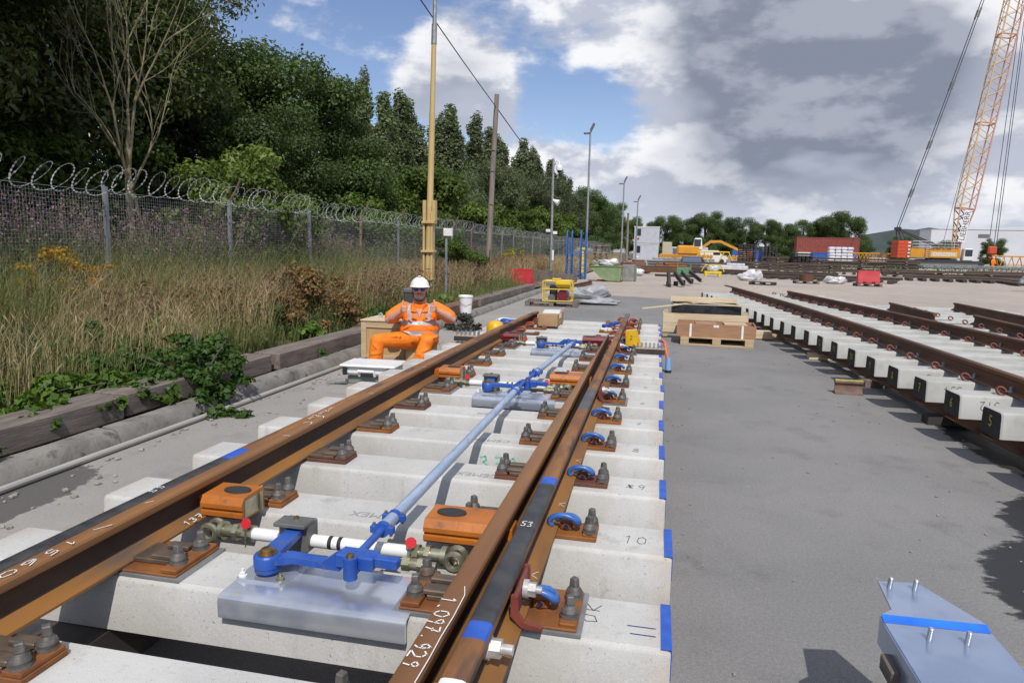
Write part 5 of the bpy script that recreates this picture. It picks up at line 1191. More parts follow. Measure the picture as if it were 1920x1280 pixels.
cab = MB((-5.3, 27.2, 6.9)); cab.tube(catenary((-4.75, 9.0, 8.6), (-5.32, 27.2, 7.05), .12), .016, 6); cab.tube(catenary((-5.32, 27.2, 7.05), (-6.2, 62, 5.6), .35), .02, 6)
tag(cab.build('overhead_cable', black_b, None, 60), 'black overhead cable sloping down to the wooden pole and beyond', 'cable')
def cam_pole():
    t = thing('camera_pole', (-4.0, 34, .05), 'grey pole with a white dome camera and a loudspeaker', 'camera pole')
    mb = MB(); mb.cyl((0, 0, -.1), (-.02, 0, 5.9), .075, .055, 12); mb.build('shaft', galv_dull, t)
    mb = MB(); mb.tube([(-.02, 0, 5.6), (.12, 0, 5.78), (.26, 0, 5.76), (.28, 0, 5.60)], .03, 8); mb.build('arm', white_p, t, 60)
    mb = MB(); mb.lathe([(.06, .16), (.13, .12), (.15, .0), (.14, -.12), (0, -.13)], (.28, 0, 5.44), 16); d = mb.build('dome_camera', white_p, t, 60)
    mb = MB(); mb.lathe([(.11, -.10), (.09, -.20), (.0, -.24)], (.28, 0, 5.43), 14); mb.build('dome', black_b, d, 60)
    mb = MB(); mb.cyl((.02, -.02, 3.9), (.30, -.06, 3.75), .05, .17, 12); mb.build('loudspeaker', white_p, t)
    for s_ in (-1, 1): mb = MB(); mb.box((s_*.17, -.06, 2.35-.05*s_), (.22, .14, .15), .2*s_, .02); mb.build('floodlight', white_p, t)
    mb = MB(); mb.box((.10, -.08, 1.2), (.10, .05, .5), 0, .01); mb.build('box', white_p, t)
cam_pole()
def floodpole(x, y, h, lb, s_=1.0):
    t = thing('floodlight_pole', (x, y, 0), lb, 'floodlight', 'floodlight poles along the fence')
    mb = MB(); mb.cyl((0, 0, -.1), (0, 0, h), .075*s_, .045*s_, 12); mb.build('shaft', galv_dull, t)
    mb = MB(); mb.tube([(-.22*s_, 0, h-.02), (.05, 0, h+.05), (.14*s_, 0, h+.45*s_)], .03*s_, 6); mb.build('arm', galv_dull, t)
    mb = MB(); mb.box((.10*s_, 0, h+.30*s_), (.10*s_, .30, .42*s_), 0, .02, M=Matrix.Rotation(.45, 4, 'Y')); mb.build('lamp_head', grey_bl, t)
    mb = MB(); mb.box((-.20*s_, 0, h-.02), (.30*s_, .2, .07*s_), 0, .01); mb.build('lamp_head', grey_bl, t)
floodpole(-2.62, 37.5, 7.7, 'tall floodlight pole just right of the blue ladder'); floodpole(-2.4, 70, 8.1, 'middle floodlight pole above the pallet stack', 1.4); floodpole(-1.9, 100, 8.4, 'farthest floodlight pole beside the white cabins', 1.8)
mb = MB((-1.95, 73, 0)); mb.cyl((-1.95, 73, 0), (-2.0, 73, 5.4), .14, .11, 8); tag(mb.build('timber_post', pole_w), 'short timber post close behind the middle floodlight pole', 'post')
# ------------------------------------------------------------------ mid-distance yard things
def barrier(loc, lb, rz, L_=.98):
    t = thing('water_barrier', loc, lb, 'barrier', 'red water filled barriers', rz)
    mb = MB(); pf = [(-.22, .0), (.22, 0), (.22, .10), (.14, .30), (.10, .66), (-.10, .66), (-.14, .30), (-.22, .10)]
    mb.prism(pf, (-L_/2, 0, 0), (0, 1, 0), (0, 0, 1), (L_, 0, 0)); inst(fixn(mb.mesh('barrier_body', mat('barrier_red', (.50, .035, .045), .5, col2=(.42, .03, .04), scale=3, col3=(.5, .12, .12), s3=8), 30)), 'barrier_body', t)
    for s_ in (-.22, .22): mb = MB(); mb.box((s_, -.222, .05), (.16, .012, .10)); mb.build('fork_slot', mat('slot_dark', (.10, .012, .015), .8), t)
    mb = MB(); mb.cyl((L_/2-.02, 0, .05), (L_/2+.06, 0, .05), .05, .05, 8); mb.build('coupling', MATS['barrier_red'], t)
barrier((-4.0, 26.4, .12), 'red plastic barrier on the verge left of the generator', -.25)
barrier((12.0, 38.9, .146), 'red plastic barrier standing on a pallet in the far yard', .05, 1.05)
pallet((12.0, 38.9, 0), 'dark worn pallet under the red barrier in the far yard', .05, wood_gr)
gen_p = pallet((-1.62, 19.0, 0), 'weathered pallet under the yellow framed generator', .06, wood_gr, (1.45, 1.0))
gn = thing('generator', (-1.45, 18.8, .15), 'small generator in a yellow tube frame on a pallet', 'generator', rz=.06)
yfr = mat('frame_yellow', (.68, .47, .015), .45)
mb = MB()
for y_ in (-.28, .28):
    mb.tube([(-.40, y_, .02), (-.40, y_, .52), (-.36, y_, .56), (.36, y_, .56), (.40, y_, .52), (.40, y_, .02), (-.40, y_, .02)], .017, 8)
    mb.tube([(-.40, y_, .34), (.40, y_, .34)], .014, 8)
for x_ in (-.40, .40):
    for z_ in (.02, .55): mb.tube([(x_, -.28, z_), (x_, .28, z_)], .015, 8)
mb.build('frame', yfr, gn)
mb = MB(); mb.box((.14, 0, .46), (.42, .36, .17), 0, .03); mb.build('tank', yfr, gn); mb = MB(); mb.box((-.05, 0, .60), (.24, .3, .05), 0, .01); mb.build('canopy', yfr, gn)
mb = MB(); mb.box((-.12, -.02, .24), (.20, .34, .40), 0, .03); mb.build('engine', black_b, gn); mb = MB(); mb.cyl((.14, -.24, .17), (.14, .2, .17), .155, .155, 18); mb.build('alternator', mat('gen_red', (.14, .012, .018), .45), gn)
mb = MB(); mb.cyl((-.16, -.2, .10), (-.16, .2, .10), .10, .10, 14); mb.build('silencer', grey_bl, gn)
def sack(loc, s, lb, m, group=None, cat='sack', flat=.5):
    random.seed(int(abs(loc[0]*13+loc[1]*7))+3)
    bm = bmesh.new(); bmesh.ops.create_icosphere(bm, subdivisions=3, radius=1)
    for v in bm.verts:
        n = v.co.normalized(); k = 1+.22*math.sin(3.1*n.x+2*n.y+loc[0])+.16*math.sin(7*n.y+5*n.z+loc[1])+random.uniform(-.07, .07)
        v.co = Vector((n.x*s[0]*k, n.y*s[1]*k, max(0, (n.z*.75+.55))*s[2]*k))
    me = bpy.data.meshes.new('sack'); bm.to_mesh(me); bm.free(); me.materials.append(m)
    o = inst(me, 'plastic_heap' if cat == 'plastic' else 'sack', None, loc); return tag(o, lb, cat, group)
pl_g = mat('plastic_grey', (.36, .37, .39), .35, col2=(.26, .27, .29), scale=5); pl_w = mat('plastic_white', (.62, .62, .63), .4, col2=(.48, .48, .5), scale=4)
sack((-.95, 21.3, 0), (.62, .4, .34), 'grey plastic sheeting heaped behind the generator', pl_g, cat='plastic'); sack((-.45, 20.0, 0), (.55, .32, .12), 'flat grey plastic sheeting to the right of the generator', pl_g, cat='plastic')
def trough(loc, lb, s, m, rz):
    t = thing('timber_planter', loc, lb, 'timber box', None, rz); w_, d_, h_ = s
    for z_ in np.arange(.06, h_, .13):
        for y_ in (-d_/2, d_/2): MB().box((0, y_, z_), (w_, .03, .12), 0, .004).build('board', m, t)
        for x_ in (-w_/2, w_/2): MB().box((x_, 0, z_), (.03, d_-.04, .12), 0, .004).build('end_board', m, t)
trough((-3.9, 29.8, .12), 'grey board box behind the red barrier', (1.1, .7, .5), wood_gr, -.1); trough((-3.1, 33.0, 0), 'grey board box at the foot of the blue ladder', (.95, .7, .45), wood_gr, -.1)
mb = MB((-2.6, 27, 0)); mb.box((-2.75, 27.5, .12), (1.1, 1.2, .24), -.2, .01); tag(mb.build('concrete_slab', kerb_m), 'flat grey slab behind the generator', 'slab')
mb = MB((-1.9, 30, 0)); mb.rings([[(-2.3+.10*yy+x, 25.5+yy*1.0, .02+z) for x, z in PROF] for yy in (0, 6)]); tag(inst(fixn(mb.mesh('loose_rail', rust_b, 40)), 'loose_rail', None, (-1.9, 30, 0)), 'single rusty rail lying between the slab and the skip', 'rail')
# blue access ladder platform
bp = mat('ladder_blue', (.02, .10, .36), .5, col2=(.03, .13, .42), scale=6)
ld = thing('access_ladder', (-3.05, 36.4, 0), 'blue steel access platform ladder with handrails in front of the fence', 'ladder')
for x_ in (-.50, -.24, .24, .50):
    mb = MB(); mb.tube([(x_, 0, 0), (x_, .0, 1.2), (x_, .1, 2.45), (x_, .25, 2.55), (x_, .45, 2.45), (x_, .5, 1.2), (x_, .55, 0)], .03, 7); mb.build('rail', bp, ld, 60)
for i in range(6): mb = MB(); mb.box((0, .03+.02*i, .12+.22*i), (1.0 if i < 5 else 1.1, .16, .03), 0, .003); mb.build('step', bp, ld)
for z_ in (.7, 1.35, 1.9):
    for sx in (-.37, .37): mb = MB(); mb.cyl((sx-.13, .05, z_), (sx+.13, .05, z_), .022, .022, 6); mb.build('brace', bp, ld)
mb = MB(); mb.box((0, .3, 1.35), (1.05, .6, .04), 0, .004); mb.build('platform', bp, ld)
bo = thing('yellow_bollard', (-3.4, 43, 0), 'yellow bollard post seen through the blue ladder', 'bollard'); mb = MB(); mb.cyl((0, 0, 0), (0, 0, 1.55), .11, .11, 12); mb.build('post', yfr, bo); mb = MB(); mb.box((0, 0, 1.6), (.34, .34, .14), 0, .02); mb.build('cap', yfr, bo)
mb = MB((-5.0, 30.6, .15)); mb.cyl((-5.0, 30.6, .15), (-5.0, 30.6, .95), .035, .035, 8); tag(mb.build('yellow_marker', yfr), 'short yellow marker post in the weeds', 'post')
# green tipping skip
gr = mat('skip_green', (.22, .30, .15), .6, col2=(.17, .24, .12), scale=4, col3=(.12, .09, .05), s3=9, lo3=.66, hi3=.76)
sk = thing('tipping_skip', (-1.25, 35.2, 0), 'pale green tipping skip heaped with rubbish', 'skip')
mb = MB(); pf = [(-.80, .76), (-.80, .62), (-.2, .10), (.10, .04), (.66, .04), (.72, .76)]
mb.prism(pf, (0, -.55, 0), (1, 0, 0), (0, 0, 1), (0, 1.15, 0)); inst(fixn(mb.mesh('hopper', gr, 30)), 'hopper', sk)
mb = MB(); mb.box((-.04, 0, .765), (1.58, 1.2, .03), 0, .004); mb.build('rim', gr, sk)
for y_ in (-.4, .4): mb = MB(); mb.box((.1, y_, .03), (1.3, .10, .06), 0, .004); mb.build('runner', rust_br, sk)
sack((-1.25, 35.2, .77), (.45, .35, .26), 'white rubbish bag heaped on the green skip', pl_w, cat='rubbish bag'); sack((-1.75, 35.3, .60), (.35, .3, .30), 'brown rubbish bag at the left side of the green skip', mat('sack_brown', (.35, .30, .25), .8, col2=(.22, .2, .18), scale=6), cat='rubbish bag')
tk = thing('steel_tank', (-.25, 36.2, 0), 'grey steel bin standing right behind the green skip', 'bin'); mb = MB(); mb.box((0, 0, .42), (.62, .8, .84), 0, .02); mb.build('bin_body', mat('bin_grey', (.26, .25, .24), .6, col2=(.2, .19, .18), scale=5), tk); mb = MB(); mb.box((.36, .05, .42), (.10, .8, .8), 0, .01); mb.build('side_panel', mat('bin_green', (.10, .20, .12), .6), tk)
pst = thing('pallet_stack', (-3.6, 60, 0), 'stack of worn pallets standing beyond the green skip', 'pallet stack')
random.seed(3)
for i in range(14):
    x = random.uniform(-.08, .08)
    for j in range(3): MB().box((x-.5+j*.5, 0, i*.15+.05), (.14, .9, .09)).build('block', wood_gr, pst)
    MB().box((x, random.uniform(-.06, .06), i*.15+.12), (1.25, 1.0, .035), random.uniform(-.05, .05)).build('deck', pale_w if i % 4 == 0 else wood_gr, pst)
# odd rails leaning on the yard
for i, (x, y, rz, tl, lb) in enumerate(((1.75, 32.2, .02, .62, 'upright dark rail section leaning at the left of the group in the yard'), (2.2, 32.4, .22, .50, 'dark rail section leaning beside the upright one'), (2.6, 34, .25, .45, 'dark rail section in the middle of the leaning group'), (3.1, 36, .30, .40, 'rightmost dark rail section of the leaning group'))):
    t = thing('rail_section', (x, y, 0), lb, 'rail section', 'leaning rail sections in the yard', rz)
    mb = MB(); mb.rings([[(xx*1.3, s_, zz*1.0+.0) for xx, zz in PROF] for s_ in (-.9, .9)]); mb2 = fixn(mb.mesh('rail_body', dark_tim, 40)); inst(mb2, 'rail_body', t, (0, 0, .30), (tl*.55, 0, 0))
    mb = MB(); mb.box((0, .5, .10), (.18, .2, .2), 0, .01); mb.build('prop', dark_tim, t)

# ------------------------------------------------------------------ far yard: stacks of rails, sleepers, scrap
far_r = mat('far_rail', (.065, .047, .038), .7, .1, col2=(.10, .07, .052), scale=3, stretch=(.3, 1, 1))
def railstack(loc, rz, L_, nx, nz, lb, m=None, sp=.17, jit=.3):
    t = thing('rail_stack', loc, lb, 'rail stack', 'stacks of rails in the far yard', rz)
    random.seed(int(loc[0]*31+loc[1])); me = fixn(MB().rings([[(s_, x*1.0, z) for x, z in PROF] for s_ in (-L_/2, L_/2)]).mesh('rail', m or far_r, 40))
    for j in range(nz):
        for i in range(nx): inst(me, 'rail', t, (random.uniform(-jit, jit), (i-nx/2)*sp, .14+j*.25), (0, 0, random.uniform(-.01, .01)))
    for x_ in np.linspace(-L_*.42, L_*.42, 4):
        for j in range(nz): MB().box((x_, -.08, .06+j*.25), (.18, nx*sp+.1, .11)).build('bearer', wood_gr, t)
    return t
def trackpanel_far(loc, rz, L_, lb, m=None, bm_=None):
    t = thing('track_panel', loc, lb, 'track panel', 'old track panels in the far yard', rz)
    me = fixn(MB().rings([[(s_, x, z) for x, z in PROF] for s_ in (-L_/2, L_/2)]).mesh('rail', m or far_r, 40)); mb = MB(); mb.box((0, 0, .10), (.25, 2.5, .16), 0, .01); bme = mb.mesh('sleeper', bm_ or dark_tim, 30)
    for y_ in (-.75, .75): inst(me, 'rail', t, (0, y_, .18))
    for x_ in np.arange(-L_/2+.3, L_/2, .75): inst(bme, 'sleeper', t, (x_, random.uniform(-.1, .1), 0))
    return t
trackpanel_far((11.0, 45.5, 0), -.42, 9, 'long dark track panel on sleepers in the middle of the far yard'); trackpanel_far((8.5, 52, 0), -.35, 10, 'rusty track panel behind the scrap bags'); trackpanel_far((22.5, 50, 0), -.2, 10, 'dark track panel at the right behind the red barrier')
trackpanel_far((27, 40, 0), -.1, 9, 'rusty track panel at the far right edge of the yard', far_r, wood_gr); trackpanel_far((2.0, 58, 0), .1, 8, 'rusty track panel beyond the leaning rail sections'); trackpanel_far((17, 62, 0), -.25, 12, 'long rusty track panel before the white bag stack')
trackpanel_far((25.5, 46.5, 0), -.15, 7, 'short track panel beside the silver pipe bundle', far_r, dark_tim)
railstack((18, 70, 0), -.1, 13, 10, 5, 'big brown rail stack in front of the red container'); railstack((24, 58, 0), -.12, 11, 8, 2, 'low rail stack behind the red barrier'); railstack((5, 72, 0), -.05, 9, 6, 2, 'low rail stack in front of the white cabins'); railstack((12.5, 66, 0), -.1, 9, 7, 3, 'rail stack below the yellow excavator'); railstack((32, 62, 0), -.1, 12, 7, 2, 'low rail stack in front of the crane tracks')
def sleeperstack(loc, nz, lb, rz=0):
    t = thing('sleeper_stack', loc, lb, 'sleeper stack', 'black sleeper stacks', rz); mb = MB(); mb.box((0, 0, .1), (.27, 2.4, .17), 0, .012); me = mb.mesh('sleeper', mat('creosote', (.018, .016, .015), .7, col2=(.04, .035, .03), scale=4), 30)
    for j in range(nz):
        for i in range(5): inst(me, 'sleeper', t, ((i-2)*.34+random.uniform(-.03, .03), random.uniform(-.08, .08), j*.21))
sleeperstack((10.6, 78, 0), 12, 'tall stack of black sleepers right of the excavator'); sleeperstack((12.9, 79, 0), 11, 'stack of black sleepers just right of the tall one'); sleeperstack((14.4, 69, 0), 8, 'low stack of black sleepers nearest the camera')
for (x, y, s, lb) in ((-.4, 44, (.7, .4, .32), 'white plastic bag lying beyond the green skip'), (6.3, 41.5, (.5, .35, .40), 'torn white scrap bags in the middle of the yard'), (10.9, 41.0, (.5, .35, .30), 'white sheeted heap in front of the dark track panel'), (6.95, 42.4, (.32, .25, .38), 'second torn white bag beside the scrap bags'), (-.2, 49, (.9, .4, .3), 'purple grey scrap heap behind the white plastic bag')):
    sack((x, y, 0), s, lb, pl_w if 'purple' not in lb else mat('scrap_purple', (.14, .10, .12), .8, col2=(.2, .14, .12), scale=3), 'scrap bags in the yard', 'scrap bag')
gb = thing('green_cage', (2.9, 46, 0), 'small green cage box in the middle of the yard', 'cage')
MB().box((0, 0, .3), (.9, .6, .5), 0, .02).build('cage_body', mat('cage_green', (.10, .22, .12), .6), gb)
for x_ in (-.42, .42): MB().box((x_, -.31, .4), (.06, .04, .8)).build('post', MATS['cage_green'], gb)
yt = thing('yellow_trolley', (4.8, 47, 0), 'yellow rail trolley with white sacks in the far yard', 'trolley'); yt.scale = (.72, .72, .72)
MB().box((0, 0, .35), (1.5, .9, .22), 0, .03).build('deck', yfr, yt)
for x_ in (-.6, .6):
    for y_ in (-.4, .4): mb = MB(); mb.cyl((x_, y_-.05, .14), (x_, y_+.05, .14), .14, .14, 12); mb.build('wheel', yfr, yt)
mb = MB(); mb.tube([(-1.0, 0, .45), (-.7, 0, 1.0), (.7, 0, 1.0), (1.0, 0, .45)], .05, 6); mb.build('handle', yfr, yt)
sack((4.8, 46.9, .33), (.3, .22, .28), 'white sack lying on the yellow trolley', pl_w)
mb = MB((1.2, 47.5, 0)); mb.box((1.2, 47.5, .30), (3.4, .4, .30), .04, .02); tag(mb.build('steel_beam', rust_b), 'long rusty steel beam between the white bag and the green cage', 'beam')
mb = MB((3.1, 45, 0)); mb.box((2.4, 44.3, .07), (2.6, .3, .14), -.12, .02); tag(mb.build('steel_beam', dark_tim), 'dark flat beam lying in front of the green cage', 'beam')
spb = thing('pipe_bundle', (19.6, 38.6, 0), 'bundle of silver flexible pipes in the far yard at right', 'pipe bundle')
for i in range(4):
    mb = MB(); mb.tube([(i*.30-.4+.35*math.sin(t), -.2, .30+.42*math.cos(t)) if t < 1.7 else (i*.30-.05, -.2+.01*t, .1) for t in np.linspace(-1.3, 1.4, 9)], .14, 10); mb.build('pipe', mat('pipe_silver', (.42, .43, .46), .4, .5, col2=(.1, .1, .11), scale=5), spb, 60)
mb = MB((21.8, 38.3, 0)); mb.box((21.6, 38.3, .22), (1.0, .5, .36), .1, .03); tag(mb.build('white_case', pl_w), 'whitish fitting beside the silver pipe bundle', 'case')
dz = pallet((6.5, 36.8, 0), 'dark pallet with steel plates before the long track panel', -.35, dark_tim); mb = MB((9.4, 43.2, 0)); mb.box((14.6, 39.6, .10), (1.3, .9, .18), -.1, .01); 
pallet((9.2, 40.0, 0), 'worn pallet with a rusty coil near the red barrier', .05, wood_gr)
mb = MB((9.2, 40, .146)); mb.lathe([(.36, .146), (.36, .5), (.2, .5), (.2, .3), (0, .3)], (9.2, 40, 0), 16); tag(mb.build('rusty_coil', rust_br), 'rusty steel coil standing on the pallet near the red barrier', 'coil')
# guard rail in front of the crane
gd = thing('guard_rail', (30, 68, 0), 'long grey guard rail running in front of the crane', 'guard rail')
mb = MB(); mb.box((0, 0, .75), (34, .08, .30), -.18, .02); mb.build('beam', steel_g, gd)
for i in range(9): mb = MB(); x = -16+4*i; mb.box((x*math.cos(.18), -x*math.sin(.18)+.1, .4), (.12, .12, .8)); mb.build('post', steel_g, gd)
rng = np.random.default_rng(5); X = rng.uniform(12, 48, 2600); Y = 67-(X-30)*.18+rng.normal(0, .7, 2600); Z = rng.uniform(0, .8, 2600)
ob = inst(quadmesh('yard_weeds', leafquads(np.stack([X, Y, Z], 1), unit(rng.normal(size=(2600, 3))), .20, .5), lf_wil), 'yard_weeds'); tag(ob, 'green weeds growing along the grey guard rail', 'weeds', kind='stuff')
# ------------------------------------------------------------------ buildings, containers
cabw = mat('cabin_white', (.46, .48, .53), .5, col2=(.41, .43, .48), scale=2); dglass = mat('dark_glass', (.02, .025, .03), .1, spec=.8)
cbn = thing('site_cabins', (-.6, 112, 0), 'two white site cabins stacked at the end of the fence', 'cabin')
for z_, dx in ((0, 0), (2.62, -.0)):
    c = MB(); c.box((dx, 0, z_+1.3), (3.8, 7, 2.5), 0, .05); b = c.build('cabin', cabw, cbn)
    mb = MB(); mb.box((dx-1.25, -3.52, z_+1.75), (.75, .05, 1.05)); mb.build('window', dglass, b)
    mb = MB(); mb.box((dx, 0, z_+2.56), (3.95, 7.1, .10), 0, .02); mb.build('roof_rim', white_p, b)
    mb = MB(); mb.box((dx-1.25, -3.54, z_+.6 if z_ == 0 else z_+.75), (.3, .03, .24)); mb.build('notice', red_p if z_ else white_p, b)
lc = thing('low_cabin', (6.2, 118, 0), 'low white cabin with a blue stripe behind the excavator', 'cabin'); MB().box((0, 0, 1.15), (6.0, 2.5, 2.3), 0, .04).build('cabin', cabw, lc); MB().box((.8, -1.27, .95), (3.6, .03, .5)).build('stripe', mat('stripe_blue', (.12, .25, .45), .5), lc); MB().box((-2.2, -1.27, 1.1), (.8, .04, 1.9)).build('door', grey_bl, lc)
tnk = MB((2.6, 114, 0)); tnk.box((2.6, 114, 1.5), (1.5, 2, 3.0), 0, .1); tag(tnk.build('tank_block', mat('beige', (.42, .38, .27), .8)), 'beige block standing right of the white cabins', 'tank')
def container(loc, L_, m, lb, grp, rz=0):
    t = thing('shipping_container', loc, lb, 'container', grp, rz); mb = MB(); n = int(L_/.28); pf = []
    for i in range(n): x = -L_/2+i*L_/n; w_ = L_/n; pf += [(x, -1.22), (x+w_*.3, -1.22), (x+w_*.4, -1.18), (x+w_*.9, -1.18)]
    pf += [(L_/2, -1.22), (L_/2, 1.22), (-L_/2, 1.22)]
    mb.prism(pf, (0, 0, .1), (1, 0, 0), (0, 1, 0), (0, 0, 2.4)); me = fixn(mb.mesh('wall', m, 20)); inst(me, 'wall', t)
    for z_ in (.05, 2.55): MB().box((0, 0, z_), (L_+.05, 2.5, .12)).build('frame_rail', m, t)
    for sx in (-1, 1): MB().box((sx*(L_/2+.03), 0, 1.3), (.10, 2.52, 2.55)).build('end_frame', m, t)
    return t
cr = mat('container_red', (.20, .045, .035), .6, col2=(.24, .055, .045), scale=2); cb_ = mat('container_blue', (.02, .09, .32), .5, col2=(.03, .11, .37), scale=2)
container((30.5, 132, 1.95), 10.2, cr, 'rust red shipping container on top of the blue one', 'shipping containers', .0); container((31.5, 132, -.7), 8, cb_, 'blue shipping container under the rust red one', 'shipping containers'); container((26.6, 131.5, -.7), 1.9, white_p, 'white container end under the rust red container', 'shipping containers')
container((17.6, 135, -.5), 5.5, cb_, 'small blue container between the sleepers and the red container', 'shipping containers')
bgs = mat('bag_white', (.64, .63, .66), .6, col2=(.5, .5, .56), scale=1.6)
bst = thing('bag_stack', (26.7, 106, 0), 'tall stack of white filled bags on pallets', 'bag stack'); random.seed(4)
for j in range(6):
    for i in range(4): MB().box(((i-1.5)*.80+random.uniform(-.05, .05), random.uniform(-.1, .1), .28+j*.44), (.80, 1.2, .42), random.uniform(-.04, .04), .12).build('bag', bgs, bst)
whs = thing('warehouse', (112, 262, 0), 'big pale grey warehouse at the right horizon behind the crane', 'warehouse')
ww = mat('warehouse_wall', (.55, .57, .61), .6, col2=(.50, .52, .56), scale=.1)
MB().box((4.0, -14, 5.2), (60, 10, 10.4)).build('wall', ww, whs); mb = MB(); mb.prism([(-26.5, 10.4), (34.5, 10.4), (4, 11.6)], (0, -19.2, 0), (1, 0, 0), (0, 0, 1), (0, 10.4, 0)); inst(fixn(mb.mesh('roof', ww, 20)), 'roof', whs)
MB().box((-11, -19.1, 8.5), (3, .2, 1.0)).build('sign_panel', grey_bl, whs)
MB().box((10, -19.1, 2.2), (5, .2, 4.4)).build('door', grey_bl, whs)
hv = []; hf = []; hx = np.linspace(120, 520, 40)
for x in hx:
    h = 4+22*math.exp(-((x-235)/75)**2)+16*math.exp(-((x-380)/90)**2)+1.2*math.sin(x*.21)
    hv += [(x, 640, -2), (x, 700, h)]; hv += [(x, 800, h*.9)]
for i in range(39):
    for j in (0, 1): hf.append((i*3+j, (i+1)*3+j, (i+1)*3+j+1, i*3+j+1))
me = bpy.data.meshes.new('hills'); me.from_pydata(hv, [], hf); me.materials.append(mat('hill_green', (.05, .065, .06), 1.0, col2=(.035, .05, .05), scale=.03, coord='World')); fixn(me); tag(inst(me, 'hills'), kind='structure')
# ------------------------------------------------------------------ crawler crane
cy_ = mat('crane_yellow', (.60, .27, .02), .45, col2=(.54, .235, .02), scale=1); c_or = mat('crane_red', (.55, .07, .02), .5, col2=(.48, .06, .02), scale=2); boom_r = mat('boom_red', (.52, .25, .18), .5); boom_y = mat('boom_pale', (.60, .38, .17), .5); c_dk = mat('crane_dark', (.03, .03, .035), .5); c_wh = mat('crane_white', (.7, .7, .7), .5)
cn_ = thing('crawler_crane', (39.5, 108, 0), 'big yellow crawler crane with a tall lattice boom', 'crane')
def C(name, m, *boxes, **k):
    mb = MB()
    for c, d in boxes: mb.box(c, d, 0, k.get('bev', .03))
    return mb.build(name, m, cn_)
for y_ in (-3.0, 3.0):
    mb = MB(); mb.prism([(-5.0, .25), (-4.6, 0), (4.6, 0), (5.0, .25), (5.0, .85), (4.6, 1.15), (-4.6, 1.15), (-5.0, .85)], (0, y_-.6, 0), (1, 0, 0), (0, 0, 1), (0, 1.2, 0)); tr = inst(fixn(mb.mesh('track', c_dk, 30)), 'track', cn_)
    mb = MB(); mb.box((0, y_, .58), (8.6, 1.3, .35), 0, .03); mb.build('track_frame', grey_bl, tr)
C('undercarriage', c_dk, ((0, 0, .9), (3.2, 5, .7))); C('turntable', c_dk, ((.5, 0, 1.3), (2.4, 2.4, .4)))
body = C('body', cy_, ((-.6, 0, 2.15), (6.8, 3.0, 1.35)))
for i in range(5): C('counterweight_slab', c_or, ((-4.35, 0, 1.62+.48*i), (1.7, 3.0, .46)))
for i in range(5): C('white_mark', c_wh, ((-3.75, -1.51, 1.62+.48*i), (.32, .03, .2)), bev=0)
mb = MB(); mb.box((3.6, -1.5, 2.0), (1.3, 1.1, 1.7), 0, .1, tw=(.8, 1)); mb.build('cab', c_wh, cn_); C('cab_window', dglass, ((3.62, -2.07, 2.25), (.9, .03, .9)), bev=0)
mb = MB()
for z_ in (2.95, 3.35, 3.75): mb.cyl((-3.4, -1.6, z_), (2.4, -1.6, z_), .035, .035, 5)
for x_ in np.linspace(-3.4, 2.4, 8): mb.cyl((x_, -1.6, 2.8), (x_, -1.6, 3.75), .035, .035, 5)
mb.build('handrail', galv_dull, cn_)
for x_ in (-1.9, -1.5): pass
mb = MB()
for x_ in (-1.65, -1.15): mb.cyl((x_, -1.6, 1.4), (x_, -1.6, 3.9), .03, .03, 5)
for z_ in np.arange(1.5, 3.0, .3): mb.cyl((-1.65, -1.6, z_), (-1.15, -1.6, z_), .025, .025, 5)
mb.build('access_ladder', galv_dull, cn_)
# A-frame
mb = MB()
for y_ in (-1, 1): mb.cyl((1.0, y_, 2.8), (-5.05, y_*.6, 5.5), .12, .10, 8); mb.cyl((-3.4, y_, 2.8), (-4.9, y_*.6, 5.4), .07, .07, 8); mb.cyl((-4.6, y_, 2.9), (-5.0, y_*.6, 5.45), .07, .07, 8)
mb.box((-5.0, 0, 5.5), (.5, 1.6, .4), 0, .05); mb.build('gantry', c_dk, cn_)
# lattice boom
b0 = Vector((2.6, 0, 2.4)); bd = Vector((.118, 0, 1)).normalized(); bn = Vector((1, 0, -.118)).normalized(); BL = 62
def bpt(t, a, b):
    w_ = .92 if t > 6 else .25+.67*t/6
    return b0+bd*t+bn*(a*w_)+Vector((0, b*w_, 0))
for a in (-1, 1):
    for b in (-1, 1):
        mb = MB(); mb.tube([bpt(t, a, b) for t in (0, 3, 6, 14, 30, 46, BL)], .095, 6); mb.build('boom_chord', boom_y if a < 0 else boom_r, cn_)
segs = []
mb = MB(); st = 2.1; t = 6.2; k = 0
while t < BL-st:
    for b in (-1, 1):
        mb.cyl(bpt(t, -1, b), bpt(t+st/2, 1, b), .045, .045, 5); mb.cyl(bpt(t+st/2, 1, b), bpt(t+st, -1, b), .045, .045, 5)
    for a in (-1, 1):
        mb.cyl(bpt(t, a, -1), bpt(t+st/2, a, 1), .045, .045, 5); mb.cyl(bpt(t+st/2, a, 1), bpt(t+st, a, -1), .045, .045, 5)
    t += st; k += 1
mb.build('boom_lacing', boom_y, cn_)
for t in (6, 17.5, 29, 40.5, 52):
    mb = MB()
    for a, b, c, d in ((-1, -1, 1, -1), (1, -1, 1, 1), (1, 1, -1, 1), (-1, 1, -1, -1)): mb.cyl(bpt(t, a, b), bpt(t, c, d), .09, .09, 6)
    mb.build('boom_joint', boom_r, cn_)
mb = MB(); mb.prism([(0, -.25), (6, -1.25), (6, 1.25), (0, .25)], b0-Vector((0, .9, 0)), bd, bn, (0, .06, 0)); mb.prism([(0, -.25), (6, -1.25), (6, 1.25), (0, .25)], b0+Vector((0, .9, 0)), bd, bn, (0, .06, 0)) if False else None
mb = MB()
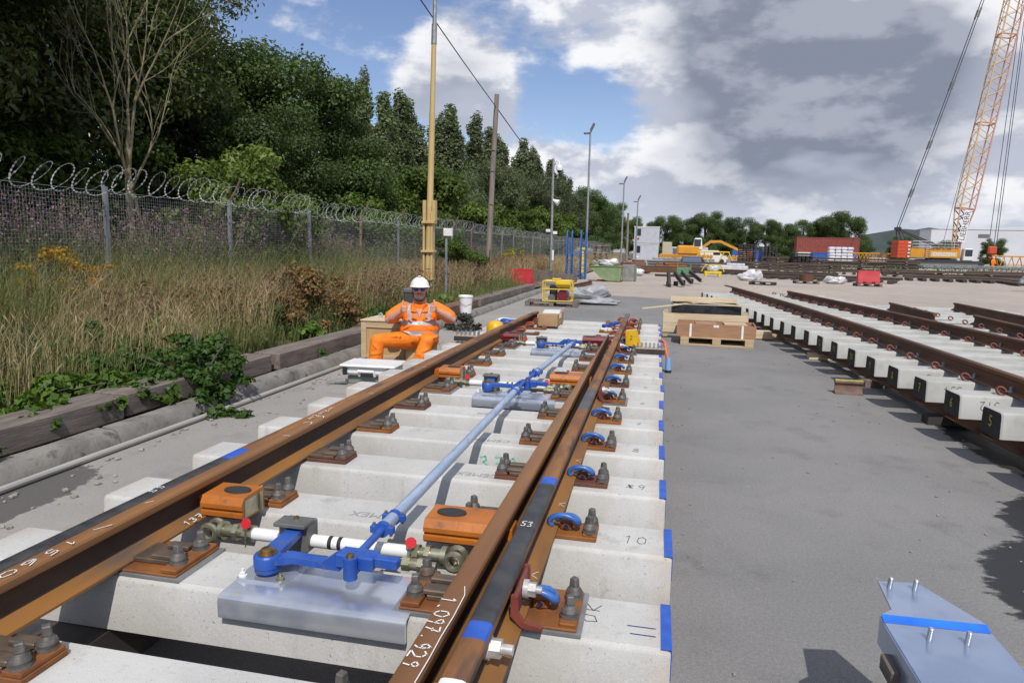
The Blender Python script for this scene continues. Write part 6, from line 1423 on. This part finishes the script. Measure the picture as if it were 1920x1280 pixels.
for t_ in (1.0, 2.6, 4.3):
    for b in (-1, 1): mb.cyl(bpt(t_, -1, b), bpt(t_+1.5, 1, b), .07, .07, 6); mb.cyl(bpt(t_, 1, b), bpt(t_+1.5, -1, b), .07, .07, 6)
mb.build('boom_foot_lacing', mat('boom_purple', (.11, .04, .10), .6), cn_)
# name boards
pc = b0+bd*3.6+bn*.15; M_ = basis(pc+Vector((0, -1.0, 0)), bd, -bn)
mb = MB(); mb.X = M_; mb.box((0, 0, -.03), (4.4, .85, .05)); mb.X = None; nb = mb.build('name_board', c_wh, cn_, 0)
printed('lettering', 'LIEBHERR', .95, c_dk, M_ @ Matrix.Translation((0, -.03, .005)), nb)
M2 = basis((0.0, -1.515, 2.0), (1, 0, 0), (0, 0, 1)); mb = MB(); mb.box((0.75, -1.51, 1.98), (3.3, .02, .62)); nb = mb.build('name_board', mat('pale_panel', (.62, .45, .25), .5), cn_, 0)
printed('lettering', 'DELDEN', .74, c_wh, basis((0.75, -1.525, 1.97), (1, 0, 0), (0, 0, 1)), nb)
printed('lettering', 'LIEBHERR LR 1300', .34, c_dk, basis((.2, -1.515, 2.66), (1, 0, 0), (0, 0, 1)), body)
tip = b0+bd*BL
mb = MB(); mb.box(tuple(tip+bd*.8), (1.8, 2.0, 1.8), 0, .1); mb.build('boom_head', cy_, cn_)
ropes = mat('wire_rope', (.09, .09, .10), .5, .4)
mb = MB()
for y_ in (-.5, .5): mb.tube(catenary((-5.0, y_, 5.6), tuple(tip+Vector((-.6, y_, 0))), 1.2, 10), .055, 5)
mb.build('pendant', ropes, cn_)
for a, b in ((.05, .16), (.30, .42)):
    pass
mb = MB()
for t in (.08, .2, .34, .5):
    for y_ in (-.5, .5):
        p = catenary((-5.0, y_, 5.6), tuple(tip+Vector((-.6, y_, 0))), 1.2, 51)[int(t*50)]; q = catenary((-5.0, y_, 5.6), tuple(tip+Vector((-.6, y_, 0))), 1.2, 51)[int(t*50)+1]
        mb.cyl(p, q, .12, .12, 6)
mb.build('pendant_link', grey_bl, cn_)
mb = MB(); hx0 = 6.9
for dx in (-.1, .55, .85): mb.cyl((hx0+dx, 0, 3.2), (hx0+1.2+dx*.5, 0, BL+2.5), .045, .045, 5)
mb.tube([tuple(b0+Vector((-1.6, 0, 1))), tuple(tip+Vector((-.3, 0, 0)))], .03, 5); mb.build('hoist_rope', ropes, cn_)
mb = MB(); mb.box((hx0+.4, 0, 2.7), (1.1, .5, 1.1), 0, .15); mb.tube([(hx0+.4, 0, 2.2), (hx0+.55, 0, 1.8), (hx0+.3, 0, 1.6), (hx0+.1, 0, 1.8)], .1, 8); mb.build('hook_block', c_or, cn_)
# lattice boom sections lying around the crane
def latt(loc, L_, lb, rz=0):
    t = thing('boom_section', loc, lb, 'boom section', 'spare lattice boom sections', rz); mb = MB(); h = .9
    for y_ in (-h, h):
        for z_ in (.25, 1.9): mb.cyl((-L_/2, y_, z_), (L_/2, y_, z_), .09, .09, 6)
    mb.build('chords', cy_, t); mb = MB(); x = -L_/2
    while x < L_/2-.9:
        for y_ in (-h, h): mb.cyl((x, y_, .25), (x+.5, y_, 1.9), .05, .05, 5); mb.cyl((x+.5, y_, 1.9), (x+1, y_, .25), .05, .05, 5)
        for z_ in (.25, 1.9): mb.cyl((x, -h, z_), (x+1, h, z_), .045, .045, 5)
        x += 1.0
    mb.build('lacing', cy_, t)
latt((32.0, 112, 0), 6, 'yellow lattice boom section lying left of the crane'); latt((49.0, 104, 0), 7, 'yellow lattice boom section lying right of the crane', .1); latt((55.0, 101, 0), 6, 'second yellow lattice section right of the crane at the picture edge', .1)
mb = MB((52.2, 101, 0)); mb.lathe([(1.0, -.5), (1.3, -.45), (1.0, -.3), (1.0, .3), (1.3, .45), (1.0, .5)], (52.2, 101, 1.5), 14, Vector((0, 1, 0))); tag(mb.build('rope_drum', c_or, None), 'orange rope drum among the yellow boom sections', 'drum')
for i, (x, y, lb) in enumerate(((6.8, 96, 'first low row of yellow machine parts left of the excavator'), (3.2, 97, 'yellow machine parts row before the white cabins'), (12.2, 96, 'yellow machine parts row right of the excavator arm'))):
    t = thing('yellow_parts', (x, y, 0), lb, 'machine parts', 'rows of yellow parts')
    for k in range(7): mb = MB(); mb.cyl((-1.6+.5*k, 0, .9), (-1.5+.5*k, .9, 1.0), .25, .25, 8); mb.build('part', cy_, t)
    MB().box((0, .4, .35), (3.8, .9, .6), 0, .05).build('rack', steel_g, t)
# excavator
ex = thing('excavator', (5.6, 92, 0), 'yellow excavator with its arm folded out to the right', 'excavator')
MB().box((0, 0, .55), (2.6, 2.4, .7), 0, .15).build('undercarriage', c_dk, ex); MB().box((-.55, 0, 1.75), (2.9, 2.4, 1.2), 0, .2).build('body', cy_, ex)
mb = MB(); mb.box((.55, -.6, 2.55), (1.2, 1.1, 1.5), 0, .12, tw=(.75, 1)); mb.build('cab', c_wh, ex); MB().box((.5, -1.16, 2.7), (.8, .03, .9)).build('cab_window', dglass, ex)
for c_ in [[(.9, .3, 1.9), (2.2, .3, 2.9), (3.4, .3, 2.95), (4.6, .3, 2.4)], [(4.6, .3, 2.4), (6.0, .3, 1.8), (7.0, .3, 1.2)]]:
    mb = MB(); mb.tube(c_, [.22]*len(c_), 4); mb.build('boom', cy_, ex, 20)
mb = MB(); mb.prism([(0, 0), (1.0, -.3), (1.1, -.8), (.3, -.9)], (6.7, -.2, 1.5), (1, 0, 0), (0, 0, 1), (0, 1, 0)); inst(fixn(mb.mesh('bucket', rust_br, 30)), 'bucket', ex)
for k in range(6): mb = MB(); mb.cyl((-1.2+.48*k, -1.25, .35), (-1.2+.48*k, -1.0, .35), .3, .3, 10); mb.build('wheel', c_dk, ex)
mb = MB((7.5, 90, 0)); gn_ = thing('yellow_gantry', (7.6, 84, 0), 'low yellow tube gantry in front of the excavator', 'gantry')
for x_ in (-1.4, 1.4): mb = MB(); mb.tube([(x_-.9, 0, .2), (x_-.2, 0, 1.6), (x_+.3, 0, 1.6), (x_+.9, 0, .3)], .07, 6); mb.build('leg', yfr, gn_)
mb = MB(); mb.cyl((-1.8, 0, 1.6), (1.8, 0, 1.6), .07, .07, 6); mb.build('beam', yfr, gn_)
vn = thing('white_van', (8.4, 99, 0), 'white van parked behind the yellow gantry', 'van'); mb = MB(); mb.prism([(-2.2, .3), (2.2, .3), (2.3, .9), (1.5, 1.15), (.9, 1.8), (-2.1, 1.85), (-2.25, 1.0)], (0, -.9, 0), (1, 0, 0), (0, 0, 1), (0, 1.8, 0)); inst(fixn(mb.mesh('body', c_wh, 30)), 'body', vn); MB().box((.7, -.91, 1.4), (.9, .03, .4)).build('window', dglass, vn)
for x_ in (-1.4, 1.4): mb = MB(); mb.cyl((x_, -.95, .33), (x_, .95, .33), .33, .33, 12); mb.build('wheel', c_dk, vn)
# blue steel tanks and benches in the middle distance
for x, y, s, m_, lb in ((4.8, 76, (1.9, 1.2, .9), mat('steel_blue', (.12, .16, .24), .5), 'dark blue steel box left of the rail stacks'), (1.0, 74, (1.6, .9, .7), pl_g, 'grey box before the white cabins'), (-.8, 68, (1.8, 1.2, .5), wood_rd, 'brown timber pile beyond the pallet stack'), (2.4, 64, (2.8, 1, .35), rust_or, 'orange rusty plates heap in the far yard'), (7.4, 60, (2.4, .9, .5), pl_w, 'pale sheeted heap left of the rail stacks'), (-1.4, 55, (1.4, .8, .45), rust_br, 'brown rusty heap behind the green skip')):
    t = MB((x, y, 0)); t.box((x, y, s[2]/2), s, random.uniform(-.2, .2), .06); t.box((x+.2, y-.1, s[2]+.1), (s[0]*.6, s[1]*.6, .2), random.uniform(-.3, .3), .04); tag(t.build('yard_box', m_), lb, 'heap', 'assorted heaps in the far yard')
# ------------------------------------------------------------------ seated worker and the things round him
cw = mat('crate_ply', (.50, .34, .17), .75, col2=(.43, .28, .13), scale=3, stretch=(4, 4, .8), col3=(.33, .2, .09), s3=9, lo3=.62, hi3=.75)
crt = thing('wooden_crate', (-2.47, 9.13, 0), 'pale wooden crate with a framed side, left of the seated worker', 'crate')
MB().box((0, 0, .26), (.60, .60, .50), 0, .004).build('panel', cw, crt)
for x_ in (-.285, .285): MB().box((x_, -.308, .265), (.075, .016, .53), 0, .003).build('batten', pale_w, crt)
for z_ in (.035, .49): MB().box((0, -.309, z_), (.494, .018, .07 if z_ < .2 else .08), 0, .003).build('batten', pale_w, crt)
MB().box((.308, 0, .265), (.016, .60, .53), 0, .003).build('side_panel', cw, crt)
MB().box((0.0, 0, .548), (.66, .66, .022), .01, .004).build('lid', pale_w2, crt)
random.seed(8)
for i in range(13):
    x, y = -2.47+random.uniform(-.08, .26), 9.13+random.uniform(-.18, .2); h = random.uniform(.03, .075); mb = MB((x, y, .559))
    mb.cyl((x, y, .559), (x, y, .572), .020, .020, 6); mb.cyl((x, y, .572), (x, y, .572+h), .010, .010, 8)
    tag(mb.build('zinc_bolt', galv), 'zinc bolt standing on the wooden crate lid', 'bolt', 'zinc bolts on the crate lid')
mb = MB((-2.64, 9.15, .559)); mb.tube([(-2.64+.028*math.cos(t), 9.15, .592+.028*math.sin(t)) for t in np.linspace(0, 6.283, 15)[:-1]], .009, 6, True); tag(mb.build('steel_ring', galv), 'steel ring standing on the left of the crate lid', 'ring')
# white tool case on a grey box
gbx = MB((-1.93, 7.32, 0)); gbx.box((-1.93, 7.36, .05), (.60, .34, .10), .06, .01); tag(gbx.build('grey_box', mat('case_grey', (.20, .22, .21), .5)), 'low grey metal box under the white tool case', 'box')
tc_ = thing('tool_case', (-1.96, 7.30, .10), 'white plastic tool case with black latches in front of the worker', 'tool case', rz=.06)
cwm = mat('case_white', (.74, .74, .75), .45, col2=(.68, .68, .69), scale=4)
mb = MB(); mb.box((0, .02, .072), (.58, .40, .12), 0, .03); mb.box((0, .01, .125), (.66, .46, .035), 0, .016); mb.build('case_body', cwm, tc_, 50)
for x_ in (-.265, .255): mb = MB(); mb.box((x_, -.19, .075), (.05, .04, .11), 0, .008); mb.build('latch', black_b, tc_)
mb = MB(); mb.tube([(-.09, -.20, .02), (-.09, -.235, .075), (.09, -.235, .075), (.09, -.20, .02)], .018, 8); mb.build('handle', cwm, tc_, 60)
mb = MB(); mb.box((0, -.184, .045), (.16, .012, .05)); mb.build('recess', grey_bl, tc_); mb = MB(); mb.box((.255, -.212, .03), (.03, .012, .03)); mb.build('latch_tab', orange_p, tc_)
mb = MB((-2.28, 7.1, 0)); mb.cyl((-2.34, 7.1, .03), (-2.2, 7.1, .045), .03, .03, 10); mb.box((-2.38, 7.1, .02), (.1, .08, .03), 0, .004); tag(mb.build('grease_gun', galv_dull), 'small grey metal tool on the ground left of the tool case', 'tool')
# bucket, bin
bk = thing('bucket', (-2.83, 14.3, .158), 'white plastic bucket standing on the kerb before the reddish beam', 'bucket')
mb = MB(); mb.lathe([(.0, 0), (.125, 0), (.15, .34), (.162, .345), (.162, .38), (.155, .385), (.15, .36), (0, .36)], (0, 0, 0), 22); mb.build('bucket_body', white_p, bk, 40)
mb = MB(); mb.tube([(-.15, -.03, .30), (-.07, -.15, .22), (.05, -.16, .17), (.15, -.04, .21)], .004, 5); mb.build('wire_handle', bolt_m, bk, 60)
bn_ = thing('grey_bin', (-3.45, 12.6, .10), 'dark grey plastic box behind the left shoulder of the worker', 'bin'); MB().box((0, 0, .30), (.21, .25, .58), 0, .02, tw=(1.05, 1.05)).build('bin_body', mat('bin_dark', (.06, .065, .07), .6), bn_); MB().box((0, 0, .62), (.25, .29, .09), 0, .02).build('lid', mat('bin_lid', (.12, .125, .13), .6), bn_)
st_ = MB((-1.90, 8.78, 0)); st_.box((-1.90, 8.80, .13), (.34, .34, .25), 0, .008); tag(st_.build('timber_block', pale_w), 'low timber block the worker sits on', 'timber block')

# ---- body: skin surfaces grown from joint chains, clothes as children
def remesh(mb, name, m, vox, smooth_it=4):
    me = mb.mesh(name, m, 0); o = inst(me, name); md = o.modifiers.new('r', 'REMESH'); md.mode = 'VOXEL'; md.voxel_size = vox
    sm = o.modifiers.new('s', 'SMOOTH'); sm.iterations = smooth_it; sm.factor = .5
    r = bpy.data.meshes.new_from_object(o.evaluated_get(bpy.context.evaluated_depsgraph_get())); bpy.data.objects.remove(o)
    r.materials.clear()
    for q in (m if isinstance(m, list) else [m]): r.materials.append(q)
    r.polygons.foreach_set('use_smooth', [True]*len(r.polygons)); r.name = name; return r
def limb(mb, pts, rs, n=14, sq=None):
    """chain of spheres and cones with optional flattening"""
    pts = [Vector(p) for p in pts]
    for p, r in zip(pts, rs):
        prof = [(max(1e-4, r*math.sin(a)), -r*math.cos(a)) for a in np.linspace(.0, math.pi, 9)]; mb.lathe(prof, p, n)
    for i in range(len(pts)-1): mb.cyl(pts[i], pts[i+1], rs[i], rs[i+1], n)
def ell(mb, c, r, rot=None, n=18, k=13):
    A = Matrix.Translation(Vector(c)) @ (rot.to_4x4() if rot is not None else Matrix.Identity(4)) @ Matrix.Diagonal((*r, 1))
    mb.X = A; mb.lathe([(max(1e-4, math.sin(a)), -math.cos(a)) for a in np.linspace(0, math.pi, k)], (0, 0, 0), n); mb.X = None
skin = mat('skin', (.60, .33, .235), .5, col2=(.54, .26, .18), scale=14, spec=.3)
hv_ = mat('hivis_orange', (.86, .205, .008), .75, col2=(.80, .175, .007), scale=9, bump=.7, bscale=11, col3=(.64, .12, .01), s3=5, lo3=.58, hi3=.78)
hv_t = mat('hivis_orange_trousers', (.87, .225, .008), .75, col2=(.80, .19, .007), scale=9, bump=.9, bscale=9, col3=(.62, .13, .01), s3=5, lo3=.55, hi3=.75)
silver = mat('reflective_band', (.42, .42, .43), .45, .15, col2=(.36, .36, .38), scale=20)
beard = mat('beard', (.075, .045, .03), .9, col2=(.16, .11, .08), scale=50)
man = thing('person', (-1.90, 8.72, 0), 'seated person in orange high visibility clothing and white helmet giving two thumbs up', 'person', rz=.30); man.scale = (1.15, 1.06, 1.085)
# local frame: x right in the picture, -y to the camera, z up; hips at z .31
HB = Vector((0, -.03, .925))         # head centre
mb = MB()
ell(mb, HB+Vector((0, 0, .015)), (.086, .100, .118)); ell(mb, HB+Vector((0, -.028, -.058)), (.072, .070, .066)); ell(mb, HB+Vector((0, -.102, -.012)), (.016, .022, .028)); ell(mb, HB+Vector((0, -.090, -.052)), (.030, .018, .014))
for s_ in (-1, 1): ell(mb, HB+Vector((s_*.081, .006, -.005)), (.013, .024, .034)); ell(mb, HB+Vector((s_*.040, -.075, -.03)), (.028, .022, .024))
limb(mb, [(0, .02, .70), (0, .0, .84)], [.084, .078])
ell(mb, (0, .0, .66), (.15, .09, .09))
sh = {-1: Vector((-.205, .02, .695)), 1: Vector((.215, .02, .700))}; el = {-1: Vector((-.345, -.10, .560)), 1: Vector((.375, -.09, .575))}; wr = {-1: Vector((-.205, -.235, .675)), 1: Vector((.205, -.235, .690))}
for s_ in (-1, 1):
    limb(mb, [sh[s_], sh[s_].lerp(el[s_], .5), el[s_]], [.066, .062, .052]); f = el[s_].lerp(wr[s_], .35); limb(mb, [el[s_], f, el[s_].lerp(wr[s_], .75), wr[s_]], [.050, .053, .040, .032])
    # hand: palm, curled fingers, raised thumb
    d = (wr[s_]-el[s_]).normalized(); inw = Vector((-s_, 0, 0)); pc_ = wr[s_]+d*.045+Vector((0, 0, .008))
    ell(mb, pc_, (.034, .034, .044))
    for j in range(4):
        z0 = .030-.019*j; L_ = (.030, .034, .032, .026)[j]
        k0 = pc_+Vector((-s_*.020, -.012, z0)); k1 = k0+Vector((-s_*.018, -.026, 0)); k2 = k1+Vector((s_*.026, -.010, 0)); k3 = k2+Vector((s_*.018, .012, -.001))
        limb(mb, [k0, k1, k2, k3], [.0115, .0115, .0110, .0098], 8)
    limb(mb, [pc_+Vector((s_*.008, -.014, .030)), pc_+Vector((s_*.004, -.020, .062)), pc_+Vector((-s_*.002, -.016, .098))], [.0175, .0160, .0130], 8)
# lower legs hidden in the trousers keep the figure whole
limb(mb, [(0, .02, .40), (0, .02, .62)], [.15, .14])
body_me = remesh(mb, 'body', skin, .0065, 2); inst(body_me, 'body', man)
# shirt: torso, belly, short sleeves, collar
mb = MB()
ell(mb, (.0, .02, .60), (.225, .135, .13)); ell(mb, (.0, -.03, .45), (.236, .185, .17)); ell(mb, (.0, -.03, .35), (.232, .190, .13)); ell(mb, (0, .03, .69), (.20, .10, .075))
for s_ in (-1, 1):
    e2 = sh[s_].lerp(el[s_], .78); limb(mb, [sh[s_]+Vector((-s_*.03, 0, 0)), sh[s_].lerp(el[s_], .45), e2], [.082, .084, .086])
    for q in range(5):
        t_ = random.uniform(.1, .7); c = sh[s_].lerp(e2, t_); ell(mb, c+Vector((0, -.03, -.02)), (.05, .05, .02), Matrix.Rotation(.5*s_, 3, 'Y'))
for q in range(16): ell(mb, (random.uniform(-.17, .17), -.165, random.uniform(.28, .60)), (random.uniform(.05, .12), .040, .010), Matrix.Rotation(random.uniform(-.8, .8), 3, 'Y'))
mb.cyl((0, .0, .68), (0, -.005, .765), .098, .085, 16)
shirt_me = remesh(mb, 'shirt', [hv_, silver], .010, 3)
# reflective bands are part of the cloth: faces by height and braces
vs = np.empty(len(shirt_me.vertices)*3); shirt_me.vertices.foreach_get('co', vs); vs = vs.reshape(-1, 3)
mi = []
for p in shirt_me.polygons:
    c = p.center; ax = abs(c.x); torso = ax < .235
    b = torso and (.382 < c.z+.02*abs(c.x) < .432 or .508 < c.z+.02*abs(c.x) < .552)
    if torso and c.z > .54 and .088 < ax < .135 and c.y < .06: b = True
    mi.append(1 if b else 0)
shirt_me.polygons.foreach_set('material_index', mi)
shirt = inst(shirt_me, 'shirt', man)
for s_ in (-1, 1):
    mb = MB(); mb.add([(s_*.012, -.115, .655), (s_*.075, -.090, .755), (s_*.10, -.055, .745), (s_*.095, -.105, .665)], [(0, 1, 2, 3) if s_ > 0 else (3, 2, 1, 0)]); o = mb.build('collar', hv_, shirt, 0); md = o.modifiers.new('t', 'SOLIDIFY'); md.thickness = .008
mb = MB(); mb.add([(-.03, -.128, .69), (.035, -.128, .69), (.004, -.150, .585)], [(0, 1, 2)]); o = mb.build('open_neck', skin, man, 0)
# trousers
mb = MB(); ell(mb, (0, 0, .31), (.215, .16, .115))
hip = {-1: Vector((-.10, -.05, .305)), 1: Vector((.11, -.05, .305))}; kn = {-1: Vector((-.46, -.34, .33)), 1: Vector((.10, -.47, .345))}; an = {-1: Vector((-.48, -.36, .05)), 1: Vector((.0, -.54, .06))}
for s_ in (-1, 1):
    limb(mb, [hip[s_], hip[s_].lerp(kn[s_], .5), kn[s_]], [.118, .104, .080]); limb(mb, [kn[s_], kn[s_].lerp(an[s_], .5), an[s_]], [.080, .082, .082])
    for q in range(12):
        c = hip[s_].lerp(kn[s_], random.uniform(.1, .95)); ell(mb, c+Vector((random.uniform(-.05, .05), -.03, .055)), (.085, .030, .022), Matrix.Rotation(random.uniform(-.9, .9), 3, 'Z'))
        if q < 5: c = kn[s_].lerp(an[s_], random.uniform(.1, .95)); ell(mb, c+Vector((0, -.062, 0)), (.065, .030, .013), Matrix.Rotation(random.uniform(-1.0, 1.0), 3, 'Y'))
inst(remesh(mb, 'trousers', hv_t, .009, 2), 'trousers', man)
for s_ in (-1, 1):
    mb = MB(); a = an[s_]; ell(mb, (a.x, a.y-.06, .045), (.052, .135, .045)); ell(mb, (a.x, a.y+.02, .06), (.05, .06, .06)); b_ = inst(remesh(mb, 'boot', mat('boot_black', (.025, .022, .02), .6), .009, 2), 'boot', man)
# helmet, glasses, beard
mb = MB(); hc = HB+Vector((0, .0, .042)); R_ = Matrix.Rotation(-.10, 3, 'X')
prof = [(.112*math.sin(a), .112*math.cos(a)*1.0) for a in np.linspace(math.pi/2+.05, .02, 10)]
mb.X = Matrix.Translation(hc) @ R_.to_4x4() @ Matrix.Diagonal((.98, 1.16, 1.06, 1)); mb.lathe(prof+[(0, .1125)], (0, 0, 0), 28)
mb.X = Matrix.Translation(hc) @ R_.to_4x4()
rim = []; 
for k in range(28):
    a = 2*math.pi*k/28; ex_ = .050*max(0, -math.sin(a))**2; rim.append([(.108*math.cos(a), .128*math.sin(a), .008), ((.121+ex_*.2)*math.cos(a), (.142+ex_)*math.sin(a), -.004-ex_*.25), ((.120+ex_*.2)*math.cos(a), (.141+ex_)*math.sin(a), -.010-ex_*.25), (.106*math.cos(a), .126*math.sin(a), -.004)])
rim.append(rim[0]); mb.rings(rim, True, False); mb.box((0, .0, .120), (.03, .16, .012), 0, .004); mb.X = None
inst(fixn(mb.mesh('helmet', mat('helmet_white', (.80, .80, .82), .3, coat=.3), 50)), 'helmet', man)
gls = None
for s_ in (-1, 1):
    mb = MB(); ell(mb, HB+Vector((s_*.036, -.093, .012)), (.033, .014, .021), Matrix.Rotation(-s_*.25, 3, 'Z'), 16, 9); mb.build('lens', mat('lens_blue', (.02, .10, .45), .08, .7, col2=(.01, .03, .12), scale=25), man, 60)
mb = MB(); mb.tube([HB+Vector((-.082, -.02, .018)), HB+Vector((-.070, -.085, .030)), HB+Vector((-.010, -.108, .026)), HB+Vector((.010, -.108, .026)), HB+Vector((.070, -.085, .030)), HB+Vector((.082, -.02, .018))], .0055, 6); mb.build('glasses_frame', black_b, man, 60)
mb = MB(); ell(mb, HB+Vector((0, -.060, -.105)), (.060, .050, .038)); ell(mb, HB+Vector((0, -.096, -.098)), (.038, .022, .030))
for s_ in (-1, 1): ell(mb, HB+Vector((s_*.050, -.076, -.080)), (.020, .026, .034)); ell(mb, HB+Vector((s_*.018, -.104, -.044)), (.020, .012, .0075), Matrix.Rotation(s_*.35, 3, 'Y')); ell(mb, HB+Vector((s_*.076, -.02, -.055)), (.014, .030, .040))
inst(remesh(mb, 'beard', beard, .006, 1), 'beard', man)
for s_ in (-1, 1): mb = MB(); ell(mb, HB+Vector((s_*.076, .03, .01)), (.018, .05, .045)); inst(remesh(mb, 'hair', beard, .007, 1), 'hair', man)
# far workers by the crane
def worker(loc, lb, rz):
    t = thing('person', loc, lb, 'person', rz=rz); mb = MB()
    limb(mb, [(-.1, 0, .06), (-.1, 0, .5), (-.08, 0, .9), (0, 0, 1.0)], [.07, .08, .10, .14], 10); limb(mb, [(.1, -.06, .06), (.1, .02, .5), (.08, 0, .9)], [.07, .08, .10], 10); limb(mb, [(0, 0, 1.0), (0, 0, 1.35)], [.16, .17], 12)
    for s_ in (-1, 1): limb(mb, [(s_*.2, 0, 1.38), (s_*.27, -.05, 1.1), (s_*.22, -.2, .92)], [.07, .055, .045], 8)
    ell(mb, (0, 0, 1.58), (.085, .095, .12)); limb(mb, [(0, 0, 1.4), (0, 0, 1.5)], [.06, .055], 8)
    inst(remesh(mb, 'body', hv_t, .03, 2), 'body', t); mb = MB(); ell(mb, (0, 0, 1.68), (.12, .14, .09)); mb.build('helmet', white_p, t, 60); mb = MB(); ell(mb, (0, -.06, 1.57), (.06, .05, .07)); mb.build('face', skin, t, 60)
worker((38.6, 88, 0), 'distant worker in orange clothing standing in front of the crane tracks', .4); worker((48.2, 92, 0), 'distant worker in orange clothing at the right picture edge', 1.0); worker((11.4, 82, .3), 'distant worker in orange clothing beside the black sleeper stacks', -.5)
# render settings that keep bounced light short
SC.cycles.max_bounces = 6; SC.cycles.diffuse_bounces = 3; SC.cycles.glossy_bounces = 3; SC.cycles.transmission_bounces = 3; SC.cycles.caustics_reflective = False; SC.cycles.caustics_refractive = False
